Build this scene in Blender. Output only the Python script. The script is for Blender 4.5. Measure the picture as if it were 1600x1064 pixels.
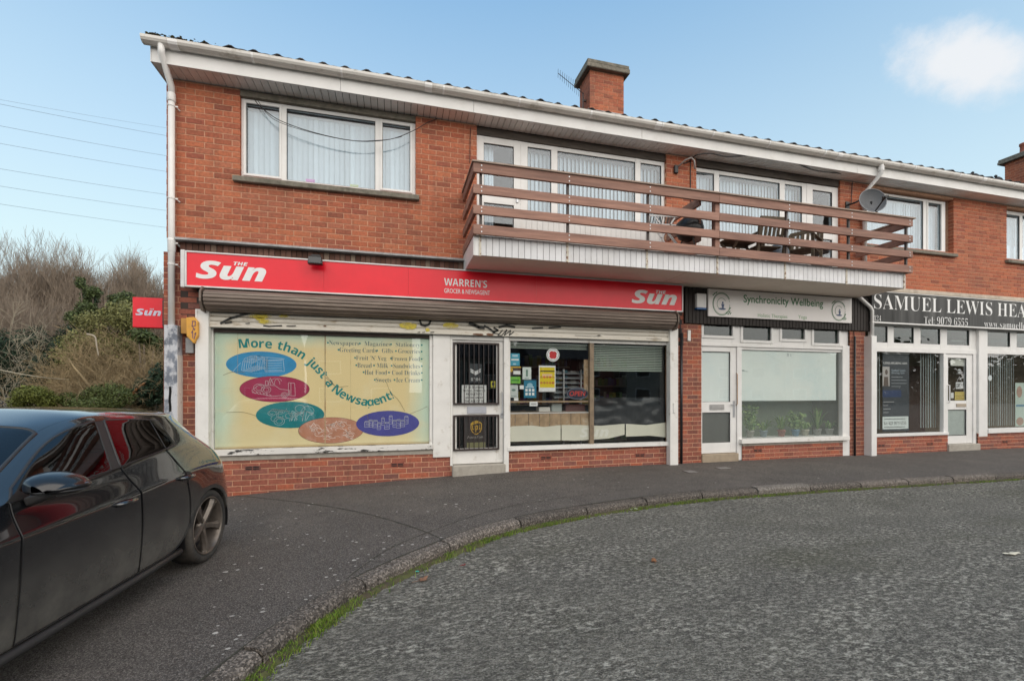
import bpy, bmesh, math, random
import numpy as np
from mathutils import Vector, Matrix
for o in list(bpy.data.objects): bpy.data.objects.remove(o)
S = bpy.context.scene
COL = S.collection
R_ = math.radians

# ---------------------------------------------------------------- camera
FPX, YAW, CAMD, HOR, CAMZ = 703.0, R_(14.6), 7.36, 612.0, 1.34
cam = bpy.data.objects.new('camera', bpy.data.cameras.new('camera'))
COL.objects.link(cam); S.camera = cam
cam.data.sensor_width = 36.0
cam.data.lens = FPX / 1600 * 36
cam.data.shift_y = (HOR - 532) / 1600
cam.data.clip_start = 0.05; cam.data.clip_end = 3000
cam.location = (0, -CAMD, CAMZ)
cam.rotation_euler = (R_(90), 0, -YAW)

# ---------------------------------------------------------------- world, sun, exposure
SUN_EL, SUN_AZ = R_(24), R_(162)          # azimuth from +Y towards +X: behind the camera, a little to its right
w = bpy.data.worlds.new('World'); S.world = w; w.use_nodes = True
nt = w.node_tree; N = nt.nodes; L = nt.links
for n in list(N): N.remove(n)
def nn(t, **k):
    n = N.new(t)
    for a, b in k.items(): setattr(n, a, b)
    return n
out = nn('ShaderNodeOutputWorld'); bg = nn('ShaderNodeBackground')
sky = nn('ShaderNodeTexSky'); sky.sky_type = 'NISHITA'; sky.sun_disc = False
sky.sun_elevation = SUN_EL; sky.sun_rotation = SUN_AZ; sky.air_density = 1.0; sky.dust_density = 0.4; sky.ozone_density = 1.0
bg.inputs[1].default_value = 0.085
geo = nn('ShaderNodeNewGeometry')
tc = nn('ShaderNodeTexCoord')
def math_(op, a, b=None, clamp=False):
    n = nn('ShaderNodeMath', operation=op); n.use_clamp = clamp
    for i, x in enumerate((a, b)):
        if x is None: continue
        if isinstance(x, (int, float)): n.inputs[i].default_value = x
        else: L.new(x, n.inputs[i])
    return n.outputs[0]
def vdot(v):
    n = nn('ShaderNodeVectorMath', operation='DOT_PRODUCT'); L.new(tc.outputs['Generated'], n.inputs[0])
    n.inputs[1].default_value = v; return n.outputs['Value']
sep = nn('ShaderNodeSeparateXYZ'); L.new(tc.outputs['Generated'], sep.inputs[0])
# flat cloud layer: direction projected on a plane above the town
zc = math_('MAXIMUM', sep.outputs['Z'], 0.06)
cx = math_('DIVIDE', sep.outputs['X'], zc); cy = math_('DIVIDE', sep.outputs['Y'], zc)
cmb = nn('ShaderNodeCombineXYZ'); L.new(cx, cmb.inputs[0]); L.new(cy, cmb.inputs[1])
noi = nn('ShaderNodeTexNoise'); noi.inputs['Scale'].default_value = 0.55; noi.inputs['Detail'].default_value = 6; noi.inputs['Roughness'].default_value = 0.55
L.new(cmb.outputs[0], noi.inputs['Vector'])
# broken cloud thickens towards the half of the sky that the shop windows mirror
cover = math_('ADD', noi.outputs['Fac'], math_('MULTIPLY', sep.outputs['Y'], -0.38))
cl = nn('ShaderNodeMapRange', interpolation_type='SMOOTHSTEP'); L.new(cover, cl.inputs['Value'])
cl.inputs['From Min'].default_value = 0.50; cl.inputs['From Max'].default_value = 0.74
# the single soft cloud over the right of the terrace
cd = Vector((math.sin(YAW), math.cos(YAW), 0)); cr = Vector((math.cos(YAW), -math.sin(YAW), 0))
def pix_dir(u, v): return (cd + cr * ((u - 800) / FPX) + Vector((0, 0, (HOR - v) / FPX))).normalized()
c0 = pix_dir(1512, 97); ex = (pix_dir(1620, 112) - pix_dir(1404, 88)).normalized(); ez = ex.cross(c0).normalized()
n2 = nn('ShaderNodeTexNoise'); n2.inputs['Scale'].default_value = 11; n2.inputs['Detail'].default_value = 7; n2.inputs['Roughness'].default_value = 0.6
L.new(tc.outputs['Generated'], n2.inputs['Vector'])
wob = math_('MULTIPLY', math_('SUBTRACT', n2.outputs['Fac'], 0.5), 1.7)
a1 = math_('DIVIDE', vdot(ex), 0.098); a2 = math_('DIVIDE', vdot(ez), 0.047)
rr = math_('SQRT', math_('ADD', math_('POWER', math_('ABSOLUTE', a1), 2.2), math_('POWER', math_('ABSOLUTE', a2), 2.0)))
front = math_('GREATER_THAN', vdot(c0), 0.5)
puff = nn('ShaderNodeMapRange', interpolation_type='SMOOTHSTEP'); L.new(math_('ADD', rr, wob), puff.inputs['Value'])
puff.inputs['From Min'].default_value = 1.12; puff.inputs['From Max'].default_value = 0.35
pf = math_('MULTIPLY', puff.outputs[0], front)
call = math_('MAXIMUM', math_('MULTIPLY', cl.outputs[0], 0.9), math_('MULTIPLY', pf, 0.93), True)
# thin winter haze: the whole sky is a little paler than a clear one
hz = nn('ShaderNodeMixRGB'); hz.inputs[0].default_value = 0.60
hz.inputs[2].default_value = (1.62, 3.3, 5.25, 1)
cap = nn('ShaderNodeVectorMath', operation='MINIMUM'); L.new(sky.outputs[0], cap.inputs[0]); cap.inputs[1].default_value = (4.2, 4.6, 5.0)   # thin cloud swallows the glare round the sun
L.new(cap.outputs[0], hz.inputs[1])
hor = nn('ShaderNodeMapRange'); L.new(sep.outputs['Z'], hor.inputs['Value'])
hor.inputs['From Min'].default_value = 0.70; hor.inputs['From Max'].default_value = 0.12
hor.inputs['To Max'].default_value = 0.85
hz2 = nn('ShaderNodeMixRGB'); L.new(hor.outputs[0], hz2.inputs[0]); L.new(hz.outputs[0], hz2.inputs[1]); hz2.inputs[2].default_value = (4.6, 5.5, 5.4, 1)
mx = nn('ShaderNodeMixRGB'); L.new(call, mx.inputs[0]); L.new(hz2.outputs[0], mx.inputs[1]); mx.inputs[2].default_value = (4.75, 4.85, 5.0, 1)
L.new(mx.outputs[0], bg.inputs[0]); L.new(bg.outputs[0], out.inputs[0])
sun = bpy.data.objects.new('sun', bpy.data.lights.new('sun', 'SUN')); COL.objects.link(sun)
sun.data.energy = 1.5; sun.data.angle = R_(110); sun.data.color = (1.0, 0.90, 0.78)
sd = Vector((math.sin(SUN_AZ) * math.cos(SUN_EL), math.cos(SUN_AZ) * math.cos(SUN_EL), math.sin(SUN_EL)))
sun.rotation_euler = sd.to_track_quat('Z', 'Y').to_euler(); sun.location = (0, -20, 30)
S.view_settings.view_transform = 'Standard'; S.view_settings.look = 'None'
S.view_settings.gamma = 1; S.view_settings.exposure = 1.13; S.view_settings.use_curve_mapping = False
S.render.engine = 'CYCLES'
S.cycles.max_bounces = 7; S.cycles.transparent_max_bounces = 14
S.cycles.caustics_reflective = False; S.cycles.caustics_refractive = False

# ---------------------------------------------------------------- measuring: photograph pixel -> point on a real plane
def _ray(u, v):
    a = (u - 800) / FPX
    return cd.x + cr.x * a, cd.y + cr.y * a, (HOR - v) / FPX
def F(u, v, y=0.0):
    q = _ray(u, v); t = (y + CAMD) / q[1]
    return q[0] * t, CAMZ + q[2] * t
def X(u, y=0.0): return F(u, 500, y)[0]
def RC(u0, v0, u1, v1, y=0.0):
    a, b = F(u0, v0, y), F(u1, v1, y)
    return a[0], b[0], b[1], a[1]            # x0, x1, z bottom, z top
def sp(x): return math.log1p(math.exp(x)) if x < 30 else x
def zg(x, y):
    xx = max(x, -9.0)
    return -.05 * sp((1.2 - xx) / .35) * .35 - .006 * min(max(0.0, -y), 6.0)
def G(u, v, dz=0.0):
    q = _ray(u, v); t = 5.0
    for _ in range(50): t += .7 * ((zg(q[0] * t, -CAMD + q[1] * t) + dz) - (CAMZ + q[2] * t)) / q[2]
    return q[0] * t, -CAMD + q[1] * t
def pscale(x, y):                             # pixels per metre at a point
    return FPX / max(.3, x * cd.x + (y + CAMD) * cd.y)

# ---------------------------------------------------------------- objects and meshes
ORG = {}
def tag(o, label=None, cat=None, group=None, kind=None):
    if label: o['label'] = label
    if cat: o['category'] = cat
    if group: o['group'] = group
    if kind: o['kind'] = kind
    return o
def link(o, parent=None):
    COL.objects.link(o)
    if parent is not None: o.parent = parent
    ORG[o.name] = ORG.get(parent.name, Vector((0, 0, 0))) if parent is not None else Vector((0, 0, 0))
    return o
def thing(name, label, cat, loc=(0, 0, 0), group=None, rz=0.0):
    o = bpy.data.objects.new(name, None); o.empty_display_size = .1
    COL.objects.link(o); o.location = loc; o.rotation_euler = (0, 0, rz)
    ORG[o.name] = Vector(loc) if rz == 0 else Vector((0, 0, 0))
    return tag(o, label, cat, group)
def empty_part(name, parent):
    o = bpy.data.objects.new(name, None); o.empty_display_size = .1
    return link(o, parent)
class MB:
    def __init__(s): s.v = []; s.f = []; s.mi = []; s.cur = 0
    def face(s, *pts):
        n = len(s.v); s.v += [tuple(p) for p in pts]; s.f.append(tuple(range(n, n + len(pts)))); s.mi.append(s.cur); return s
    def box(s, x0, x1, y0, y1, z0, z1):
        n = len(s.v)
        s.v += [(x0, y0, z0), (x1, y0, z0), (x1, y1, z0), (x0, y1, z0), (x0, y0, z1), (x1, y0, z1), (x1, y1, z1), (x0, y1, z1)]
        s.f += [(n, n+3, n+2, n+1), (n+4, n+5, n+6, n+7), (n, n+1, n+5, n+4), (n+1, n+2, n+6, n+5), (n+2, n+3, n+7, n+6), (n+3, n, n+4, n+7)]
        s.mi += [s.cur] * 6; return s
    def bar(s, a, b, w, h, up=(0, 0, 1)):      # rectangular bar from a to b
        a, b = Vector(a), Vector(b); d = (b - a).normalized(); u = Vector(up)
        if abs(d.dot(u)) > .95: u = Vector((1, 0, 0))
        r = d.cross(u).normalized() * (w / 2); q = r.cross(d).normalized() * (h / 2)
        n = len(s.v)
        for p in (a, b): s.v += [tuple(p - r - q), tuple(p + r - q), tuple(p + r + q), tuple(p - r + q)]
        s.f += [(n+3, n+2, n+1, n), (n+4, n+5, n+6, n+7)] + [(n+i, n+(i+1) % 4, n+4+(i+1) % 4, n+4+i) for i in range(4)]
        s.mi += [s.cur] * 6; return s
    def tube(s, pts, r, n=6, cap=True):
        pts = [Vector(p) for p in pts]; m = len(pts); rs = r if isinstance(r, (list, tuple)) else [r] * m
        b = len(s.v); up = None
        for i, p in enumerate(pts):
            d = (pts[min(i+1, m-1)] - pts[max(i-1, 0)]).normalized()
            if up is None: up = Vector((0, 0, 1)) if abs(d.z) < .9 else Vector((1, 0, 0))
            e = d.cross(up)
            if e.length < 1e-5: e = d.cross(Vector((0, 1, .1)))
            e.normalize(); up = e.cross(d).normalized()
            for k in range(n):
                a = 2 * math.pi * k / n
                s.v.append(tuple(p + (e * math.cos(a) + up * math.sin(a)) * rs[i]))
        for i in range(m - 1):
            for k in range(n):
                s.f.append((b+i*n+k, b+i*n+(k+1) % n, b+(i+1)*n+(k+1) % n, b+(i+1)*n+k)); s.mi.append(s.cur)
        if cap:
            s.f.append(tuple(b+k for k in range(n))[::-1]); s.f.append(tuple(b+(m-1)*n+k for k in range(n))); s.mi += [s.cur] * 2
        return s
    def lathe(s, prof, c, n=20, axis='z', a0=0, a1=2*math.pi):   # prof: (radius, height) pairs
        b = len(s.v); m = len(prof); full = abs(a1 - a0 - 2*math.pi) < 1e-4; nn_ = n if full else n + 1
        for k in range(nn_):
            a = a0 + (a1 - a0) * k / n
            for (r, h) in prof:
                x, y = r * math.cos(a), r * math.sin(a)
                p = {'z': (x, y, h), 'y': (x, h, y), 'x': (h, x, y)}[axis]
                s.v.append((c[0]+p[0], c[1]+p[1], c[2]+p[2]))
        for k in range(n):
            k2 = (k + 1) % nn_
            for i in range(m - 1):
                s.f.append((b+k*m+i, b+k2*m+i, b+k2*m+i+1, b+k*m+i+1)); s.mi.append(s.cur)
        return s
    def prism(s, poly, y0, y1):                # outline in x,z between two y
        n = len(s.v); m = len(poly)
        s.v += [(p[0], y0, p[1]) for p in poly] + [(p[0], y1, p[1]) for p in poly]
        s.f.append(tuple(range(n, n+m))); s.f.append(tuple(range(n+2*m-1, n+m-1, -1)))
        s.f += [(n+i, n+m+i, n+m+(i+1) % m, n+(i+1) % m) for i in range(m)]; s.mi += [s.cur] * (m + 2); return s
    def flat(s, poly, y):                      # flat print facing the camera side
        s.face(*[(p[0], y, p[1]) for p in poly]); return s
    def disc(s, cx, cz, rx, rz, y, n=40):
        return s.flat([(cx + rx*math.cos(2*math.pi*k/n), cz + rz*math.sin(2*math.pi*k/n)) for k in range(n)], y)
    def ribbon(s, pts, wd, y):                 # thin flat line in x,z
        for i in range(len(pts)-1):
            a, b = Vector((pts[i][0], pts[i][1])), Vector((pts[i+1][0], pts[i+1][1]))
            d = b - a
            if d.length < 1e-6: continue
            d.normalize(); p = Vector((-d.y, d.x)) * wd/2; a -= d*wd*.3; b += d*wd*.3
            s.face((a.x-p.x, y, a.y-p.y), (b.x-p.x, y, b.y-p.y), (b.x+p.x, y, b.y+p.y), (a.x+p.x, y, a.y+p.y))
        return s
    def mesh(s, name, mat, org=Vector((0, 0, 0)), smooth=False):
        me = bpy.data.meshes.new(name)
        me.from_pydata([(a-org.x, b-org.y, c-org.z) for a, b, c in s.v], [], s.f)
        for m in (mat if isinstance(mat, (list, tuple)) else [mat]): me.materials.append(m)
        if isinstance(mat, (list, tuple)): me.polygons.foreach_set('material_index', s.mi)
        if smooth: me.polygons.foreach_set('use_smooth', [True] * len(me.polygons))
        me.update()
        if smooth:                                  # weld the faces so that the shading runs over their edges
            bm = bmesh.new(); bm.from_mesh(me); bmesh.ops.remove_doubles(bm, verts=bm.verts, dist=1e-5); bm.to_mesh(me); bm.free()
        return me
    def build(s, name, mat, parent=None, smooth=False, bevel=0.0, seg=1, recalc=False):
        org = ORG.get(parent.name, Vector((0, 0, 0))) if parent is not None else Vector((0, 0, 0))
        me = s.mesh(name, mat, org, smooth)
        if recalc:
            bm = bmesh.new(); bm.from_mesh(me); bmesh.ops.recalc_face_normals(bm, faces=bm.faces); bm.to_mesh(me); bm.free()
        o = link(bpy.data.objects.new(name, me), parent)
        if bevel:
            m = o.modifiers.new('bevel', 'BEVEL'); m.width = bevel; m.segments = seg; m.limit_method = 'ANGLE'; m.angle_limit = R_(40)
        return o
def inst(name, me, parent, loc, scale=(1, 1, 1), rot=(0, 0, 0)):
    o = link(bpy.data.objects.new(name, me), parent); o.location = Vector(loc) - ORG[o.name]; o.scale = scale; o.rotation_euler = rot
    return o

# ---------------------------------------------------------------- materials
def M(name, col, rough=.6, metal=0.0, spec=.5, var=.10, vs=6.0, bump=0.0, bs=60.0, dirt=None, dscale=3.0, damt=.5, dmin=.45, dmax=.7, island=0.0, coat=0.0, stretch=(1, 1, 1), trans=0.0):
    m = bpy.data.materials.new(name); m.use_nodes = True
    nt = m.node_tree; N = nt.nodes; L = nt.links; P = N['Principled BSDF']
    P.inputs['Roughness'].default_value = rough; P.inputs['Metallic'].default_value = metal; P.inputs['Specular IOR Level'].default_value = spec
    P.inputs['Coat Weight'].default_value = coat; P.inputs['Coat Roughness'].default_value = .04
    g = N.new('ShaderNodeNewGeometry'); mp = N.new('ShaderNodeMapping'); mp.inputs['Scale'].default_value = stretch
    L.new(g.outputs['Position'], mp.inputs['Vector'])
    n1 = N.new('ShaderNodeTexNoise'); n1.inputs['Scale'].default_value = vs; n1.inputs['Detail'].default_value = 5; n1.inputs['Roughness'].default_value = .6
    L.new(mp.outputs[0], n1.inputs['Vector'])
    mr = N.new('ShaderNodeMapRange'); mr.inputs['From Min'].default_value = .3; mr.inputs['From Max'].default_value = .7
    mr.inputs['To Min'].default_value = 1 - var; mr.inputs['To Max'].default_value = 1 + var; L.new(n1.outputs['Fac'], mr.inputs['Value'])
    val = mr.outputs[0]
    if island:
        oi = N.new('ShaderNodeObjectInfo'); ad = N.new('ShaderNodeMath'); ad.operation = 'ADD'; L.new(oi.outputs['Random'], ad.inputs[0]); L.new(g.outputs['Random Per Island'], ad.inputs[1])
        fr = N.new('ShaderNodeMath'); fr.operation = 'FRACT'; L.new(ad.outputs[0], fr.inputs[0])
        m2 = N.new('ShaderNodeMapRange'); m2.inputs['To Min'].default_value = 1 - island; m2.inputs['To Max'].default_value = 1 + island; L.new(fr.outputs[0], m2.inputs['Value'])
        mu = N.new('ShaderNodeMath'); mu.operation = 'MULTIPLY'; L.new(val, mu.inputs[0]); L.new(m2.outputs[0], mu.inputs[1]); val = mu.outputs[0]
    vm = N.new('ShaderNodeVectorMath'); vm.operation = 'SCALE'; vm.inputs[0].default_value = col[:3]; L.new(val, vm.inputs['Scale'])
    c = vm.outputs[0]
    if dirt:
        n3 = N.new('ShaderNodeTexNoise'); n3.inputs['Scale'].default_value = dscale; n3.inputs['Detail'].default_value = 7; n3.inputs['Roughness'].default_value = .65; L.new(mp.outputs[0], n3.inputs['Vector'])
        r3 = N.new('ShaderNodeMapRange'); r3.interpolation_type = 'SMOOTHSTEP'; r3.inputs['From Min'].default_value = dmin; r3.inputs['From Max'].default_value = dmax; r3.inputs['To Max'].default_value = damt; L.new(n3.outputs['Fac'], r3.inputs['Value'])
        mx = N.new('ShaderNodeMixRGB'); mx.inputs[2].default_value = (*dirt, 1); L.new(r3.outputs[0], mx.inputs[0]); L.new(c, mx.inputs[1]); c = mx.outputs[0]
    L.new(c, P.inputs['Base Color'])
    if bump:
        n4 = N.new('ShaderNodeTexNoise'); n4.inputs['Scale'].default_value = bs; n4.inputs['Detail'].default_value = 4; L.new(mp.outputs[0], n4.inputs['Vector'])
        b = N.new('ShaderNodeBump'); b.inputs['Strength'].default_value = min(1, bump); b.inputs['Distance'].default_value = .01; L.new(n4.outputs['Fac'], b.inputs['Height']); L.new(b.outputs[0], P.inputs['Normal'])
    return m
def glass(name, tint=(1, 1, 1), refl=1.0, rough=0.0, ior=1.5, film=0.0, filmcol=(.55, .64, .55)):
    m = bpy.data.materials.new(name); m.use_nodes = True; nt = m.node_tree; N = nt.nodes; L = nt.links
    N.remove(N['Principled BSDF']); o = N['Material Output']
    t = N.new('ShaderNodeBsdfTransparent'); t.inputs[0].default_value = (*tint, 1)
    gl = N.new('ShaderNodeBsdfGlossy'); gl.inputs['Roughness'].default_value = rough; gl.inputs['Color'].default_value = (.95, .97, 1, 1)
    lw = N.new('ShaderNodeLayerWeight'); lw.inputs[0].default_value = .5         # Schlick: the same from either face of the pane
    pw_ = N.new('ShaderNodeMath'); pw_.operation = 'POWER'; pw_.inputs[1].default_value = 5; L.new(lw.outputs['Facing'], pw_.inputs[0])
    r0 = ((ior-1)/(ior+1))**2
    mu = N.new('ShaderNodeMapRange'); mu.inputs['To Min'].default_value = r0*refl; mu.inputs['To Max'].default_value = 1; L.new(pw_.outputs[0], mu.inputs['Value'])
    g = N.new('ShaderNodeNewGeometry'); nz = N.new('ShaderNodeTexNoise'); nz.inputs['Scale'].default_value = 1.3; L.new(g.outputs['Position'], nz.inputs['Vector'])
    b = N.new('ShaderNodeBump'); b.inputs['Strength'].default_value = .05; b.inputs['Distance'].default_value = .02; L.new(nz.outputs['Fac'], b.inputs['Height']); L.new(b.outputs[0], gl.inputs['Normal'])
    mx = N.new('ShaderNodeMixShader'); base = t.outputs[0]
    if film:                                          # a film of dust and condensation on the pane
        df = N.new('ShaderNodeBsdfDiffuse'); df.inputs[0].default_value = (*filmcol, 1); fm = N.new('ShaderNodeMixShader'); fm.inputs[0].default_value = film; L.new(base, fm.inputs[1]); L.new(df.outputs[0], fm.inputs[2]); base = fm.outputs[0]
    L.new(mu.outputs[0], mx.inputs[0]); L.new(base, mx.inputs[1]); L.new(gl.outputs[0], mx.inputs[2]); L.new(mx.outputs[0], o.inputs[0])
    return m
def ramp_mat(name, cols, rough=.85, bump=.4, bs=90, grain=.12, soot=None):
    """each island / object takes its own colour from a ramp (bricks, leaves, tiles)"""
    m = bpy.data.materials.new(name); m.use_nodes = True; nt = m.node_tree; N = nt.nodes; L = nt.links; P = N['Principled BSDF']
    P.inputs['Roughness'].default_value = rough; P.inputs['Specular IOR Level'].default_value = .3
    g = N.new('ShaderNodeNewGeometry'); oi = N.new('ShaderNodeObjectInfo')
    ad = N.new('ShaderNodeMath'); ad.operation = 'ADD'; L.new(oi.outputs['Random'], ad.inputs[0]); L.new(g.outputs['Random Per Island'], ad.inputs[1])
    fr = N.new('ShaderNodeMath'); fr.operation = 'FRACT'; L.new(ad.outputs[0], fr.inputs[0])
    cr_ = N.new('ShaderNodeValToRGB'); e = cr_.color_ramp.elements
    e[0].position = 0; e[0].color = (*cols[0], 1); e[1].position = 1; e[1].color = (*cols[-1], 1)
    for i, c in enumerate(cols[1:-1]): e.new((i + 1) / (len(cols) - 1)).color = (*c, 1)
    L.new(fr.outputs[0], cr_.inputs[0])
    n1 = N.new('ShaderNodeTexNoise'); n1.inputs['Scale'].default_value = 28; n1.inputs['Detail'].default_value = 5; L.new(g.outputs['Position'], n1.inputs['Vector'])
    mr = N.new('ShaderNodeMapRange'); mr.inputs['From Min'].default_value = .3; mr.inputs['From Max'].default_value = .7; mr.inputs['To Min'].default_value = 1 - grain; mr.inputs['To Max'].default_value = 1 + grain; L.new(n1.outputs['Fac'], mr.inputs['Value'])
    vm = N.new('ShaderNodeVectorMath'); vm.operation = 'SCALE'; L.new(cr_.outputs[0], vm.inputs[0]); L.new(mr.outputs[0], vm.inputs['Scale']); c = vm.outputs[0]
    if soot:
        n3 = N.new('ShaderNodeTexNoise'); n3.inputs['Scale'].default_value = .9; n3.inputs['Detail'].default_value = 6; L.new(g.outputs['Position'], n3.inputs['Vector'])
        r3 = N.new('ShaderNodeMapRange'); r3.interpolation_type = 'SMOOTHSTEP'; r3.inputs['From Min'].default_value = .5; r3.inputs['From Max'].default_value = .72; r3.inputs['To Max'].default_value = .5; L.new(n3.outputs['Fac'], r3.inputs['Value'])
        mx = N.new('ShaderNodeMixRGB'); mx.inputs[2].default_value = (*soot, 1); L.new(r3.outputs[0], mx.inputs[0]); L.new(c, mx.inputs[1]); c = mx.outputs[0]
        mp = N.new('ShaderNodeMapping'); mp.inputs['Scale'].default_value = (2.6, 2.6, .45); L.new(g.outputs['Position'], mp.inputs['Vector'])      # rain streaks
        n5 = N.new('ShaderNodeTexNoise'); n5.inputs['Scale'].default_value = 1.3; n5.inputs['Detail'].default_value = 6; n5.inputs['Roughness'].default_value = .7; L.new(mp.outputs[0], n5.inputs['Vector'])
        r5 = N.new('ShaderNodeMapRange'); r5.interpolation_type = 'SMOOTHSTEP'; r5.inputs['From Min'].default_value = .52; r5.inputs['From Max'].default_value = .72; r5.inputs['To Max'].default_value = .5; L.new(n5.outputs['Fac'], r5.inputs['Value'])
        m5 = N.new('ShaderNodeMixRGB'); m5.inputs[2].default_value = (*[x*.62 for x in soot], 1); L.new(r5.outputs[0], m5.inputs[0]); L.new(c, m5.inputs[1]); c = m5.outputs[0]
    L.new(c, P.inputs['Base Color'])
    if bump:
        n4 = N.new('ShaderNodeTexNoise'); n4.inputs['Scale'].default_value = bs; n4.inputs['Detail'].default_value = 4; L.new(g.outputs['Position'], n4.inputs['Vector'])
        b = N.new('ShaderNodeBump'); b.inputs['Strength'].default_value = bump; b.inputs['Distance'].default_value = .006; L.new(n4.outputs['Fac'], b.inputs['Height']); L.new(b.outputs[0], P.inputs['Normal'])
    return m
def flatc(name, col, rough=.5, spec=.4): return M(name, col, rough, spec=spec, var=.05, vs=14)
m_pvc = M('white_pvc', (.78, .77, .75), .38, var=.05, vs=3, dirt=(.45, .41, .34), dscale=2.5, damt=.30, dmin=.5, dmax=.8)
m_pvc2 = M('old_white_paint', (.77, .755, .72), .55, var=.06, vs=4, bump=.15, bs=50, dirt=(.34, .28, .2), dscale=5, damt=.55, dmin=.56, dmax=.72)
m_sill = M('weathered_concrete', (.20, .18, .145), .9, var=.25, vs=14, bump=.5, bs=70, dirt=(.07, .07, .05), dscale=6, damt=.6)
m_conc = M('grey_concrete', (.40, .37, .32), .9, var=.12, vs=10, bump=.4, bs=80, dirt=(.2, .18, .15), dscale=4, damt=.5)
m_brick = ramp_mat('red_brick', [(.25, .084, .053), (.43, .132, .068), (.46, .148, .078), (.35, .112, .064), (.47, .16, .082), (.41, .125, .064), (.30, .092, .058), (.43, .158, .09), (.38, .108, .058)], grain=.24, soot=(.21, .10, .072))
m_brick2 = ramp_mat('shop_brick', [(.21, .08, .06), (.32, .105, .07), (.35, .125, .085), (.25, .085, .062), (.42, .125, .07), (.31, .115, .085), (.19, .085, .07)], grain=.24, soot=(.16, .085, .068))
m_soldier = ramp_mat('brown_soldier_brick', [(.09, .045, .032), (.14, .07, .05), (.2, .11, .085), (.12, .055, .04), (.26, .2, .15)])
m_mortar = M('lime_mortar', (.60, .345, .225), .95, var=.18, vs=20, bump=.4, bs=150)
m_tile = ramp_mat('dark_roof_tile', [(.030, .028, .028), (.05, .045, .045), (.065, .055, .05)], rough=.8)
m_lead = M('lead_flashing', (.40, .40, .40), .55, metal=.0, var=.18, vs=8, dirt=(.22, .22, .21), dscale=5, damt=.6)
m_wood = M('stained_timber', (.305, .165, .122), .72, var=.25, vs=9, bump=.35, bs=40, stretch=(.25, 1, 3), dirt=(.17, .09, .07), dscale=4, damt=.6, island=.16)
m_woodcap = M('worn_timber_cap', (.33, .25, .20), .8, var=.25, vs=12, bump=.3, bs=40, stretch=(.3, 1, 3))
m_steel = M('dark_steel', (.06, .045, .04), .5, var=.2)
m_galv = M('galvanised_steel', (.55, .56, .58), .35, metal=.7, var=.12)
m_black = M('black_plastic', (.015, .015, .016), .4, var=.1)
m_glass = glass('window_glass', (.93, .975, 1.0), 1.9)
m_shopglass = glass('shop_glass', (.98, .99, .988), 1.0)
m_blind = M('blind_fabric', (.60, .65, .68), .8, var=.04, vs=3, island=.10)
m_blindgrey = M('grey_green_blind_fabric', (.30, .345, .335), .8, var=.04, vs=3, island=.10)
m_room = M('room_wall', (.28, .25, .21), .9, var=.1)
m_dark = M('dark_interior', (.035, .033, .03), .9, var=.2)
m_darktimber = M('dark_timber_cladding', (.028, .022, .019), .7, var=.3, vs=20, stretch=(3, 1, .4), bump=.3)
TXT = bpy.data.objects.new('text_source', bpy.data.curves.new('text_source', 'FONT'))      # one reusable text, never linked to the scene
def lettering(body, x0, x1, z0, z1, y, mat, parent, shear=0.0, off=0.0, name='lettering', res=3):
    c = TXT.data; c.body = body; c.shear = shear; c.offset = off; c.resolution_u = res
    me = bpy.data.meshes.new_from_object(TXT)
    n = len(me.vertices); a = np.zeros(n*3, np.float32); me.vertices.foreach_get('co', a); a = a.reshape(-1, 3)
    lo, hi = a.min(0), a.max(0); org = ORG.get(parent.name, Vector((0, 0, 0)))
    b = np.zeros_like(a); b[:, 0] = x0 + (a[:, 0]-lo[0])/(hi[0]-lo[0])*(x1-x0) - org.x
    b[:, 2] = z0 + (a[:, 1]-lo[1])/(hi[1]-lo[1])*(z1-z0) - org.z; b[:, 1] = y - org.y
    me.vertices.foreach_set('co', b.ravel()); me.materials.clear(); me.materials.append(mat); me.name = name; me.update()
    return link(bpy.data.objects.new(name, me), parent)
def _map(t, up, lo, dg):
    r = ''
    for ch in t:
        if 'A' <= ch <= 'Z': r += chr(up + ord(ch) - 65)
        elif 'a' <= ch <= 'z': r += chr(lo + ord(ch) - 97)
        elif '0' <= ch <= '9' and dg: r += chr(dg + ord(ch) - 48)
        else: r += ch
    return r
def serif(t): return _map(t, 0x1D400, 0x1D41A, 0x1D7CE)
def sansb(t): return _map(t, 0x1D5D4, 0x1D5EE, 0x1D7EC)
def sansbi(t): return _map(t, 0x1D63C, 0x1D656, 0)
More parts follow.
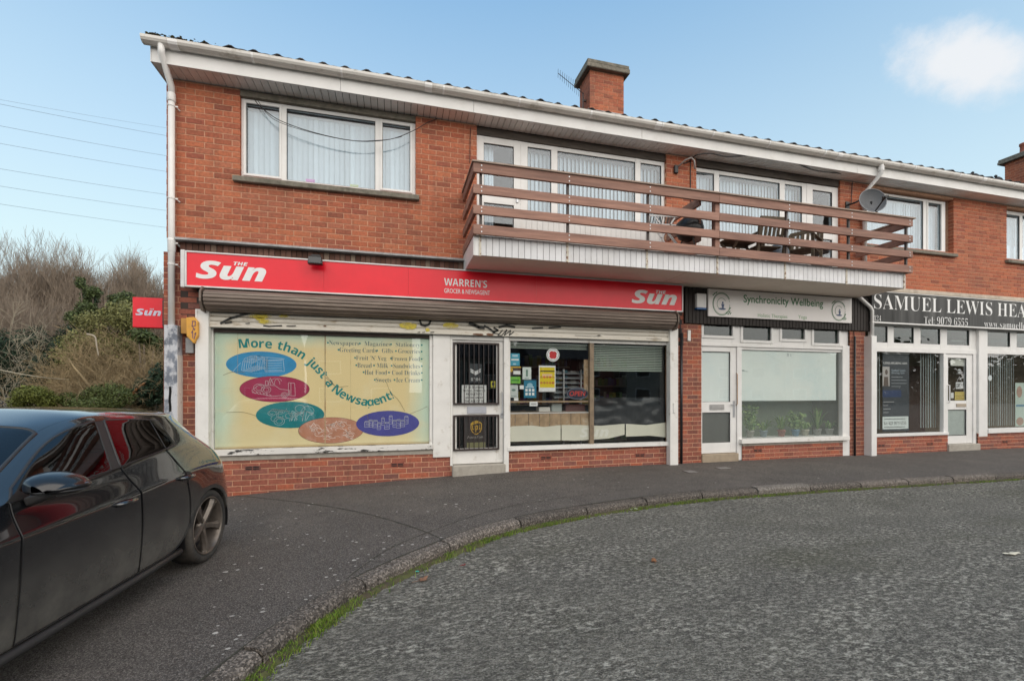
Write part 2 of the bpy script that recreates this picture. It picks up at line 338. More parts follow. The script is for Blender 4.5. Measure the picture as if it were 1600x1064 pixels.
# ================================================================ GROUND
def ground_mat(name, base, speck, speck_s, speck_amt, bump, patch, pale=None, streak=(1, 1, 1)):
    m = bpy.data.materials.new(name); m.use_nodes = True; nt = m.node_tree; N = nt.nodes; L = nt.links; P = N['Principled BSDF']
    P.inputs['Roughness'].default_value = .85; P.inputs['Specular IOR Level'].default_value = .35
    g = N.new('ShaderNodeNewGeometry'); mp = N.new('ShaderNodeMapping'); mp.inputs['Scale'].default_value = streak; L.new(g.outputs['Position'], mp.inputs['Vector'])
    def noise(s, d, r=.6, v=None):
        n = N.new('ShaderNodeTexNoise'); n.inputs['Scale'].default_value = s; n.inputs['Detail'].default_value = d; n.inputs['Roughness'].default_value = r; L.new(v or mp.outputs[0], n.inputs['Vector']); return n.outputs['Fac']
    def rng(v, a, b, c, d, smooth=True):
        n = N.new('ShaderNodeMapRange'); n.interpolation_type = 'SMOOTHSTEP' if smooth else 'LINEAR'
        for k, x in zip(('From Min', 'From Max', 'To Min', 'To Max'), (a, b, c, d)): n.inputs[k].default_value = x
        L.new(v, n.inputs['Value']); return n.outputs[0]
    def mix(f, a, b):
        n = N.new('ShaderNodeMixRGB')
        if isinstance(f, float): n.inputs[0].default_value = f
        else: L.new(f, n.inputs[0])
        for i, x in ((1, a), (2, b)):
            if isinstance(x, tuple): n.inputs[i].default_value = (*x, 1)
            else: L.new(x, n.inputs[i])
        return n.outputs[0]
    c = mix(rng(noise(.55, 6), .35, .68, 0, 1), base, patch)
    c = mix(rng(noise(1.7, 7, .7), .42, .72, 0, .7), c, tuple(x*.55 for x in base))
    c = mix(rng(noise(5, 5), .4, .7, 0, .5), c, tuple(x*.7 for x in base))
    vo = N.new('ShaderNodeTexVoronoi'); vo.inputs['Scale'].default_value = speck_s; L.new(mp.outputs[0], vo.inputs['Vector'])
    sx = N.new('ShaderNodeSeparateXYZ'); L.new(vo.outputs['Color'], sx.inputs[0])
    c = mix(rng(sx.outputs[0], .45, .98, 0, speck_amt), c, speck)
    c = mix(rng(sx.outputs[1], .6, 1.0, 0, .75), c, tuple(x*.28 for x in base))
    fn = noise(speck_s*.5, 3, .7)
    c = mix(rng(fn, .53, .72, 0, .55), c, tuple(x*1.25 for x in speck))
    c = mix(rng(fn, .47, .3, 0, .6), c, tuple(x*.3 for x in base))
    c = mix(rng(noise(speck_s*.16, 4, .7), .55, .72, 0, .35), c, tuple(x*.9 for x in speck))
    if 'road' in name:                                # worn cement skin: pale stones stand out of dark, mossy hollows
        f2 = noise(26, 9, .80); am = rng(noise(2.2, 5), .36, .66, .35, 1)
        def mul(a, b_):
            n = N.new('ShaderNodeMath'); n.operation = 'MULTIPLY'; L.new(a, n.inputs[0]); L.new(b_, n.inputs[1]); return n.outputs[0]
        c = mix(mul(rng(f2, .485, .40, 0, .72), am), c, tuple(x*.30 for x in base))
        c = mix(mul(rng(f2, .505, .60, 0, .95), am), c, tuple(x*1.45 for x in speck))
        c = mix(rng(noise(.42, 6, .65), .5, .72, 0, .42), c, (.085, .085, .045))
    if pale:
        v2 = N.new('ShaderNodeTexVoronoi'); v2.inputs['Scale'].default_value = 5.5; L.new(g.outputs['Position'], v2.inputs['Vector'])
        s2 = N.new('ShaderNodeSeparateXYZ'); L.new(v2.outputs['Color'], s2.inputs[0])
        spot = N.new('ShaderNodeMath'); spot.operation = 'MULTIPLY'; L.new(rng(v2.outputs['Distance'], .085, .045, 0, 1), spot.inputs[0]); L.new(rng(s2.outputs[2], .55, .75, 0, .55), spot.inputs[1])
        c = mix(spot.outputs[0], c, pale)
    L.new(c, P.inputs['Base Color'])
    ad = N.new('ShaderNodeMath'); ad.operation = 'ADD'; L.new(vo.outputs['Distance'], ad.inputs[0]); L.new(fn, ad.inputs[1])
    if 'kerb' in name:
        oi = N.new('ShaderNodeObjectInfo'); vm = N.new('ShaderNodeVectorMath'); vm.operation = 'SCALE'; L.new(c, vm.inputs[0]); L.new(rng(oi.outputs['Random'], 0, 1, .72, 1.22, False), vm.inputs['Scale']); L.new(vm.outputs[0], P.inputs['Base Color'])
    b = N.new('ShaderNodeBump'); b.inputs['Strength'].default_value = bump; b.inputs['Distance'].default_value = .012; L.new(ad.outputs[0], b.inputs['Height']); L.new(b.outputs[0], P.inputs['Normal'])
    return m
m_pave = ground_mat('tarmac_pavement', (.080, .070, .063), (.24, .218, .198), 170, .8, .5, (.125, .108, .094), (.30, .29, .27))
m_road = ground_mat('exposed_aggregate_road', (.112, .106, .093), (.36, .345, .30), 120, .55, .9, (.150, .142, .118), None, (.75, 1.5, 1))
m_kerb = ground_mat('kerb_concrete', (.10, .086, .074), (.30, .26, .225), 90, .8, .7, (.15, .125, .105))
m_kerbnew = ground_mat('pale_kerb_concrete', (.17, .15, .13), (.33, .30, .27), 90, .5, .5, (.21, .185, .16))
m_earth = ground_mat('leaf_litter_ground', (.05, .042, .025), (.12, .09, .05), 30, .7, .6, (.05, .06, .025))

KP = [(-1.75, -60), (-1.62, -25), (-1.50, -12), (-1.38, -8.5), (-1.22, -6.3), (-1.03, -5.35)] + [G(u, v, -.03) for u, v in ((365, 1064), (455, 990), (525, 942), (600, 900), (690, 860), (780, 827), (900, 801), (1060, 778), (1165, 769))] + [(5.75, -2.17), (7.2, -2.2), (10.06, -2.27), (14, -2.3), (20, -2.3), (60, -2.3)]
def catmull(P, n):
    o = []
    for i in range(len(P)-1):
        p0, p1, p2, p3 = P[max(i-1, 0)], P[i], P[i+1], P[min(i+2, len(P)-1)]
        for k in range(n):
            t = k/n; o.append(tuple(.5*((2*p1[j]) + (-p0[j]+p2[j])*t + (2*p0[j]-5*p1[j]+4*p2[j]-p3[j])*t*t + (-p0[j]+3*p1[j]-3*p2[j]+p3[j])*t**3) for j in range(len(p1))))
    o.append(tuple(P[-1])); return o
kc = catmull(KP, 12)
seg = [0.0]
for i in range(1, len(kc)): seg.append(seg[-1] + math.dist(kc[i], kc[i-1]))
def kat(s):
    j = min(max(int(np.searchsorted(seg, s)), 1), len(seg)-1); t = (s-seg[j-1])/max(1e-6, seg[j]-seg[j-1])
    p = (kc[j-1][0]+(kc[j][0]-kc[j-1][0])*t, kc[j-1][1]+(kc[j][1]-kc[j-1][1])*t)
    d = Vector((kc[j][0]-kc[j-1][0], kc[j][1]-kc[j-1][1])).normalized()
    return Vector(p), d, Vector((-d.y, d.x))       # point, direction, normal towards the pavement
KH = .095
def zroad(x, y): return zg(x, y) - KH
# road and far terrain
b = MB(); gx = [-70, -40, -20, -12] + [-9 + .6*i for i in range(48)] + [22, 26, 32, 40, 55, 80]; gy = [-70, -45, -30, -20] + [-14 + .5*i for i in range(30)] + [1.5]
for i in range(len(gx)-1):
    for j in range(len(gy)-1):
        b.face(*[(x, y, zroad(x, y)) for x, y in ((gx[i], gy[j]), (gx[i+1], gy[j]), (gx[i+1], gy[j+1]), (gx[i], gy[j+1]))])
tag(b.build('road', m_road), kind='structure')
b = MB(); b.face((-900, -900, -.85), (900, -900, -.85), (900, 900, -.85), (-900, 900, -.85))
tag(b.build('ground', m_earth), kind='structure')
b = MB(); vx = [-70, -45, -30, -22, -16, -12, -9, -7, -5, -4, -3.05]; vy = [-.3, 2, 4, 7, 10, 14, 18, 24, 32, 45, 70]
rv = random.Random(4)
hv = {(i, j): -.62 - .0*i + .25*rv.random() + .012*max(0, vy[j]-6) for i in range(len(vx)) for j in range(len(vy))}
for i in range(len(vx)): hv[(i, 0)] = -.5
for i in range(len(vx)-1):
    for j in range(len(vy)-1):
        b.face(*[(vx[p], vy[q], hv[(p, q)]) for p, q in ((i, j), (i+1, j), (i+1, j+1), (i, j+1))])
tag(b.build('verge', m_earth), kind='structure')
# pavement: lofted from the kerb back line to the shop fronts
KW = .13
inner = []
pv = MB(); rows = []
for (px, py) in [(p[0], p[1]) for p in kc]: pass
ss = [seg[-1]*0 + s for s in np.concatenate([np.linspace(0, seg[12*5], 24)[:-1], np.linspace(seg[12*5], seg[12*17], 90)[:-1], np.linspace(seg[12*17], seg[-1], 20)])]
s_turn0, s_turn1 = seg[12*6], seg[12*12]
for s in ss:
    p, d, n = kat(s); q = p + n*KW
    if s < s_turn0: e = Vector((-40, q.y))
    elif s > s_turn1: e = Vector((q.x, .35))
    else:
        t = (s-s_turn0)/(s_turn1-s_turn0); y0 = kat(s_turn0)[0].y; x1 = kat(s_turn1)[0].x
        e = Vector((-40, y0 + (.35-y0)*t/.5)) if t < .5 else Vector((-40 + (x1+40)*(t-.5)/.5, .35))
    rows.append([(q + (e-q)*(k/16)**1.6) for k in range(17)])
for i in range(len(rows)-1):
    for k in range(16):
        pv.face(*[(a.x, a.y, zg(a.x, a.y)) for a in (rows[i][k], rows[i+1][k], rows[i+1][k+1], rows[i][k+1])])
tag(pv.build('pavement', m_pave, smooth=True, recalc=False), kind='structure')
# kerb stones
kerb = tag(empty_part('kerb', None), kind='structure')
s = seg[12*4]; rk = random.Random(7)
while s < seg[12*18]:
    ln = .915; p0 = kat(s+.45)[0]; new = 4.75 < p0.x < 5.5
    b = MB(); dz = rk.uniform(-.006, .008) + (.012 if new else 0); M_ = 5; sec = []
    for k in range(M_+1):
        p, d, n = kat(s + .010 + (ln-.020)*k/M_)
        z = zg(p.x, p.y) + dz
        pr = [(-.006, -KH-.04), (-.003, -.03), (.018, -.006), (.04, .004), (KW-.002, .005), (KW-.002, -KH)]
        sec.append([(p.x+n.x*a, p.y+n.y*a, z+h) for a, h in pr])
    for k in range(M_):
        for j in range(5): b.face(sec[k][j], sec[k+1][j], sec[k+1][j+1], sec[k][j+1])
    b.face(*sec[0][::-1]); b.face(*sec[-1])
    o = b.build('kerb_stone', m_kerbnew if new else m_kerb, kerb)
    if new: o['label'] = 'newer pale concrete kerb stone'
    s += ln
# grass and moss in the channel
m_moss = ramp_mat('channel_moss', [(.055, .06, .025), (.08, .085, .03), (.075, .06, .038), (.06, .05, .035)], bump=.8, bs=60)
m_grass = ramp_mat('grass_blades', [(.06, .12, .012), (.12, .21, .02), (.17, .26, .035), (.20, .19, .05)], bump=0, rough=.6)
b = MB(); rg = random.Random(11); s = seg[12*4]; prev = None
from mathutils import noise as mnoise
def tuft(s): return max(0.0, min(1.0, .5 + 1.5*mnoise.noise(Vector((s*1.9, 3.3, 0))) + .7*mnoise.noise(Vector((s*6.1, 9.1, 0)))))
while s < seg[12*18]:
    p, d, n = kat(s); wd = (.25 + .75*tuft(s))*.05 + .04*rg.random() + (.05 if p.y < -3.0 else 0); z = zroad(p.x, p.y)
    cur = [(p.x-n.x*.0, p.y-n.y*.0, z+.022), (p.x-n.x*wd*.5, p.y-n.y*wd*.5, z+.016+.008*rg.random()), (p.x-n.x*wd, p.y-n.y*wd, z-.004)]
    if prev:
        for k in range(2): b.face(prev[k], prev[k+1], cur[k+1], cur[k])
    prev = cur; s += .035
tag(b.build('channel_moss', m_moss), kind='stuff')
b = MB(); s0, s1 = seg[12*4], seg[12*17]
cnt = 0
while cnt < 30000:
    s = s0 + (s1-s0)*rg.random()**1.5; p, d, n = kat(s)
    dens = .04 + .96*tuft(s)
    near = 1 if p.y < -3.1 else .55
    if p.x > 1.2: near = .42
    if p.x > 5.4: near = .25
    cnt += 1
    if rg.random() > dens*(.45+.55*near): continue
    off = rg.uniform(.0, .05 + .10*near*rg.random()); h = rg.uniform(.014, .045)*(.55+.75*near); z = zroad(p.x, p.y)
    q = Vector((p.x-n.x*off, p.y-n.y*off, z)); a = rg.uniform(0, 6.28); l = Vector((math.cos(a), math.sin(a), 0))*rg.uniform(.002, .0045); t = Vector((rg.uniform(-1, 1), rg.uniform(-1, 1), 0))*h*.7
    m1 = q + t*.35 + Vector((0, 0, h*.65)); b.face(q-l, q+l, m1+l*.6, m1-l*.6); b.face(m1-l*.6, m1+l*.6, q+t+Vector((0, 0, h)))
tag(b.build('channel_grass', m_grass), kind='stuff')
# mossy seam lines and gum spots on the tarmac
m_seam = M('mossy_seam', (.048, .047, .034), .95, var=.4, vs=30)
def seam(pts, w_):
    b = MB(); P = catmull(pts, 10)
    for i in range(len(P)-1):
        a, c = Vector(P[i]), Vector(P[i+1]); d = (c-a).normalized(); n = Vector((-d.y, d.x))*w_*rg.uniform(.3, .7)
        b.face(*[(v.x, v.y, zg(v.x, v.y)+.004) for v in (a-n, c-n, c+n, a+n)])
    tag(b.build('pavement_seam', m_seam), kind='stuff')
def Gp(*L_): return [G(u, v) for u, v in L_]
seam([tuple(kat(seg[12*5]+i*.5)[0] + kat(seg[12*5]+i*.5)[2]*(KW+.012)) for i in range(14)], .014)
seam(Gp((350, 772), (470, 785), (560, 800), (640, 822), (700, 846)), .012)
seam(Gp((540, 905), (600, 862), (660, 835), (760, 800), (850, 782), (1000, 762)), .008)
seam(Gp((1060, 738), (1130, 748), (1230, 752)), .01)
seam(Gp((470, 765), (700, 752), (900, 742), (1040, 732)), .009)
m_gum = M('trodden_gum', (.42, .40, .37), .8, var=.3, vs=40)
b = MB(); rg = random.Random(5)
for k in range(620):
    u, v = rg.uniform(330, 1600), rg.uniform(735, 1050)
    x, y = G(u, v)
    s_ = min(range(0, len(kc), 4), key=lambda i: (kc[i][0]-x)**2 + (kc[i][1]-y)**2); p, d, n = kat(seg[s_])
    if (Vector((x, y))-p).dot(n) < .2 or y > -.15: continue
    r = rg.uniform(.007, .019)*(1.4 if rg.random() < .1 else 1); a0 = rg.uniform(0, 6); el = rg.uniform(.55, 1)
    b.face(*[(x+r*math.cos(a0+k_*.9)*rg.uniform(.7, 1.1), y+r*el*math.sin(a0+k_*.9)*rg.uniform(.7, 1.1), zg(x, y)+.0035) for k_ in range(7)])
tag(b.build('gum_spots', m_gum), kind='stuff')
# two pale covers let into the pavement by the brick pier
for lab, (u, v), mm in (('pale square stopcock cover in the pavement beside the brick pier', (1079, 737), (.2, .2)), ('pale oblong cover in the pavement in front of the white wellbeing shop door', (1130, 731.5), (.25, .16))):
    x, y = G(u, v); t = thing('pavement_cover', lab, 'access cover', (x, y, zg(x, y)))
    b = MB(); b.box(x-mm[0]/2, x+mm[0]/2, y-mm[1]/2, y+mm[1]/2, zg(x, y)-.02, zg(x, y)+.005); b.build('frame', m_steel, t, bevel=.002)
    b = MB(); b.box(x-mm[0]/2+.012, x+mm[0]/2-.012, y-mm[1]/2+.012, y+mm[1]/2-.012, zg(x, y), zg(x, y)+.009); b.build('lid', M('worn_cover', (.2, .19, .18), .7, var=.2, vs=30), t, bevel=.002)
# fallen leaves and litter
def leaf(u, v, size, col, label, lobes=5, rz=0.0, road=True):
    x, y = G(u, v, -KH if road else 0); z = (zroad(x, y) if road else zg(x, y)) + .004
    b = MB(); n = 40; rr_ = random.Random(int(u)); pts = []
    for k in range(n):
        a = 2*math.pi*k/n; r = size*(.55 + .45*abs(math.cos(lobes*a/2))**.7)*(.75 + .25*math.cos(a))*rr_.uniform(.92, 1.05)
        q = (x + r*math.cos(a+rz), y + r*math.sin(a+rz)*.85, z + .012*rr_.random() + r*.16*(1+math.cos(2*a)))
        pts.append(q)
    c = (x, y, z+.004)
    for k in range(n): b.face(c, pts[k], pts[(k+1) % n])
    b.bar(c, (x-size*1.5*math.cos(rz), y-size*1.5*math.sin(rz), z+.006), .003, .003)
    tag(b.build('fallen_leaf', M('dry_leaf', col, .8, var=.3, vs=60)), label, 'leaf')
leaf(659, 907, .055, (.22, .115, .07), 'large pinkish brown maple leaf lying on the road beside the mossy kerb', 5, .4)
leaf(1022, 878, .04, (.22, .10, .045), 'small curled orange brown leaf lying alone on the grey road', 3, 1.2)
leaf(724, 884, .02, (.30, .06, .06), 'tiny reddish pink leaf scrap on the road near the kerb bend', 3, .2)
def scrap(u, v, sx, sy, col, label, name, cat, seed):
    x, y = G(u, v, -KH); z = zroad(x, y); rs = random.Random(seed); b = MB(); g_ = {}
    for i in range(5):
        for j in range(4): g_[i, j] = (x-sx/2+sx*i/4+rs.uniform(-1, 1)*sx*.06, y-sy/2+sy*j/3+rs.uniform(-1, 1)*sy*.06, z+.006+rs.random()*sy*.35)
    for i in range(4):
        for j in range(3): b.face(g_[i, j], g_[i+1, j], g_[i+1, j+1], g_[i, j+1])
    tag(b.build(name, M('scrap_'+name, col, .7, var=.15, vs=40)), label, cat)
scrap(1581, 866, .14, .05, (.62, .58, .46), 'crumpled cream paper scrap lying on the road at the right', 'paper_scrap', 'litter', 1)
scrap(990, 797, .09, .05, (.5, .49, .42), 'off white paper scrap in the gutter below the kerb', 'paper_scrap', 'litter', 2)
scrap(652, 894, .03, .02, (.05, .42, .36), 'tiny turquoise wrapper in the grass along the kerb', 'sweet_wrapper', 'litter', 3)

# ================================================================ BUILDING
XL, XR = -3.113, 23.0
ZSOF, ZFAS = 5.755, 5.76
bld = thing('shop_terrace', 'long red brick terrace of shops with flats above and white eaves', 'building', (0, 0, 0))
# openings on the upper wall: x0, x1, z0, z1
WIN = {}
WIN['a'] = (X(375), X(649.5), F(649, 305)[1]-.0, 5.752)
WIN['b'] = (X(745), X(1041), 3.62, F(1041, 250)[1])
WIN['c'] = (X(1088), X(1313), 3.62, F(1200, 272)[1])
WIN['d'] = (X(1355), X(1490), F(1484, 396)[1], F(1484, 313)[1]+.02)
WIN['e'] = (X(1573), X(1573)+2.4, F(1573, 405)[1], F(1573, 323)[1])
WIN['e'] = (WIN['e'][0], WIN['e'][1], WIN['d'][2], WIN['d'][3])
WIN['b'] = (*WIN['b'][:3], 5.62); WIN['c'] = (*WIN['c'][:3], 5.61)
ZLEDGE = 3.49
CH, BL, JT = .0825, .235, .0125
UP = dict(x0=XL, x1=XR, z0=3.42, z1=ZSOF)
holes_up = [(a, b_, c, d) for a, b_, c, d in WIN.values()]
# lintel zone over the balcony doors is a dark timber board: keep it free of bricks
holes_lint = [(WIN['b'][0], WIN['b'][1], 5.60, 5.753), (WIN['c'][0], WIN['c'][1], 5.60, 5.753)]
regions = []                                   # x0,x1,z0,z1,holes,material,y face
regions.append((XL, XR, ZLEDGE+.02, ZSOF, holes_up + holes_lint, 0, 0.0))
XLg = F(254.5, 500, -.02)[0]
P = dict(l=(XLg, -2.70), m=(5.03, X(1096)), r=(X(1328), X(1352)))
for a in ('l', 'm', 'r'): regions.append((P[a][0], P[a][1], -.5, ZLEDGE-.18, [], 1, 0.0))
PL = [(-2.70, X(707), -.5, .335), (X(794), 5.03, -.4, .335), (X(1160), X(1317), -.3, F(1240, 694)[1]), (X(1369), X(1481), -.3, .375), (X(1528), XR, -.3, .375)]
for r in PL: regions.append((*r, [], 1, 0.0))
walls = MB()
def free(x0, x1, hs):
    iv = [(x0, x1)]
    for a, c in hs:
        nx = []
        for p, q in iv:
            if c <= p or a >= q: nx.append((p, q)); continue
            if a > p: nx.append((p, a))
            if c < q: nx.append((c, q))
        iv = nx
    return iv
bricks = []
rb = random.Random(3)
z_base = ZLEDGE + .02
for (x0, x1, z0, z1, hs, mi, yf) in regions:
    # mortar and wall body with the openings left out
    bx = sorted(set([x0, x1] + [v for h in hs for v in (h[0]-.006, h[1]+.006) if x0 < v < x1]))
    for i in range(len(bx)-1):
        c = (bx[i]+bx[i+1])/2
        for p, q in free(z0, z1, [(h[2]-.006, h[3]+.006) for h in hs if h[0]-.006 < c < h[1]+.006]):
            walls.box(bx[i], bx[i+1], yf+.0045, yf+.26, p, q)
    n0 = math.floor((z0 - z_base)/CH)
    k = n0
    while z_base + k*CH < z1 - .01:
        za, zb = z_base + k*CH + JT/2, z_base + (k+1)*CH - JT/2; zc_ = (za+zb)/2
        za, zb = max(za, z0), min(zb, z1)
        if zb - za < .025: k += 1; continue
        iv = free(x0, x1, [(h[0], h[1]) for h in hs if h[2]-.01 < zc_ < h[3]+.01])
        for p, q in iv:
            off = (BL/2 if k % 2 else 0) + (.06 if mi else 0)
            j = math.floor((p - x0 - off)/BL)
            xs = x0 + off + j*BL
            while xs < q:
                a, c = max(xs+JT/2, p), min(xs+BL-JT/2, q)
                if c - a > .03: bricks.append((a, c, za, zb, yf + rb.uniform(-.0015, .001), mi))
                xs += BL
        k += 1
wall = walls.build('brick_wall', m_mortar, bld)
def vis(b_):
    x, z = (b_[0]+b_[1])/2, (b_[2]+b_[3])/2
    u = 800 + FPX*((x*cr.x + CAMD*cr.y)/(x*cd.x + CAMD*cd.y)); v = HOR - FPX*(z-CAMZ)/(x*cd.x + CAMD*cd.y)
    ok = 258 < u < 1600 and not (285 < u < 1068 and 385 < v < 490) and z > zg(x, 0) - .05 and not (u < 345 and v > 640)
    if 735 < u < 1420 and 250 < v < 440: ok = False
    return ok
def area(b_):
    return (b_[1]-b_[0])*(b_[3]-b_[2])*pscale((b_[0]+b_[1])/2, 0)**2
order = sorted(range(len(bricks)), key=lambda i: -area(bricks[i])*(1 if vis(bricks[i]) else 0))
top = set(order[:296])
ub = MB(); ub.box(-.5, .5, 0, 1, -.5, .5); ume = [ub.mesh('brick', m_brick), ub.mesh('brick', m_brick2)]
st = [MB(), MB()]
for i, b_ in enumerate(bricks):
    a, c, za, zb, yf, mi = b_
    if i in top: inst('brick', ume[mi], wall, ((a+c)/2, yf, (za+zb)/2), (c-a, .105, zb-za), (0, 0, 0))
    else: st[mi].box(a, c, yf, yf+.105, za, zb)
for mi, m in ((0, m_brick), (1, m_brick2)): tag(st[mi].build('brickwork', m, wall), kind='stuff')
# gable end, rear, floor and party walls (plain body)
b = MB(); b.box(XL+.002, XL+.25, .262, 8.6, -.6, ZSOF+.3); b.box(XL, XR, 8.6, 8.85, -.6, ZSOF); b.box(XL+.25, XR, .27, 8.6, 3.0, 3.3); b.box(XR-.25, XR, .27, 8.6, -.6, ZSOF)
for x in (5.30, 9.5): b.box(x-.1, x+.1, .27, 8.6, -.4, ZSOF)
b.box(XL+.25, XR, .4, 8.6, -.3, .02); b.box(XL+.25, XR, 3.6, 3.7, .02, 3.0); b.box(XL+.25, XR, 3.4, 3.5, 3.3, ZSOF)
b.build('structure_wall', m_room, bld)
b = MB()                                       # brick face of the gable, coursed
k = 0
while -.5 + k*CH < ZSOF - .05:
    y = .27 - (BL/2 if k % 2 else 0)
    while y < 8.8:
        b.box(XL-.004, XL+.06, max(y, .11), y+BL-JT, -.5+k*CH+JT/2, -.5+(k+1)*CH-JT/2); y += BL
    k += 1
g_ = b.build('gable_brickwork', m_brick2, wall); tag(g_, kind='stuff')
# lintel boards, ledge flashing and soldier course
b = MB()
for w_ in ('b', 'c'): b.box(WIN[w_][0]+.004, WIN[w_][1]-.004, .03, .2, 5.624, 5.750)
b.build('lintel_board', M('weathered_lintel', (.085, .07, .058), .85, var=.3, vs=8, stretch=(.4, 1, 3)), bld)
b = MB(); b.box(X(278), X(727), -.115, .05, 3.462, 3.485); b.prism([(X(278), 3.485), (X(727), 3.485), (X(727), 3.50), (X(278), 3.50)], -.105, .05)
o = b.build('ledge_flashing', m_lead, bld, bevel=.006)
b = MB(); x = X(282)
sd_ = MB(); sd_.box(-.5, .5, 0, 1, -.5, .5)
while x < X(1068):
    wv = rb.uniform(.062, .07); b.box(x, x+wv, -.012+rb.uniform(-.006, .004), .1, 3.27, 3.455); x += wv+.010
tag(b.build('soldier_brick', m_soldier, wall), kind='stuff')
b = MB(); b.box(X(282), X(1068), .0, .2, 2.2, 3.46); b.build('soldier_mortar', M('dark_mortar', (.06, .045, .04), .95), wall)
# concrete beam over the hearing shop
b = MB(); b.box(X(1362), XR, -.14, .05, 3.46, 3.55); b.build('concrete_ledge', M('pale_painted_ledge', (.55, .47, .38), .8, var=.15, vs=9, dirt=(.3, .25, .2), dscale=5), bld, bevel=.01)
# dark vertical timber cladding between the shop signs
b = MB(); x = X(1068)
while x < X(1358): b.box(x, x+.072, -.05, .02, 2.62, 3.32); x += .08
b.box(X(1068), X(1358), -.03, .03, 2.62, 3.32)
tag(b.build('timber_cladding', m_darktimber, bld, bevel=.006), kind='stuff')
# ---- eaves
OV = .30
XE0, XE1 = X(237, -OV), XR+.3
b = MB(); fz = (5.77, 5.93)
x = XE0
for xe in (F(532, 130, -OV)[0], F(740, 150, -OV)[0], F(1003, 200, -OV)[0], F(1340, 260, -OV)[0], XE1):
    bb = MB(); bb.box(x+.0015, xe-.0015, -OV, -OV+.02, 5.765, 5.985); bb.build('fascia_board', m_pvc, bld, bevel=.003); x = xe
b = MB(); b.box(XE0-.018, XE0-.001, -OV, 8.6, 5.765, 6.02); b.build('bargeboard', m_pvc, bld, bevel=.003)
sm = MB(); sm.box(-.5, .5, 0, 1, 0, 1); sme = sm.mesh('soffit_board', M('soffit_pvc', (.86, .83, .79), .5, var=.04, island=.05, dirt=(.5, .45, .38), dscale=3, damt=.3))
x = XE0
while x < 16.5:
    inst('soffit_board', sme, bld, (x+.05, -OV+.021, 5.768), (.092, OV+.02, .02)); x += .1
b = MB(); b.box(XE0, XR, -OV+.02, .3, 5.79, 5.8); b.build('soffit_backing', M('soffit_gap', (.12, .105, .095), .9), bld)
b = MB()
for w_ in ('a',): b.box(WIN[w_][0]+.003, WIN[w_][1]-.003, .0, .12, 5.664, 5.75)
b.build('window_head_trim', m_sill, bld)
# gutter: half-round-ish profile swept along the eaves, unions and brackets
GY, GZ = -.365, 5.985
b = MB(); prof = [(-OV-.003, 6.035), (-OV-.003, 5.985), (-.325, 5.955), (-.375, 5.95), (-.415, 5.972), (-.43, 6.0), (-.43, 6.036), (-.421, 6.036), (-.42, 6.0), (-.375, 5.962), (-.33, 5.967), (-OV-.012, 5.99), (-OV-.012, 6.035)]
xs_ = [X(219, -.42), XE1]
for j in range(len(prof)):
    p, q = prof[j], prof[(j+1) % len(prof)]
    b.face((xs_[0], *p), (xs_[1], *p), (xs_[1], *q), (xs_[0], *q))
b.face(*[(xs_[0], *p) for p in prof[:7]])
gutter = b.build('gutter', M('white_gutter', (.66, .635, .59), .4, var=.08, vs=3, dirt=(.20, .16, .10), dscale=5, damt=.65, dmin=.52, dmax=.7, stretch=(.6, 1, 1)), bld, recalc=False)
def ring(name, x, w_):
    b = MB(); pr = [(a - (.006 if a < -.38 else 0), z - .007) for a, z in prof[1:7]] ; b2 = prof[1:7]
    for j in range(len(pr)-1): b.face((x, *pr[j]), (x+w_, *pr[j]), (x+w_, *pr[j+1]), (x, *pr[j+1]))
    for xx in (x, x+w_):
        for j in range(len(pr)-1): b.face((xx, *pr[j]), (xx, *pr[j+1]), (xx, *b2[j+1]), (xx, *b2[j]))
    b.build(name, m_pvc, gutter)
for u in (392, 532, 692, 811, 923, 1035, 1114, 1202, 1289, 1430, 1500, 1585): ring('gutter_bracket', X(u, -.42), .028)
for u in (262, 664, 1025, 1310, 1536): ring('gutter_union', X(u, -.42), .11)
# roof
PIT = math.tan(R_(21))
b = MB(); RY, NR = 4.2, 26
x0r, x1r = XE0-.03, XE1
b.face((x0r, -.30, 6.02), (x1r, -.30, 6.02), (x1r, RY, 6.02+(RY+.3)*PIT), (x0r, RY, 6.02+(RY+.3)*PIT))
b.face((x1r, 8.9, 6.02), (x0r, 8.9, 6.02), (x0r, RY, 6.02+(RY+.3)*PIT), (x1r, RY, 6.02+(RY+.3)*PIT))
b.face((x0r, -.3, 6.01), (x0r, RY, 6.01+(RY+.3)*PIT), (x0r, 8.9, 6.01))
roof = b.build('roof', m_tile, bld)
def tile_mesh():
    b = MB(); n = 8; W, LN = .30, .42; up_, lo_ = [], []
    for k in range(n+1):
        t = k/n; h = .012 + .042*max(0, math.sin(math.pi*(t-.05)*2)) if t < .55 else .012 + .010*math.sin(math.pi*(t-.55)/.45)
        up_.append((t*W, h))
    for k in range(n):
        (a, h), (c, g2) = up_[k], up_[k+1]
        b.face((a, 0, h), (c, 0, g2), (c, LN, g2+LN*PIT), (a, LN, h+LN*PIT)); b.face((a, 0, h-.016), (c, 0, g2-.016), (c, 0, g2), (a, 0, h))
    return b
tm = tile_mesh(); tme = tm.mesh('roof_tile', m_tile, smooth=False)
x = x0r; k = 0
rt = random.Random(8)
while x < 17.5:
    inst('roof_tile', tme, roof, (x, -.395, 6.046 + rt.uniform(-.006, .008)), (1, 1, 1), (0, rt.uniform(-.012, .012), 0)); x += .3
b = MB()                                       # the courses higher up the slope, joined
for r in range(1, 12):
    x = x0r
    while x < XR:
        for f_ in tm.f: b.face(*[(tm.v[i][0]+x, tm.v[i][1]-.395+r*.36, tm.v[i][2]+6.046+r*.36*PIT+.014) for i in f_])
        x += .3
tag(b.build('roof_tile', m_tile, roof), kind='stuff')
b = MB(); rg = random.Random(2)
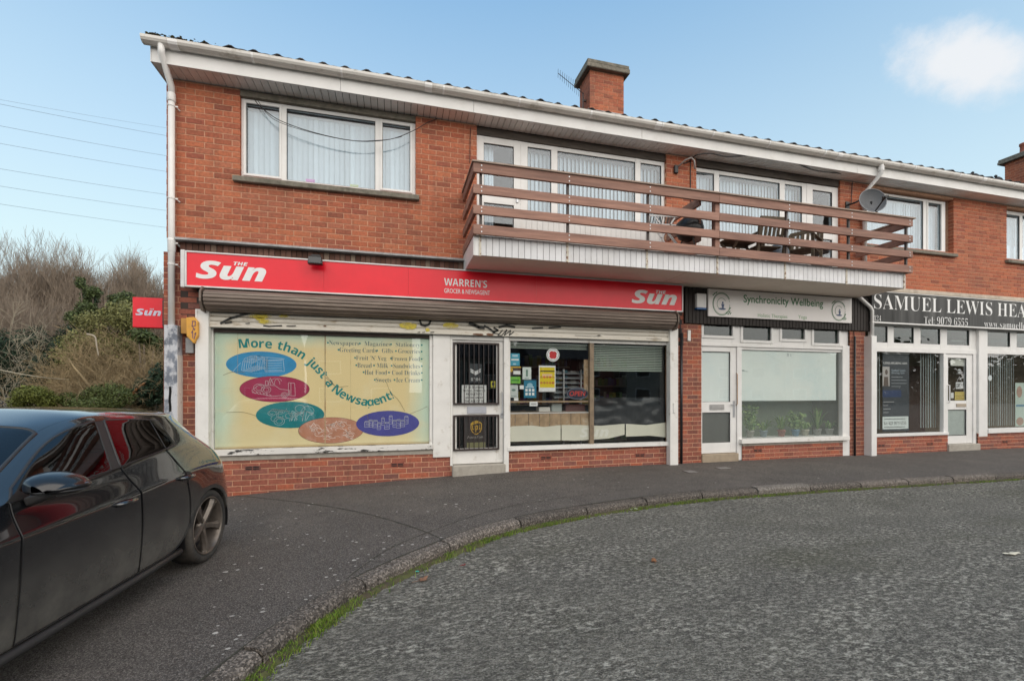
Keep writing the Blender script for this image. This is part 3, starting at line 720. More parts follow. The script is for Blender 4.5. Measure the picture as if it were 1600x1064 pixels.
for k in range(260):                            # moss on the first tiles at the gable end
    x = x0r + abs(rg.gauss(0, .38)); y = rg.uniform(-.41, -.3); z = 6.06 + rg.uniform(-.02, .035); r = rg.uniform(.008, .022)
    b.lathe([(0, -r*.5), (r, 0), (0, r*.6)], (x, y, z), 5)
tag(b.build('roof_moss', ramp_mat('dry_moss', [(.10, .085, .02), (.16, .12, .04), (.07, .07, .02)]), roof), kind='stuff')
def chimney(xa, xb, ya, yb, zb, zt, capz, over, pot=False):
    bb = MB(); bb.box(xa+.005, xb-.005, ya+.005, yb-.005, zb-1.2, zt); ch = bb.build('chimney', m_mortar, bld)
    bm_ = MB(); k = 0
    while zb + k*CH < zt - .01:
        z0_, z1_ = zb + k*CH + .005, min(zt, zb + (k+1)*CH - .005)
        x = xa - (BL/2 if k % 2 else 0)
        while x < xb - .01:
            a, c = max(x, xa), min(x+BL-.01, xb)
            if c - a > .03: bm_.box(a, c, ya+rb.uniform(-.002, .002), ya+.09, z0_, z1_); bm_.box(a, c, yb-.09, yb, z0_, z1_)
            x += BL
        y = ya + .1 - (BL/2 if k % 2 == 0 else 0)
        while y < yb - .1:
            a, c = max(y, ya+.095), min(y+BL-.01, yb-.095)
            if c - a > .03: bm_.box(xa, xa+.09, a, c, z0_, z1_); bm_.box(xb-.09, xb, a, c, z0_, z1_)
            y += BL
        k += 1
    tag(bm_.build('chimney_brick', m_brick, ch), kind='stuff')
    bb = MB(); bb.box(xa-over, xb+over, ya-over, yb+over, zt, zt+capz*.55); bb.box(xa-over+.015, xb+over-.015, ya-over+.015, yb+over-.015, zt+capz*.55, zt+capz)
    bb.build('chimney_cap', m_sill, ch, bevel=.012)
    bb = MB(); bb.box(xa-.012, xb+.012, ya-.012, ya+.05, zb-.5, zb+.10); bb.box(xa-.012, xa+.02, ya+.06, yb, zb-.5, zb+.16)
    for k in range(4): bb.box(xa-.02, xa+.02, ya+.07+k*.11, ya+.16+k*.11, zb-.3, zb+.12+.05*k)
    bb.build('chimney_flashing', m_lead, ch, bevel=.004)
    if pot:
        bb = MB(); px = (xa+xb)/2
        for q in (-.38, .3):
            bb.lathe([(.12, 0), (.135, .06), (.115, .09), (.11, .30), (.13, .32), (.13, .38), (.10, .38), (.09, .1)], (px+q, (ya+yb)/2, zt+capz), 14)
        bb.build('chimney_pot', M('terracotta', (.33, .10, .06), .8, var=.15), ch, smooth=True)
    return ch
chimney(4.34, 5.20, 2.2, 2.78, 7.74, 8.74, .19, .11)
c2 = F(1570, 257, 2.9)
chimney(c2[0], c2[0]+1.3, 2.2, 2.9, F(1570, 322, 2.9)[1]-.1, c2[1], .16, .13, True)
# ================================================================ WINDOWS AND DOORS
def frame_boxes(b, x0, x1, z0, z1, panes, y0, y1):
    """white members left between the pane rectangles (xa, xb, za, zb)"""
    ps = sorted(panes); cols = []
    for p in ps:
        if cols and abs(cols[-1][0]-p[0]) < .02: cols[-1][2].append(p)
        else: cols.append([p[0], p[1], [p]])
    x = x0
    for c in cols:
        b.box(x, c[0], y0, y1, z0, z1); x = c[1]
        z = z0
        for p in sorted(c[2], key=lambda q: q[2]):
            if p[2] - z > .002: b.box(c[0], c[1], y0+.002, y1-.002, z, p[2])
            z = p[3]
        if z1 - z > .002: b.box(c[0], c[1], y0+.002, y1-.002, z, z1)
    b.box(x, x1, y0, y1, z0, z1)
def sash(b, p, y, t=.035, d=.014):
    xa, xb, za, zb = p
    b.box(xa-t, xa-.001, y-d, y+.02, za-t, zb+t); b.box(xb+.001, xb+t, y-d, y+.02, za-t, zb+t)
    b.box(xa-.001, xb+.001, y-d-.001, y+.02, za-t, za-.001); b.box(xa-.001, xb+.001, y-d-.001, y+.02, zb+.001, zb+t)
m_gasket = flatc('black_gasket', (.02, .02, .02))
def window(parent, rect, panes, y, name='window', mat=None, gmat=None, sashes=(), depth=.07, gasket=True):
    b = MB(); frame_boxes(b, *rect, panes, y, y+depth)
    for i in sashes: sash(b, panes[i], y)
    o = b.build(name, mat or m_pvc, parent, bevel=.003)
    if gasket:
        for p in panes:
            g = MB()
            t = .007
            for q in ((p[0], p[0]+t, p[2], p[3]), (p[1]-t, p[1], p[2], p[3]), (p[0]+t, p[1]-t, p[2], p[2]+t), (p[0]+t, p[1]-t, p[3]-t, p[3])): g.box(q[0], q[1], y+.012, y+.024, q[2], q[3])
            g.build('gasket', m_gasket, o)
    for p in panes:
        g = MB(); g.box(p[0]-.003, p[1]+.003, y+.026, y+.032, p[2]-.003, p[3]+.003); g.build('pane', gmat or m_glass, o)
    return o
def sill(parent, x0, x1, z, d=.10, h=.08, mat=None, y1=.09):
    b = MB(); b.prism([(0, 0)], 0, 0) if False else None
    n = [( -d, z-h), (-d, z-.018), (y1, z), (y1, z-h)]
    b.v += [(x0, *p) for p in n] + [(x1, *p) for p in n]; b.f += [(0, 1, 2, 3)[::-1], (4, 5, 6, 7), (0, 4, 5, 1)[::-1], (1, 5, 6, 2)[::-1], (2, 6, 7, 3)[::-1], (3, 7, 4, 0)[::-1]]; b.mi += [0]*6
    return b.build('sill', mat or m_sill, parent, bevel=.008, recalc=True)
def vblind(x0, x1, z0, z1, y, label, group=None, w_=.089, mat=None, ang=.35, seed=1, skip=()):
    t = thing('vertical_blind', label, 'blind', ((x0+x1)/2, y, z1), group)
    b = MB(); b.box(x0, x1, y-.02, y+.02, z1-.03, z1); b.build('head_rail', m_pvc, t)
    r_ = random.Random(seed); s = MB(); n = 3
    for k in range(n):                           # one slightly curved slat
        a0, a1 = -.5+k/n, -.5+(k+1)/n; f_ = lambda q: -.07*math.cos(q*math.pi)
        s.face((a0, f_(a0), 0), (a1, f_(a1), 0), (a1, f_(a1), 1), (a0, f_(a0), 1))
    me = s.mesh('slat', mat or m_blind, smooth=True); x = x0 + w_*.4; step = w_*.86; k = 0
    while x < x1 - w_*.2:
        if not any(a < x < c for a, c in skip):
            o = link(bpy.data.objects.new('slat', me), t); o.location = Vector((x, y, z0+.02)) - ORG[t.name]; o.scale = (w_, w_, z1-z0-.05); o.rotation_euler = (0, 0, ang + r_.uniform(-.10, .10))
        x += step; k += 1
    return t
# --- upper left window
a = (*WIN['a'][:3], 5.66); zt, zb = a[3]-.065, a[2]+.075
pn = [(X(383), X(435), zb, zt), (X(446.5), X(586), zb-.03, zt+.01), (X(597.5), X(641), zb, zt)]
wa = window(bld, a, pn, .055, sashes=(0, 2)); sill(wa, X(363, -.06), X(655, -.06), a[2]-.002, d=.07, h=.095)
vblind(a[0]+.06, a[1]-.06, a[2]+.05, a[3]-.06, .20, 'pale vertical blind closed in the upper left three light window', 'pale vertical blinds upstairs', ang=.30)
for u0, u1, v0, v1, col, lab in ((478, 492, 276, 284, (.55, .12, .42), 'bright pink card standing on the upper left window sill'), (519, 546, 283.5, 288, (.10, .25, .42), 'flat blue box lying on the upper left window sill'), (547, 560, 284, 291, (.42, .45, .16), 'small yellow green object at the foot of the upper left blind')):
    q = RC(u0, v0, u1, v1, .12); b = MB(); zz = a[2]+.05; b.box(q[0], q[1], .10, .13, zz, zz+q[3]-q[2]); tag(b.build('sill_ornament', flatc('ornament', col), None, bevel=.004), lab, 'ornament')
# --- balcony door sets
def doorset(w_, panes, dr, side, lab, upv, lowv):
    """window lights over cladding plus a glazed door; dr = (u0,u1) of door leaf"""
    zt = w_[3]-.07; zl = 4.45
    pns = [(X(p), X(q), zl, zt) for p, q in panes]
    x0, x1 = (X(dr[1])+.0, w_[1]) if side < 0 else (w_[0], X(dr[0]))
    o = window(bld, (x0, x1, zl-.07, w_[3]), pns, .055)
    b = MB(); x = x0                              # white boarded panel under the lights
    while x < x1-.01: b.box(x+.003, min(x+.1, x1), .07, .09, w_[2], zl-.072); x += .1
    b.box(x0, x1, .085, .11, w_[2], zl-.072); b.build('panel', m_pvc, o, bevel=.003)
    d0, d1 = (w_[0], X(dr[1])-.002) if side < 0 else (X(dr[0])+.002, w_[1])
    fr = .075
    gl0, gl1 = (X(757), X(804)) if side < 0 else (X(1273.5), X(1304))
    dp = [(gl0, gl1, w_[2]+.30, 4.51), (gl0, gl1, 4.77, zt-.04)]
    d_ = window(bld, (d0, d1, w_[2], w_[3]), dp, .05, 'balcony_door', depth=.08)
    hx = gl1+.06 if side < 0 else gl0-.06
    b = MB(); b.box(hx-.018, hx+.018, .03, .05, 4.56, 4.74); b.bar((hx, .03, 4.66), (hx, -.01, 4.66), .018, .018); b.bar((hx, -.005, 4.66), (hx-.10*(-side)*-1, -.005, 4.66), .018, .018); b.build('handle', m_galv, d_, bevel=.003)
    return o, d_
wb, db = doorset(WIN['b'], [(826, 863), (873, 995), (1003.5, 1036)], (746, 815), -1, '', 0, 0)
wc, dc = doorset(WIN['c'], [(1091, 1119), (1127, 1222), (1230, 1257)], (1264, 1312), 1, '', 0, 0)
for w_, (u0, u1), lab, sd2 in ((WIN['b'], (822, 1040), 'pale vertical blind half open behind the left balcony windows', 3), (WIN['c'], (1089, 1262), 'pale vertical blind behind the right balcony windows', 4)):
    vblind(X(u0), X(u1), 4.40, w_[3]-.05, .22, lab, 'pale vertical blinds upstairs', ang=.5 if sd2 == 3 else .3, seed=sd2)
b = MB(); q = (X(757)-.05, X(775))
for k in range(6): b.tube([(q[0]+k*.045, .20+.02*(k % 2), 3.85), (q[0]+k*.045, .20+.02*(k % 2), 5.56)], .026, 6)
tag(b.build('net_curtain', m_blind, None, smooth=True), 'narrow pale curtain gathered at the left of the balcony door glass', 'curtain')
b = MB(); q = (X(1283), X(1304))
# --- right upper windows
d_ = WIN['d']; zt = d_[3]-.10; zb = d_[2]+.07
wd = window(bld, (X(1355), X(1484), d_[2], d_[3]-.03), [(X(1361), X(1449.5), zb-.02, zt+.02), (X(1456.5), X(1477), zb, zt)], .085, sashes=(1,)); sill(wd, X(1350), X(1497, -.06), d_[2]-.002, d=.07, h=.085)
vblind(X(1359), X(1480), d_[2]+.05, d_[3]-.09, .24, 'white blind closed behind the cloud reflecting upper window right of the balcony', None, ang=.12, seed=7)
e_ = WIN['e']
we = window(bld, (e_[0], e_[1], e_[2], e_[3]-.02), [(e_[0]+.09, e_[0]+.62, zb, zt), (e_[0]+.72, e_[1]-.09, zb-.02, zt+.02)], .085); sill(we, e_[0]-.06, e_[1]+.06, e_[2]-.002, d=.07, h=.085)
vblind(e_[0]+.04, e_[1]-.06, e_[2]+.05, e_[3]-.09, .24, 'white blind closed in the upper window cut by the right edge of the photo', None, ang=.12, seed=9)

# ================================================================ SHOP FRONTS (fixed parts of the terrace)
# newsagent: left poster window
zt1, zb1 = 2.255, .50
pw = RC(333, 512, 671, 695.5)
b = MB(); b.box(-2.53, pw[1], -.02, .08, zt1, 2.48); b.box(-2.60, -2.53, -.01, .08, .49, 2.48); b.box(pw[1], X(676), -.01, .08, .49, zt1)
sw = b.build('shop_window', m_pvc2, bld, bevel=.004)
b = MB(); b.box(-2.53, pw[1], .028, .034, zb1, zt1); b.build('pane', m_shopglass, sw)
b = MB(); b.box(-2.62, X(676), -.05, .08, .415, .50); b.build('sill', M('peeling_white_paint', (.72, .70, .66), .6, var=.06, bump=.4, bs=40, dirt=(.035, .033, .03), dscale=9, damt=1.0, dmin=.565, dmax=.60, stretch=(.35, 1, 1.6)), sw, bevel=.004)
b = MB(); b.box(-2.70, X(700), -.008, .1, .335, .413); b.build('ledge', m_conc, sw, bevel=.005)
# shutter guide posts and the panel by the door
b = MB(); b.box(-2.71, -2.545, -.135, -.012, -.2, 2.50); b.box(-2.695, -2.675, -.142, -.134, -.2, 2.5); b.build('guide_post', m_pvc2, bld, bevel=.006)
b = MB(); b.box(X(1040.5), X(1053), -.135, -.012, -.01, 2.50); b.box(X(1052.2, -.13)-.01, X(1053, -.13)+.02, -.150, -.134, .95, 1.14); b.build('guide_post', m_pvc2, bld, bevel=.006)
b = MB(); b.box(X(676)+.003, X(703), -.035, .09, .28, 2.28); b.build('door_panel', m_pvc2, bld, bevel=.006)
# newsagent door
dx0, dx1 = X(708), X(779.5); DZ0 = F(745, 724)[1]
b = MB(); b.box(X(703)+.002, X(707), -.02, .09, DZ0-.02, 2.26); b.box(X(786.5), X(794), -.05, .09, -.02, 2.26); b.box(X(707), X(786.5), -.018, .09, 2.19, 2.26); b.build('door_frame', m_pvc2, bld, bevel=.004)
lz = [DZ0, F(745, 703)[1], F(745, 648)[1], F(745, 632)[1], F(745, 535)[1], 2.185]
dr = window(bld, (X(707)+.004, X(786.5)-.004, DZ0, 2.185), [(dx0+.06, dx1-.04, lz[1]+.03, lz[2]), (dx0+.06, dx1-.04, lz[3], lz[4])], .012, 'shop_door', m_pvc2, m_shopglass, depth=.055)
b = MB(); b.box(X(730), X(760), -.004, .011, F(745, 646)[1], F(745, 635)[1]); b.build('letter_plate', M('grey_plate', (.42, .43, .47), .4), dr, bevel=.003)
gr = MB()
for zz0, zz1 in ((lz[1], lz[2]+.0), (lz[3], 2.15)):
    for xx in (dx0, dx1-.028): gr.box(xx, xx+.028, -.03, -.008, zz0, zz1)
    for zz in (zz0, zz1-.028): gr.box(dx0+.028, dx1-.028, -.03, -.008, zz, zz+.028)
    for k in range(8): gr.tube([(dx0+.10+k*(dx1-dx0-.2)/7, -.018, zz0+.02), (dx0+.10+k*(dx1-dx0-.2)/7, -.018, zz1-.02)], .0075, 6)
gr.build('security_grille', M('brown_steel_grille', (.035, .022, .02), .45, var=.3), dr)
hx = X(784); b = MB(); b.tube([(hx, -.01, 1.33), (hx, -.05, 1.31), (hx, -.05, .98), (hx, -.01, .96)], .010, 6); b.box(hx-.02, hx+.02, -.002, .012, .9, .98); b.build('handle', m_galv, dr, smooth=False)
b = MB(); b.box(X(706), X(788), -.10, .1, zg(1.3, 0)-.1, DZ0-.01); b.build('door_step', m_conc, bld, bevel=.012)
# newsagent: right window
w2 = RC(794.5, 532, 1040.5, 689)
zb2, zt2 = .415, 2.20
mul = (X(921.5), X(928))
b = MB(); b.box(w2[0]-.02, w2[1], -.02, .08, zt2, 2.48); b.box(X(794)+.002, w2[0]+.03, -.01, .08, zb2, zt2)
sw2 = b.build('shop_window', m_pvc2, bld, bevel=.004)
b = MB(); b.box(mul[0], mul[1], -.005, .07, zb2, zt2); b.build('mullion', M('weathered_bronze', (.23, .17, .11), .5, var=.2, vs=12, dirt=(.1, .07, .05), dscale=8), sw2, bevel=.003)
for p in ((w2[0]+.03, mul[0]), (mul[1], w2[1])):
    b = MB(); b.box(p[0], p[1], .028, .034, zb2, zt2); b.build('pane', m_shopglass, sw2)
b = MB(); b.box(X(792), X(1041), -.06, .08, .345, .415); b.build('sill', m_pvc2, sw2, bevel=.004)
b = MB(); b.box(X(794), 5.03, -.006, .1, .337, .343); b.build('ledge', m_conc, sw2)
# air bricks in the plinth
for u, v in ((395, 731), (621, 726), (853, 715), (1000, 711), (1184, 703.5), (1298, 700), (1377, 696), (1453, 693.5), (1570, 690)):
    x, z = F(u, v); b = MB(); b.box(x-.105, x+.105, -.004, .02, z-.034, z+.034); o = b.build('air_brick', m_brick2, wall)
    b = MB()
    for i in range(2):
        for j in range(2): b.box(x-.09+i*.095, x-.01+i*.095, -.0065, -.002, z-.022+j*.026, z-.006+j*.026)
    b.build('vent_slot', m_black, o)
# ---- wellbeing shop
Y2 = .04
z_tr0, z_tr1 = F(1125, 541)[1], F(1125, 536)[1]
ztop2 = F(1125, 500.5)[1]
x0, x1 = X(1096), X(1328)
tl = [(X(1101), X(1146)), (X(1162.5), X(1206.5)), (X(1223.5), X(1259)), (X(1273.5), X(1312.5))]
zz = [(F(1125, 524)[1], F(1125, 507)[1]), (F(1185, 531.5)[1]-.0, F(1185, 506.5)[1]), (F(1240, 529.5)[1], F(1240, 513)[1]), (F(1290, 536)[1], F(1290, 511.5)[1])]
m_dglass = glass('transom_glass', (.62, .68, .66), 1.3)
twn = window(bld, (x0, x1, z_tr0+.05, ztop2+.02), [(p[0], p[1], q[0], q[1]) for p, q in zip(tl, zz)], Y2, 'transom_window', m_pvc, m_dglass)
b = MB()
for p, q in zip(tl, zz): sash(b, (*p, *q), Y2, t=.055, d=.022)
for i in (0, 2): b.box(tl[i][0]+.03, tl[i][1]-.03, Y2-.04, Y2-.02, zz[i][1]+.065, zz[i][1]+.085)
b.build('sash', m_pvc, twn, bevel=.004)
b = MB(); b.box(x0, x1-.12, Y2-.03, Y2+.06, z_tr0-.0, z_tr0+.048); b.build('transom_bar', m_pvc, bld, bevel=.004)
DZ2 = F(1125, 708)[1]
wdr = window(bld, (X(1097), X(1152.5), DZ2, z_tr0-.004), [(X(1099.5), X(1143.5), F(1120, 692)[1], F(1120, 644.5)[1]), (X(1099.5), X(1143.5), F(1120, 628)[1], F(1120, 549)[1])], Y2, 'shop_door', m_pvc, m_shopglass, depth=.06)
q = RC(1111, 632, 1133.5, 640); b = MB(); b.box(q[0], q[1], Y2-.012, Y2, q[2], q[3]); b.box(q[0]+.025, q[1]-.025, Y2-.018, Y2-.01, q[2]+.025, q[3]-.02); b.build('letter_plate', M('satin_plate', (.45, .44, .43), .35, metal=.4), wdr, bevel=.003)
hx = X(1149); b = MB(); b.box(hx-.022, hx+.022, Y2-.012, Y2, F(1149, 652)[1], F(1149, 626)[1]); b.bar((hx, Y2-.05, F(1149, 632)[1]), (hx-.11, Y2-.05, F(1149, 632)[1]), .018, .018); b.bar((hx, Y2-.05, F(1149, 632)[1]), (hx, Y2, F(1149, 632)[1]), .018, .018); b.build('handle', m_galv, wdr, bevel=.003)
b = MB(); b.tube([(X(1151.5), Y2-.02, 1.70), (X(1151.5), Y2-.05, 1.68), (X(1151.5), Y2-.05, 1.10), (X(1151.5), Y2-.02, 1.08)], .009, 6); b.build('pull_handle', M('brass_pull', (.45, .28, .17), .4, metal=.6), wdr)
b = MB(); b.box(X(1096), X(1153), -.03, .2, -.1, DZ2-.008); b.build('door_step', M('sandstone_step', (.36, .29, .21), .9, var=.15), bld, bevel=.01)
wxr = RC(1160.5, 546, 1316, 681)
b = MB(); b.box(X(1153), X(1160.5), Y2-.02, Y2+.06, F(1158, 719)[1], z_tr0-.002); b.box(X(1317), X(1328), Y2-.035, Y2+.06, F(1322, 712)[1], z_tr0+.09); b.box(X(1160.5), X(1317), Y2, Y2+.06, wxr[3], z_tr0-.002)
wsh = b.build('shop_window', m_pvc, bld, bevel=.004)
b = MB(); b.box(wxr[0], wxr[1], Y2+.026, Y2+.032, wxr[2], wxr[3]); b.build('pane', glass('dusty_glass', (.985, .995, .99), 1.0, film=.065, filmcol=(.70, .78, .74)), wsh)
b = MB(); b.box(X(1156), X(1324), -.06, Y2+.06, F(1240, 688.5)[1]-.02, wxr[2]+.0); b.build('sill', m_pvc2, wsh, bevel=.005)
b = MB(); b.box(X(1160.5), X(1317), -.008, .1, F(1240, 694)[1], F(1240, 688.5)[1]-.022); b.build('ledge', m_conc, wsh, bevel=.004)
# ---- hearing shop
Y3 = .05
z3b, z3t = F(1420, 549)[1], 2.56
zt0, zt1_ = F(1420, 543)[1], F(1420, 511)[1]
tp = [(1368.5, 1391), (1400.5, 1432), (1442.5, 1473.5), (1484, 1519), (1543.5, 1583), (1593, 1640)]
x0, x1 = X(1365), XR
tw3 = window(bld, (x0, x1, zt0+.0, zt1_+.08), [(X(p), X(q), zt0+.10, zt1_) for p, q in tp], Y3, 'transom_window', m_pvc, m_dglass)
b = MB(); b.box(x0, X(1529), Y3-.02, Y3+.06, z3b-.02, zt0-.002); b.build('transom_bar', m_pvc, bld, bevel=.004)
b = MB(); b.box(X(1529), X(1542.5), Y3-.06, Y3+.08, F(1535, 682)[1], zt1_+.09); b.build('pilaster', m_pvc, bld, bevel=.006)
b = MB(); b.box(X(1477), X(1481), Y3-.02, Y3+.06, 0, z3b-.022); b.box(X(1523.5), X(1528.5), Y3-.02, Y3+.06, 0, z3b-.022); b.build('door_frame', m_pvc, bld, bevel=.004)
w3 = RC(1368.5, 550, 1476.5, 675)
b = MB(); b.box(X(1365), w3[0], Y3, Y3+.06, .38, z3b-.022); sw3 = b.build('shop_window', m_pvc, bld, bevel=.004)
b = MB(); b.box(w3[0], w3[1], Y3+.026, Y3+.032, w3[2], z3b-.022); b.build('pane', m_shopglass, sw3)
b = MB(); b.box(X(1365), X(1480.5), -.03, Y3+.06, F(1420, 681)[1], w3[2]); b.build('sill', m_pvc, sw3, bevel=.005)
b = MB(); b.box(X(1369), X(1481), -.008, .1, .377, F(1420, 681)[1]-.003); b.build('ledge', m_conc, sw3)
w4 = (X(1543.5), XR-.3, F(1570, 669)[1], z3b+.0)
b = MB(); b.box(w4[0]-.02, XR-.3, Y3-.02, Y3+.06, w4[3], zt0-.002); sw4 = b.build('shop_window', m_pvc, bld, bevel=.004)
b = MB(); b.box(w4[0], w4[1], Y3+.026, Y3+.032, w4[2], w4[3]); b.build('pane', m_shopglass, sw4)
b = MB(); b.box(X(1542.5), XR-.3, -.03, Y3+.06, F(1570, 676)[1], w4[2]); b.build('sill', m_pvc, sw4, bevel=.005)
b = MB(); b.box(X(1541), XR, -.008, .1, .377, F(1570, 676)[1]-.003); b.build('ledge', m_conc, sw4)
DZ3 = F(1505, 693)[1]
dr3 = window(bld, (X(1481)+.004, X(1523.5)-.004, DZ3, z3b-.026), [(X(1485.5), X(1514.5), F(1500, 681)[1], F(1500, 640)[1]), (X(1485.5), X(1514.5), F(1500, 626)[1], F(1500, 559)[1])], Y3, 'shop_door', m_pvc, m_shopglass, depth=.06)
b = MB(); b.box(X(1486), X(1514), Y3+.034, Y3+.04, F(1500, 680)[1], F(1500, 640)[1]); b.build('frosted_panel', M('frosted_panel', (.42, .47, .44), .5), dr3)
q = RC(1494, 630.5, 1509, 635.5, Y3); b = MB(); b.box(q[0], q[1], Y3-.012, Y3, q[2], q[3]); b.build('letter_plate', M('brass_plate', (.5, .42, .33), .4, metal=.4), dr3, bevel=.003)
b = MB(); b.tube([(X(1484), Y3-.01, 1.5), (X(1484), Y3-.05, 1.48), (X(1484), Y3-.05, 1.1), (X(1484), Y3-.01, 1.08)], .01, 6); b.build('handle', m_pvc, dr3)
b = MB(); b.box(X(1480), X(1529), -.04, .2, -.1, DZ3-.006); b.build('door_step', m_conc, bld, bevel=.01)
# shop floors, counters and rooms seen dimly through the glass
b = MB()
for xa, xb in ((X(700), 5.2), (5.4, 9.4), (9.6, XR-.3)): b.box(xa, xb, .25, 3.6, .02, .06)
b.build('shop_floor', M('vinyl_floor', (.12, .11, .10), .5), bld)
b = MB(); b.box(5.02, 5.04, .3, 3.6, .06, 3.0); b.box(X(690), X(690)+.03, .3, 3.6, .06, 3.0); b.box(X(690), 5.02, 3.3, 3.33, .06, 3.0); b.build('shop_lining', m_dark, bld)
# downpipes
def clip_band(b, x, y, z, r): b.lathe([(r, -.012), (r+.007, -.010), (r+.007, .010), (r, .012)], (x, y, z), 10)
rp = .041
px = X(268.3, -.07); b = MB()
b.tube([(X(252, -.37)+.0, -.37, 5.99), (X(252, -.37), -.37, 5.86), (px, -.075, 5.60), (px, -.075, 5.46)], rp, 10); b.tube([(px, -.075, 5.47), (px, -.075, 2.0)], rp, 12)
b.lathe([(.047, -.06), (.05, -.055), (.05, .05), (.044, .06)], (px, -.075, 5.45), 12)
dpipe = b.build('downpipe', m_pvc, bld, smooth=True)
b = MB()
for z in (5.33, 4.04, 3.42, 3.12): clip_band(b, px, -.075, z, rp); b.box(px-.005, px+.075, -.075, -.06, z-.01, z+.01); b.bar((px+.05, -.06, z), (px+.075, -.005, z-.02), .012, .012)
b.build('pipe_clip', m_pvc, dpipe)
b = MB(); b.lathe([(.043, -.13), (.048, -.12), (.048, .0), (.052, .02), (.052, .05), (.042, .06)], (px, -.075, 3.42), 12); b.build('pipe_socket', m_pvc, dpipe, smooth=True)
# steel cover boxed round the foot of the pipe
bx0, bx1 = X(256, -.16), X(277, -.16); zt_ = F(270, 508, -.16)[1]
b = MB(); b.box(bx0, bx1, -.16, .0, -.6, zt_)
m_cov = M('flaking_grey_cover', (.17, .19, .23), .6, var=.3, vs=9, bump=.4, bs=40, dirt=(.56, .57, .60), dscale=6, damt=.95, dmin=.43, dmax=.56, stretch=(1, 1, .7))
cov = b.build('pipe_cover', m_cov, bld, bevel=.006)
b = MB(); b.box(bx1+.001, bx1+.006, -.158, -.004, -.5, F(280, 556)[1]); b.build('flaking_side', M('rust_flecked_white', (.66, .62, .56), .7, var=.08, bump=.4, dirt=(.25, .10, .05), dscale=9, damt=.8, dmin=.60, dmax=.66, stretch=(1, 1, .5)), cov)
b = MB(); gx_, gz_ = F(265.5, 607, -.163); P_ = [(gx_+.004*math.sin(k*.8), gz_+.02-k*.03) for k in range(12)]; b.ribbon(P_, .03, -.1625); b.build('paint_mark', m_black, cov)
px = X(1351, -.06); b = MB(); b.tube([(X(1377, -.37), -.37, 5.97), (X(1377, -.37), -.37, 5.80), (px, -.06, 5.52), (px, -.06, 3.56)], rp, 10); dp2 = b.build('downpipe', m_pvc, bld, smooth=True); b = MB()
for z in (5.40, 4.9): clip_band(b, px, -.06, z, rp)
b.lathe([(.05, -.04), (.05, .05), (.044, .06)], (X(1377, -.37), -.37, 5.88), 12); b.build('pipe_clip', m_pvc, dp2)
b = MB(); px = X(1362.5, -.10); b.tube([(X(1338, -.1), -.1, 3.36), (px-.05, -.1, 3.12), (px, -.1, 3.05), (px, -.1, 2.42)], .035, 10); b.build('downpipe', m_pvc, bld, smooth=True)
b = MB(); b.box(X(1350), X(1368, -.13), -.16, .02, F(1363, 712)[1]-.02, F(1363, 525, -.13)[1]); b.build('pipe_boxing', m_pvc, bld, bevel=.006)
for u, zt_, r_ in ((1065, F(1065, 521)[1], .024), (1336, 2.5, .02)):
    px = X(u, -.04); b = MB(); b.tube([(px, -.035, -.02), (px, -.035, zt_)], r_, 10); b.build('black_conduit', M('black_painted_pipe', (.02, .022, .026), .35), bld, smooth=True)
    b = MB(); b.tube([(px, -.02, zt_), (px-.01, -.015, zt_+.25), (px-.03, -.015, 2.75)], .008, 6); b.build('conduit_cable', m_black, bld)
b = MB(); q = RC(1073.5, 516, 1078, 533); b.box(q[0], q[1], -.03, .0, q[2], q[3]); b.build('white_conduit', m_pvc2, bld, bevel=.003)
# ================================================================ SIGNS AND SHUTTER
def sign_mat(name, col, rough=.28):
    return M(name, col, rough, var=.06, vs=1.6, dirt=tuple(c*.8 for c in col), dscale=1.4, damt=.4, coat=.08, spec=.35)
m_red = sign_mat('red_sign_film', (.82, .010, .028))
m_wht = flatc('white_vinyl', (.80, .80, .79))
m_alu = M('sign_edge_alu', (.62, .61, .60), .4, metal=.2, var=.1)
YS = -.20
sx0, sx1, sz0, sz1 = F(289, 400, YS)[0], F(1067, 450, YS)[0], 2.79, 3.292
sg = thing('fascia_sign', 'long glossy red newsagent fascia sign with white newspaper lettering at both ends', 'shop sign', ((sx0+sx1)/2, YS, sz0))
j_ = [sx0+.022, F(506, 430, YS)[0], F(638, 430, YS)[0], F(838, 430, YS)[0], sx1-.022]
for i in range(4):
    b = MB(); b.box(j_[i]+.0008, j_[i+1]-.0008, YS, YS+.05, sz0+.024, sz1-.022); b.build('panel', m_red, sg)
b = MB(); b.box(sx0, sx1, YS-.012, YS+.06, sz0, sz0+.024); b.box(sx0, sx1, YS-.012, YS+.06, sz1-.022, sz1); b.box(sx0, sx0+.022, YS-.012, YS+.06, sz0+.024, sz1-.022); b.box(sx1-.022, sx1, YS-.012, YS+.06, sz0+.024, sz1-.022)
b.build('sign_frame', m_alu, sg, bevel=.003)
b = MB(); b.box(sx0, sx1, YS+.06, -.02, sz0+.02, sz1-.02); b.build('backing', m_dark, sg)
b = MB(); b.box(sx0-.058, sx0-.002, YS-.004, YS+.04, sz0-.01, sz1+.012)
b.build('end_plate', m_alu, sg, bevel=.012, seg=2)
def sun_logo(par, u0, v0, u1, v1, t0, t1, y, mat, slant=0.0):
    q = RC(u0, v0, u1, v1, y); lettering(sansbi('Sun'), q[0], q[1], q[2], q[3], y-.003, mat, par, off=.022, shear=.06)
    q = RC(*t0, *t1, y); lettering(sansbi('THE'), q[0], q[1], q[2], q[3], y-.003, mat, par, off=.012)
sun_logo(sg, 306, 406, 416, 441, (365, 409), (387.5, 416), YS, m_wht)
sun_logo(sg, 987, 452, 1057.5, 477.5, (1024.5, 453.5), (1040.5, 459.5), YS, m_wht)
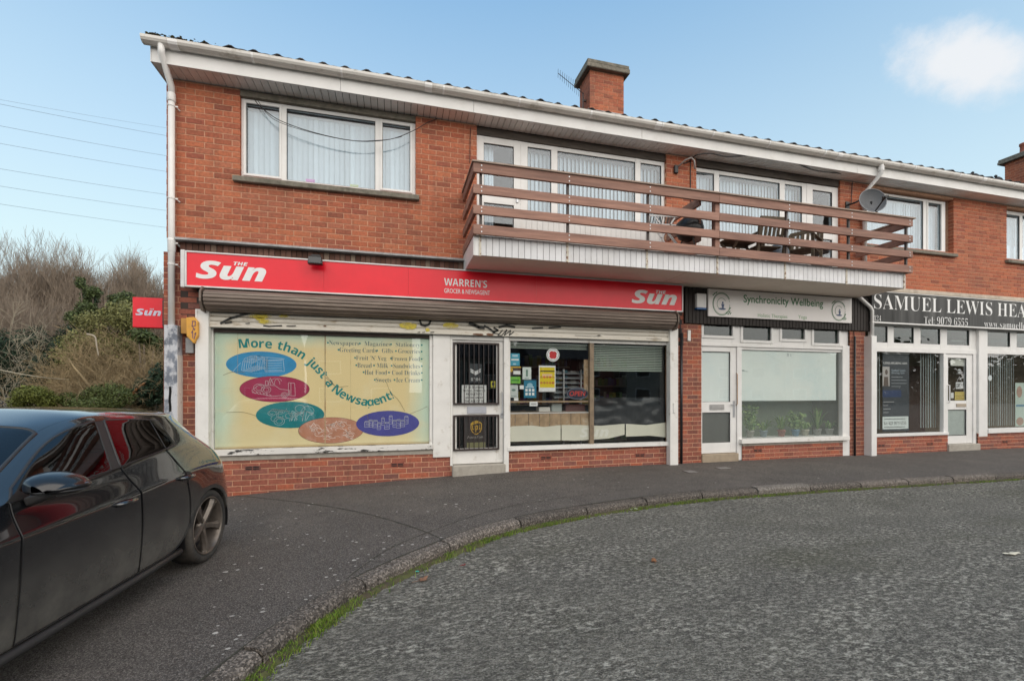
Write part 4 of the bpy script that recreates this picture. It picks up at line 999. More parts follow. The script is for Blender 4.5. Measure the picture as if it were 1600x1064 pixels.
q = RC(694, 434.5, 761, 450, YS); lettering(sansb("WARREN'S"), q[0], q[1], q[2], q[3], YS-.003, m_wht, sg, off=-.004)
q = RC(694, 450.5, 765.5, 461.5, YS); lettering("GROCER & NEWSAGENT", q[0], q[1], q[2], q[3], YS-.003, m_wht, sg, off=.006)
# floodlight over the sign
fx, fz = F(493, 407, -.34); t = thing('floodlight', 'small black floodlight hanging over the top edge of the red fascia sign', 'floodlight', (fx, -.34, fz))
b = MB(); n = [(fx-.085, fz+.05), (fx+.085, fz+.05), (fx+.10, fz-.065), (fx-.10, fz-.065)]; b.prism(n, -.40, -.30); b.build('lamp_head', m_black, t, bevel=.008)
b = MB(); b.box(fx-.085, fx+.085, -.404, -.401, fz-.05, fz+.03); b.build('lens', glass('lamp_glass', (.3, .3, .3), 1.5), t)
b = MB(); b.bar((fx, -.33, fz+.05), (fx, -.20, fz+.10), .03, .012); b.bar((fx, -.20, fz+.10), (fx, -.02, fz+.10), .03, .012); b.box(fx-.06, fx+.06, -.32, -.25, fz+.05, fz+.09); b.build('bracket', m_black, t)
# roller shutter
zs0, zs1 = 2.475, 2.765
m_slat = M('brown_weathered_slat', (.175, .135, .11), .5, metal=.25, var=.22, vs=6, bump=.2, bs=60, dirt=(.33, .27, .22), dscale=5, damt=.6, stretch=(.35, 1, 4))
shx0, shx1 = F(320, 470, -.25)[0], F(1054, 500, -.25)[0]
sh = thing('roller_shutter', 'brown roller shutter wound up on its barrel below the red sign', 'roller shutter', ((shx0+shx1)/2, -.2, zs0))
sec = [(-.08, 2.765), (-.20, 2.762), (-.275, 2.735), (-.305, 2.685), (-.31, 2.63), (-.295, 2.575), (-.26, 2.525), (-.20, 2.49), (-.12, 2.478)]
for i in range(len(sec)-1):
    (ya, za), (yb, zb_) = sec[i], sec[i+1]; b = MB(); m = 3; n_ = Vector((0, zb_-za, -(yb-ya))).normalized()*-1
    if n_.y > 0 and i > 0: n_ *= -1
    pr = []
    for k in range(7):
        tt = k/6; bul = .011*math.sin(math.pi*tt)**.6 if 0 < k < 6 else 0
        pr.append((ya+(yb-ya)*(.04+.92*tt)+n_.y*bul, za+(zb_-za)*(.04+.92*tt)+n_.z*bul))
    for k in range(6): b.face((shx0, *pr[k]), (shx1, *pr[k]), (shx1, *pr[k+1]), (shx0, *pr[k+1]))
    b.face(*[(shx0, *p) for p in pr]); b.face(*[(shx1, *p) for p in pr][::-1]); b.build('slat', m_slat, sh)
b = MB(); b.tube([(shx0+.01, -.18, 2.625), (shx1-.01, -.18, 2.625)], .10, 16); b.build('barrel', m_black, sh)
for x, lab in ((shx0-.045, 0), (shx1+.02, 1)):
    b = MB(); b.prism([], 0, 0) if False else None
    pl = [(-.02, 2.80), (-.25, 2.80), (-.33, 2.72), (-.335, 2.58), (-.27, 2.46), (-.02, 2.44)]
    b.v = [(x, *p) for p in pl] + [(x+.025, *p) for p in pl]; k = len(pl); b.f = [tuple(range(k))[::-1], tuple(range(k, 2*k))] + [(i, (i+1) % k, k+(i+1) % k, k+i) for i in range(k)]; b.mi = [0]*(k+2)
    b.build('end_plate', m_slat, sh, bevel=.005, recalc=True)
b = MB(); b.lathe([(.03, 0), (.03, .03)], (shx0-.07, -.18, 2.62), 10, 'x'); b.box(shx0-.062, shx0-.046, -.27, -.22, 2.62, 2.72); b.build('motor_plate', m_alu, sh)
# visible bottom of the curtain: three pale laths with graffiti
m_lath = M('graffitied_lath', (.66, .62, .54), .55, var=.08, vs=3, bump=.15, dirt=(.30, .22, .12), dscale=6, damt=.7, dmin=.55, dmax=.72, stretch=(.5, 1, 1.5))
for i, (za, zb_) in enumerate(((2.415, 2.48), (2.345, 2.413), (2.262, 2.343))):
    b = MB(); pr = [(-.062, za), (-.082, za+.008), (-.090, (za+zb_)/2), (-.082, zb_-.008), (-.062, zb_)]
    if i == 2: pr = [(-.055, za), (-.10, za), (-.10, za+.03), (-.085, za+.035), (-.085, zb_), (-.055, zb_)]
    for k in range(len(pr)-1): b.face((-2.545, *pr[k]), (X(1040.5), *pr[k]), (X(1040.5), *pr[k+1]), (-2.545, *pr[k+1]))
    o = b.build('bottom_lath', m_lath, sh)
m_yel = flatc('yellow_spray', (.66, .53, .05), .6)
_t = m_yel.node_tree; _g2 = _t.nodes.new('ShaderNodeNewGeometry'); _z2 = _t.nodes.new('ShaderNodeTexNoise'); _z2.inputs['Scale'].default_value = 7; _z2.inputs['Detail'].default_value = 6; _t.links.new(_g2.outputs['Position'], _z2.inputs['Vector'])
_r2 = _t.nodes.new('ShaderNodeMapRange'); _r2.inputs['From Min'].default_value = .38; _r2.inputs['From Max'].default_value = .62; _r2.inputs['To Max'].default_value = .85; _t.links.new(_z2.outputs['Fac'], _r2.inputs['Value']); _t.links.new(_r2.outputs[0], _t.nodes['Principled BSDF'].inputs['Alpha']); m_blk = flatc('black_spray', (.02, .02, .018), .6); m_rust = M('rust_flake', (.17, .08, .045), .9, var=.4)
def spray(blobs, mat, y, name='graffiti', seed=1):
    b = MB(); r_ = random.Random(seed)
    for (u0, v0, u1, v1) in blobs:
        q = RC(u0, v0, u1, v1, y); cx_, cz_ = (q[0]+q[1])/2, (q[2]+q[3])/2
        b.flat([(cx_+(q[1]-q[0])/2*math.cos(a)*r_.uniform(.75, 1.1), cz_+(q[3]-q[2])/2*math.sin(a)*r_.uniform(.7, 1.1)) for a in [2*math.pi*k/18 for k in range(18)]], y)
    return tag(b.build(name, mat, sh), kind='stuff')
spray([(386, 490, 426, 499), (398, 495, 414, 501.5), (436, 491, 452, 497), (402, 499, 434, 508), (622, 503, 654, 515), (690, 503, 716, 514), (664, 512, 672, 519)], m_yel, -.1025)
b = MB()
def gline(pts, w_, y=-.1035): b.ribbon([F(u, v, y) for u, v in pts], w_, y)
for pts, w_ in (([(656, 500), (658, 507), (664, 509), (670, 507), (673, 501)], .03), ([(734, 505), (742, 508), (748, 511), (756, 512)], .05), ([(757, 509), (766, 514), (772, 519), (778, 516), (772, 512)], .03), ([(780, 511), (792, 508), (804, 511)], .035), ([(770, 521), (780, 522), (785, 516), (778, 524), (784, 524), (792, 515)], .014), ([(792, 515), (788, 524), (798, 516), (796, 524), (803, 518)], .014), ([(832, 513), (848, 512)], .025), ([(858, 512), (876, 511)], .025), ([(345, 505), (360, 497), (390, 489)], .03), ([(352, 505), (362, 503)], .018), ([(412, 509), (420, 510), (440, 509)], .02), ([(448, 509.5), (462, 509)], .014), ([(384, 505.5), (390, 505)], .012), ([(653, 519.5), (656, 519)], .014), ([(660, 519.5), (664, 519)], .012), ([(673, 519.5), (678, 519)], .016), ([(898, 524), (940, 525.5)], .006), ([(1010, 529), (1034, 530)], .006), ([(934, 524), (938, 524)], .014)): gline(pts, w_)
tag(b.build('graffiti', m_blk, sh), kind='stuff')
spray([(738, 520.5, 757, 524.5), (760, 520.5, 772, 525), (422, 508.5, 442, 510.5), (505, 508, 510, 510.5)], m_rust, -.103, 'rust_patch', 3)
# projecting sign on the gable end
py = .34; q = RC(207, 464, 252, 512.5, py)
ps = thing('projecting_sign', 'small square red newspaper sign projecting from the gable end of the terrace', 'projecting sign', ((q[0]+q[1])/2, py, q[2]))
b = MB(); b.box(q[0], q[1]+.02, py, py+.12, q[2], q[3]); b.build('panel', m_red, ps, bevel=.004)
b = MB(); b.box(q[1]+.02, XL-.002, py-.02, py+.14, q[2]+.03, q[3]-.03); b.build('bracket', m_black, ps, bevel=.004)
r = RC(212, 482, 252, 494, py); lettering(sansbi('Sun'), r[0], r[1], r[2], r[3], py-.004, flatc('pale_lilac_vinyl', (.62, .62, .74)), ps, off=.02)
r = RC(234, 482, 241, 484.5, py); lettering(sansbi('THE'), r[0], r[1], r[2], r[3], py-.004, flatc('pale_lilac_vinyl', (.62, .62, .74)), ps)
# yellow bell box and white bell box
def extr(b, poly, y0, y1): b.prism([F(u, v, y0) for u, v in poly], y0, y1)
t = thing('alarm_box', 'yellow arrow shaped alarm bell box on the brick corner beside the downpipe', 'alarm box', (*F(298, 537, -.1)[:1], -.1, F(298, 537, -.1)[1]))
b = MB(); extr(b, [(290, 496), (303, 495), (309, 503), (309, 525), (302.5, 537), (291, 525)][::-1], -.19, -.09); b.build('cover', M('yellow_plastic', (.72, .36, .045), .4, var=.08, dirt=(.4, .2, .05), dscale=6), t, bevel=.012, seg=2)
b = MB(); q = RC(285, 498, 292, 522, -.05); b.box(q[0], q[1]+.10, -.10, .0, q[2], q[3]); b.build('back_plate', M('yellow_back', (.50, .26, .05), .5), t, bevel=.004)
b = MB(); q = RC(290, 528, 305, 552, -.06); b.box(q[0], q[1]-.02, -.07, -.02, q[2], q[3]); b.build('strobe', M('clear_strobe', (.30, .30, .30), .2, var=.2), t, bevel=.006)
b = MB()
for pts in ([(300, 502), (305, 502), (305, 509), (300, 510), (301, 502)], [(301, 510), (304, 516)], [(299, 520), (301, 517), (301, 528)], [(304, 522), (306, 520), (303, 530)], [(301, 515), (305, 514)]): b.ribbon([F(u, v, -.193) for u, v in pts], .010, -.193)
b.build('emblem', flatc('violet_print', (.16, .08, .16)), t)
q = RC(1089, 458, 1104, 484, -.12); t = thing('alarm_box', 'white alarm bell box with blue base on the dark cladding left of the wellbeing sign', 'alarm box', ((q[0]+q[1])/2, -.1, q[2]))
b = MB(); b.box(q[0], q[1], -.12, -.05, q[2]+.035, q[3]); b.build('cover', m_pvc, t, bevel=.012, seg=2)
b = MB(); b.box(q[0]-.004, q[1]+.004, -.124, -.05, q[2], q[2]+.034); b.build('strobe', flatc('blue_strobe', (.01, .10, .30), .25), t, bevel=.006)
# wellbeing sign
y = -.10; sx = [F(1107, 472, y)[0], F(1331, 485, y)[0]]; q = (sx[0], sx[1], F(1107, 494, y)[1]+.0, F(1107, 451, y)[1])
ws = thing('fascia_sign', 'pale grey wellbeing shop sign with green lettering and round tree emblems', 'shop sign', ((q[0]+q[1])/2, y, q[2]))
m_wsign = M('satin_sign_panel', (.80, .765, .74), .32, var=.04, vs=2, coat=.3)
b = MB(); b.box(q[0], q[1], y, y+.04, q[2], q[3]); b.build('panel', m_wsign, ws, bevel=.003)
m_grn = flatc('dark_green_vinyl', (.06, .21, .085)); m_grn2 = flatc('pale_green_vinyl', (.22, .40, .20)); m_blu = flatc('slate_blue_vinyl', (.10, .14, .25))
def row(t_, u0, u1, va0, va1, vb0, vb1, y, mat, par, **k):   # text row: left top/bottom v, right top/bottom v
    a, c = F(u0, va0, y), F(u1, vb0, y); e, f_ = F(u0, va1, y), F(u1, vb1, y)
    return lettering(t_, a[0], c[0], (e[1]+f_[1])/2, (a[1]+c[1])/2, y-.003, mat, par, **k)
row('Synchronicity Wellbeing', 1161.5, 1286, 462, 478, 467, 482, y, m_grn, ws, off=.012)
row('Holistic Therapies', 1184, 1230, 490, 497.5, 492, 499, y, m_grn2, ws)
row('Yoga', 1247, 1260.5, 492.3, 499.5, 493, 500.5, y, m_grn2, ws)
for (uc, vc, R0) in ((1127.5, 475, 15.5), (1310.5, 486, 13.3)):
    b = MB(); cx_, cz_ = F(uc, vc, y); s_ = pscale(cx_, y); rx = R0/s_*1.04
    for r_, w_, a0, a1 in ((1.0, .012, .5, 6.0), (.92, .006, .2, 6.28), (.52, .008, .6, 4.6)):
        b.ribbon([(cx_+rx*r_*math.cos(a0+(a1-a0)*k/40), cz_+rx*1.08*r_*math.sin(a0+(a1-a0)*k/40)) for k in range(41)], w_, y-.003)
    for k, (dx, dz) in enumerate(((.55, -.85), (.75, -.95), (.9, -.75), (1.0, -.9), (.95, -.4), (-.95, .8), (-.8, .95), (-.6, 1.05))):
        b.flat([(cx_+rx*(dx-.12), cz_+rx*dz), (cx_+rx*dx, cz_+rx*(dz+.09)), (cx_+rx*(dx+.14), cz_+rx*(dz+.12)), (cx_+rx*dx, cz_+rx*(dz-.08))], y-.003)
    b.build('emblem', m_grn, ws)
    b = MB(); b.disc(cx_+rx*.12, cz_+rx*.12, rx*.10, rx*.11, y-.0035, 12); b.flat([(cx_-rx*.05, cz_-.0), (cx_+rx*.30, cz_), (cx_+rx*.22, cz_-rx*.4), (cx_+rx*.04, cz_-rx*.4)], y-.0035); b.disc(cx_+rx*.05, cz_-rx*.48, rx*.42, rx*.10, y-.0032, 16); b.build('figure_print', m_blu, ws)
# hearing shop sign
y = -.12; q = (F(1362.5, 480, y)[0], 17.2, 2.815, 3.445)
hs = thing('fascia_sign', 'black streaked hearing shop sign with large white serif capitals', 'shop sign', ((q[0]+q[1])/2, y, q[2]))
m_hs = M('streaked_black_sign', (.035, .035, .034), .42, spec=.25, var=1.0, vs=4.5, stretch=(1, 1, .04), dirt=(.16, .16, .155), dscale=3.4, damt=.8, dmin=.5, dmax=.72)
jx = [q[0], X(1470, y), X(1520, y), X(1590, y), q[1]]
b = MB(); b.box(q[0], q[1], y, y+.05, q[2], q[3]); b.build('panel', m_hs, hs)
b = MB(); b.box(q[0], q[1], y-.012, y+.05, q[3]+.001, q[3]+.02); b.box(q[0], q[1], y-.014, y+.05, q[2]-.03, q[2]-.001); b.build('sign_frame', m_pvc, hs, bevel=.003)
row(serif('SAMUEL LEWIS HEA'), 1365.5, 1603, 460, 482.5, 475.5, 496.5, y, m_wht, hs, off=-.012)
xx = X(1603, y); lettering(serif('RING AIDS'), xx+.12, xx+1.75, F(1603, 496.5, y)[1]+.01, F(1603, 476, y)[1]+.01, y-.003, m_wht, hs, off=-.012)
row(serif('124'), 1365.5, 1376.5, 492, 501, 493, 501.5, y, m_wht, hs, off=-.02)
row(serif('Tel: 9079 6555'), 1443.5, 1512, 494.5, 507, 497, 508.5, y, m_wht, hs, off=-.02)
row(serif('www.samuelle'), 1537.5, 1602, 503, 511.5, 501.5, 514, y, m_wht, hs, off=-.02)

# ================================================================ BALCONY
bal = thing('balcony', 'long balcony with brown timber rails and white boarded front over the shops', 'balcony', (5.2, -1.0, 3.3))
bx0, bx1, YR = 1.075, 9.43, -1.05
um = MB(); um.box(-.5, .5, -.5, .5, -.5, .5); ume = um.mesh('rail_board', m_wood)
BZ = [(4.447, 4.583), (4.148, 4.275), (3.86, 3.982), (3.574, 3.708)]
XJ = X(1123, YR)
def board(x0, x1, y0, y1, z0, z1, name='rail_board', me=None):
    o = inst(name, me or ume, bal, ((x0+x1)/2, (y0+y1)/2, (z0+z1)/2), (x1-x0, y1-y0, z1-z0)); m = o.modifiers.new('bevel', 'BEVEL'); m.width = .004; return o
for i, (z0, z1) in enumerate(BZ):
    board(bx0, XJ-.003, YR-.022, YR+.022, z0, z1); board(XJ+.003, bx1, YR-.022, YR+.022, z0, z1)
    board(bx0+.0, bx0+.044, YR+.024, -.03, z0-.002, z1-.002); board(bx1-.060, bx1-.016, YR+.024, -.03, z0-.002, z1-.002)
    board(XJ-.30, XJ-.256, YR+.10, -.03, z0-.03, z1-.03) if i < 3 else None
cme = um.mesh('rail_cap', m_woodcap)
board(bx0-.02, XJ-.002, YR-.045, YR+.055, 4.585, 4.607, 'rail_cap', cme); board(XJ+.002, bx1+.045, YR-.045, YR+.055, 4.585, 4.607, 'rail_cap', cme)
board(bx0-.02, bx0+.07, YR+.057, -.03, 4.584, 4.606, 'rail_cap', cme); board(bx1-.085, bx1+.02, YR+.057, -.03, 4.584, 4.606, 'rail_cap', cme)
PX = [X(751, -1.0), X(886.7, -1.0), X(1012, -1.0), X(1228, -1.0), X(1325, -1.0), X(1415, -1.0)]
for i, x in enumerate(PX):
    b = MB(); b.box(x-.018, x+.018, -1.024, -.985, 3.60, 4.58); b.build('post', m_steel, bal, bevel=.003)
    b = MB()
    for z0, z1 in BZ:
        for z in (z0+.035, z1-.035): b.lathe([(0, -.006), (.010, -.005), (.012, 0)], (x, YR-.022, z), 8, 'y')
    b.build('bolt', m_galv, bal)
b = MB(); b.box(XJ-.045, XJ+.045, -1.026, -.93, 3.62, 4.58); b.build('post', m_wood, bal, bevel=.005)
cb = MB(); cb.box(-.5, .5, 0, .02, 0, 1); cbm = cb.mesh('cladding_board', M('white_cladding', (.72, .72, .735), .42, var=.03, island=.05, dirt=(.45, .43, .4), dscale=2, damt=.35))
x = 1.18; ZC0, ZC1 = 3.302, 3.585
while x < 9.36:
    inst('cladding_board', cbm, bal, (x+.048, -.98, ZC0), (.089, 1, ZC1-ZC0)); x += .0965
b = MB(); b.box(1.11, 9.37, -.966, -.94, ZC0+.004, ZC1); b.build('cladding_backing', M('groove_grey', (.30, .30, .30), .8), bal)
for xe in (1.11, 9.366):
    b = MB(); b.box(xe, xe+.06, -.985, -.958, ZC0-.01, ZC1+.002) if xe < 5 else None
    if b.v: b.build('corner_trim', m_pvc, bal, bevel=.003)
b = MB(); b.box(1.09, 1.108, -.985, -.02, ZC0-.008, ZC1+.0); b.build('cladding_side', m_pvc, bal, bevel=.002)
m_rtrim = M('rust_spotted_trim', (.60, .55, .46), .6, var=.15, vs=18, dirt=(.16, .07, .035), dscale=22, damt=1, dmin=.52, dmax=.6)
for x in [1.185] + [X(u, -.99) for u in (886.7, 1011, 1121, 1227, 1323, 1413)]:
    b = MB(); b.box(x-.017, x+.017, -.992, -.955, ZC0-.012, ZC1+.03); b.lathe([(0, -.03), (.022, -.02), (.024, 0), (.015, .012)], (x, -.985, ZC1+.02), 8, 'y'); b.build('cover_strip', m_rtrim, bal)
m_soff2 = M('balcony_soffit', (.84, .72, .62), .8, var=.10, vs=1.2, dirt=(.64, .53, .44), dscale=1.2, damt=.6)
js = [1.10, X(1050, -.5), X(1230, -.5), 9.38]
for i in range(3):
    b = MB(); b.box(js[i]+.004, js[i+1]-.004, -.955, -.005, 3.302, 3.325); b.build('soffit_panel', m_soff2, bal, bevel=.003)
b = MB(); b.box(1.11, 9.36, -.93, -.012, 3.345, 3.56); b.build('deck', m_sill, bal)
b = MB(); b.box(1.112, 9.36, -.93, -.012, 3.561, 3.60); b.build('deck_floor', m_wood, bal)
# ---- things on the balcony
def bz(u, v, y): return F(u, v, y)
ZD = 3.60
# folding clothes airer with white struts leaning on its side
t = thing('clothes_airer', 'folded clothes airer with white struts and dark striped net on the left balcony', 'clothes airer', (*F(1035, 380, -.55)[:1], -.55, ZD))
y = -.55; b = MB(); P1 = lambda u, v: (F(u, v, y)[0], y, F(u, v, y)[1])
for a_, c_ in (((1015, 337), (1062, 339)), ((1015, 337), (1013, 352)), ((1024, 340), (1058, 384)), ((1054, 341), (1030, 378)), ((1028, 364), (1040, 382)), ((1044, 364), (1062, 386)), ((1013, 350), (1056, 352))): b.bar(P1(*a_), P1(*c_), .022, .016, (0, 1, 0))
b.build('frame', m_wht, t)
b = MB()
for k in range(9): b.bar(P1(1017+k*4.6, 338.5), P1(1014.5+k*4.6, 351), .012, .008, (0, 1, 0))
b.build('wire', m_black, t)
# kettle barbecue under a black cover
bx_, bz_ = F(1077, 350, -.72); t = thing('barbecue', 'round black covered barbecue beside the balcony divider', 'barbecue', (bx_, -.72, ZD))
b = MB(); b.lathe([(0, .235), (.12, .215), (.21, .14), (.235, .04), (.22, -.03), (.17, -.11), (.08, -.16), (0, -.17)], (bx_, -.72, 4.06), 20); b.build('bowl', m_black, t, smooth=True)
b = MB()
for k in range(3): a_ = k*2.1+.4; b.tube([(bx_+.1*math.cos(a_), -.72+.1*math.sin(a_), 3.94), (bx_+.26*math.cos(a_), -.72+.26*math.sin(a_), ZD)], .012, 6)
b.build('leg', m_steel, t)
# folding timber table
tx0, tx1, ty, tz = F(1136, 358, -.45)[0], F(1183, 366, -.45)[0], -.45, 4.12
t = thing('garden_table', 'weathered slatted wooden table on the right balcony', 'table', ((tx0+tx1)/2, ty, ZD))
m_gw = M('weathered_garden_timber', (.115, .085, .055), .8, var=.3, vs=14, island=.15)
for k in range(5):
    b = MB(); b.box(tx0, tx1, -.68+k*.10, -.59+k*.10, tz-.02, tz); b.build('table_slat', m_gw, t, bevel=.003)
for sx_ in (tx0+.05, tx1-.08):
    for a_, c_ in (((sx_, -.66, ZD), (sx_, -.24, tz-.03)), ((sx_+.03, -.24, ZD), (sx_+.03, -.66, tz-.03))):
        b = MB(); b.bar(a_, c_, .03, .045); b.build('leg', m_gw, t, bevel=.003)
for ya in (-.66, -.27): b = MB(); b.box(tx0+.03, tx1-.03, ya, ya+.03, tz-.08, tz-.022); b.build('apron', m_gw, t)
# two timber chairs
def gchair(cx_, cy_, rz, label, sc=1.0):
    t = thing('garden_chair', label, 'chair', (cx_, cy_, ZD), 'wooden chairs on the right balcony', rz)
    def bx(nm, *a): b = MB(); b.box(*a); b.build(nm, m_gw, t, bevel=.003)
    for k in range(5): bx('seat_slat', -.26, .26, -.24+k*.10, -.155+k*.10, .40, .42)
    for k in range(6): b = MB(); b.bar((-.215+k*.086, .27, .44), (-.215+k*.086, .36, .86), .05, .016, (0, 1, 0)); b.build('back_slat', m_gw, t, bevel=.002)
    b = MB(); b.bar((-.27, .365, .875), (.27, .365, .875), .035, .07); b.build('top_rail', m_gw, t, bevel=.004)
    for sx_ in (-.27, .27):
        b = MB(); b.bar((sx_, -.25, 0), (sx_, -.25, .62), .05, .05); b.build('leg', m_gw, t, bevel=.003)
        b = MB(); b.bar((sx_, .24, 0), (sx_, .37, .88), .05, .05); b.build('leg', m_gw, t, bevel=.003)
        b = MB(); b.bar((sx_, -.30, .635), (sx_, .30, .635), .06, .025); b.build('armrest', m_gw, t, bevel=.004)
gchair(F(1250, 385, -.42)[0], -.42, R_(-62), 'slat backed wooden chair nearest the right hand balcony door')
gchair(F(1187, 385, -.30)[0], -.30, R_(175), 'wooden chair standing close behind the balcony table')
# grey folded parasol cover and pale bag by the wall
x_, z_ = F(1216, 375, -.3); t = thing('storage_bag', 'grey plastic storage bag standing between table and chair on the balcony', 'bag', (x_, -.3, ZD))
b = MB(); b.lathe([(.0, 0), (.17, .01), (.20, .18), (.19, .38), (.14, .52), (.06, .58), (0, .59)], (x_, -.3, ZD), 14); b.build('bag_body', M('grey_plastic', (.17, .20, .24), .5, var=.2), t, smooth=True)
b = MB(); b.tube([(x_-.05, -.3, ZD+.58), (x_, -.3, ZD+.66), (x_+.05, -.3, ZD+.58)], .012, 6); b.build('handle', m_black, t)
# small bird figures clipped on the rail
for u, v, lab in ((880, 267, 'tiny dark clip on the left balcony rail cap'), ):
    x_, z_ = F(u, v, YR); b = MB(); b.lathe([(0, 0), (.018, .004), (.02, .018), (.012, .03), (0, .032)], (x_, YR, 4.607), 8); tag(b.build('rail_clip', m_black), lab, 'clip')
# satellite dish on the brick pier
dx, dz = F(1364, 313, -.40); dy = -.40
t = thing('satellite_dish', 'grey mesh satellite dish on a black wall arm beside the balcony', 'satellite dish', (dx, dy, dz))
b = MB(); n_ = Vector((-.39, -.88, .27)).normalized(); e1 = n_.cross(Vector((0, 0, 1))).normalized(); e2 = e1.cross(n_)
RD = .265; rings = []
for i in range(7):
    r = RD*i/6; rings.append([Vector((dx, dy, dz)) + n_*(-.09 + .09*(i/6)**2) + e1*(r*math.cos(a_))*.92 + e2*(r*math.sin(a_)) for a_ in [2*math.pi*k/28 for k in range(28)]])
for i in range(6):
    for k in range(28): b.face(rings[i][k], rings[i+1][k], rings[i+1][(k+1) % 28], rings[i][(k+1) % 28])
b.build('reflector', M('grey_dish_mesh', (.085, .09, .098), .5, var=.1, bump=.3, bs=200), t, smooth=True)
b = MB(); b.tube(rings[6] + [rings[6][0]], .008, 6); b.build('rim', M('dish_rim', (.25, .26, .27), .5), t)
ctr = Vector((dx, dy, dz)) - n_*.09
wx, wz = F(1324, 321, -.01)
b = MB(); b.box(wx-.05, wx+.05, -.02, -.001, wz-.07, wz+.07); b.tube([(wx, -.02, wz), (wx+.05, -.12, wz+.01), (wx+.32, -.24, wz+.16), (wx+.40, -.27, wz+.12), (wx+.44, -.28, wz-.22)], .019, 8); b.bar((wx+.41, -.27, dz-.02), tuple(ctr), .05, .06); b.build('wall_arm', m_black, t)
l0 = Vector((dx, dy, dz)) - e2*RD*.98; l1 = Vector((dx, dy, dz)) + n_*.34 - e2*.20
b = MB(); b.bar(l0, l1, .018, .018); b.build('feed_arm', m_black, t)
b = MB(); b.tube([l1 + n_*.03, l1 - n_*.08], .025, 8); b.tube([l1+e1*.05, l1-e1*.05+e2*.02], .02, 8); b.build('receiver', m_black, t)
# outdoor lamp bracket on the pier between the flats
lx, lz_ = F(1056, 264, -.02); t = thing('wall_lamp', 'black swan neck lamp bracket on the brick pier between the two flats', 'wall lamp', (lx, -.02, lz_))
b = MB(); b.box(lx-.04, lx+.04, -.05, -.001, lz_-.09, lz_+.06); b.build('mount', m_black, t, bevel=.01)
b = MB(); b.tube([(lx+.02, -.04, lz_+.02), (lx+.12, -.14, lz_+.12), (lx+.20, -.20, lz_+.14), (lx+.25, -.22, lz_+.08), (lx+.26, -.22, lz_-.07)], .016, 8); b.build('arm', M('pale_bent_tube', (.3, .27, .25), .4), t, smooth=True)
# television aerial by the chimney
ax, az_ = 4.26, F(907, 150, 2.4)[1]; t = thing('tv_aerial', 'thin television aerial strapped to the left side of the chimney', 'aerial', (ax, 2.4, az_))
b = MB(); b.tube([(ax, 2.4, az_-.35), (ax, 2.4, az_+.08)], .014, 6); b.box(ax, 4.34, 2.38, 2.42, az_-.12, az_-.08); b.build('mast', m_steel, t)
pa, pb = Vector((ax+.02, 2.4, az_+.05)), Vector((F(872, 115, 2.0)[0], 2.0, F(872, 115, 2.0)[1]))
b = MB(); b.tube([pa, pb], .007, 5); b.build('boom', m_steel, t)
b = MB()
for k in range(12):
    c_ = pb + (pa-pb)*(k/12.5); h = .10+.06*k/11; b.tube([c_ + Vector((.3, .85, -.3)).normalized()*h, c_ - Vector((.3, .85, -.3)).normalized()*h], .0035, 4)
b.build('element', m_steel, t)
# birds on the far roof
def bird(u, v, lab, flip=1):
    x_, z_ = F(u, v, -.2); b = MB(); y_ = -.2
    b.lathe([(0, -.13), (.03, -.10), (.062, -.02), (.058, .05), (.03, .10), (0, .115)], (0, 0, 0), 10, 'x')
    b.v = [(x_ + flip*p[0], y_+p[1], z_ + p[2] + .35*p[0]) for p in b.v]
    hd = MB(); hd.lathe([(0, -.035), (.03, -.01), (.03, .012), (0, .036)], (x_+flip*.11, y_, z_+.08), 8, 'z'); hd.tube([(x_+flip*.13, y_, z_+.08), (x_+flip*.17, y_, z_+.07)], [.012, .002], 5)
    n = len(b.v); b.v += hd.v; b.f += [tuple(i+n for i in f_) for f_ in hd.f]; b.mi += hd.mi
    tl = MB(); tl.bar((x_-flip*.10, y_, z_-.04), (x_-flip*.24, y_, z_-.075), .05, .012); tl.tube([(x_, y_-.02, z_-.05), (x_, y_-.02, z_-.11)], .006, 4); tl.tube([(x_, y_+.02, z_-.05), (x_, y_+.02, z_-.11)], .006, 4)
    n = len(b.v); b.v += tl.v; b.f += [tuple(i+n for i in f_) for f_ in tl.f]; b.mi += tl.mi
    tag(b.build('pigeon', M('dark_plumage', (.03, .033, .04), .7, var=.4, vs=30), None, smooth=True), lab, 'bird')
bird(1525, 277, 'dark pigeon perched on the gutter tiles farther from the right hand chimney', -1)
bird(1561, 282, 'dark pigeon perched on the tiles close beside the right hand chimney', -1)
# cables
def cable(pts, r, lab, y=None):
    P_ = [(F(u, v, yy)[0], yy, F(u, v, yy)[1]) for u, v, yy in pts]; b = MB(); b.tube(catmull(P_, 6), r, 5)
    tag(b.build('cable', m_black, None, smooth=True), lab, 'cable')
cable([(397, 155, -.03), (408, 168, -.05), (440, 190, -.08), (500, 210, -.10), (560, 221, -.10), (610, 218, -.09), (645, 205, -.06), (668, 192, -.03), (683, 186, -.01)], .006, 'thin black cable sagging across the upper left window')
cable([(403, 158, -.03), (425, 185, -.07), (470, 203, -.10), (545, 219.5, -.11), (600, 219, -.09), (628, 214, -.07)], .004, 'second finer cable looping below the sagging one at the upper left window')
cable([(735, 200, -.01), (734.5, 225, -.015), (734, 255, -.015)], .005, 'short black cable down the brickwork left of the balcony door')
cable([(1068, 256, -.01), (1078, 252, -.02), (1088, 243, -.20), (1110, 240, -.27), (1135, 245, -.27), (1170, 244, -.28), (1230, 251, -.28), (1272, 266, -.25), (1310, 271, -.2), (1334, 272, -.1), (1334, 276, -.02)], .012, 'thick black cable clipped along the white soffit over the right balcony')
cable([(1079, 250, -.01), (1079, 290, -.012), (1080, 330, -.012)], .009, 'pale conduit cable down the pier between the flats')
cable([(1332, 285, -.012), (1331, 300, -.012), (1330, 318, -.02)], .007, 'black aerial cable down to the satellite dish bracket')
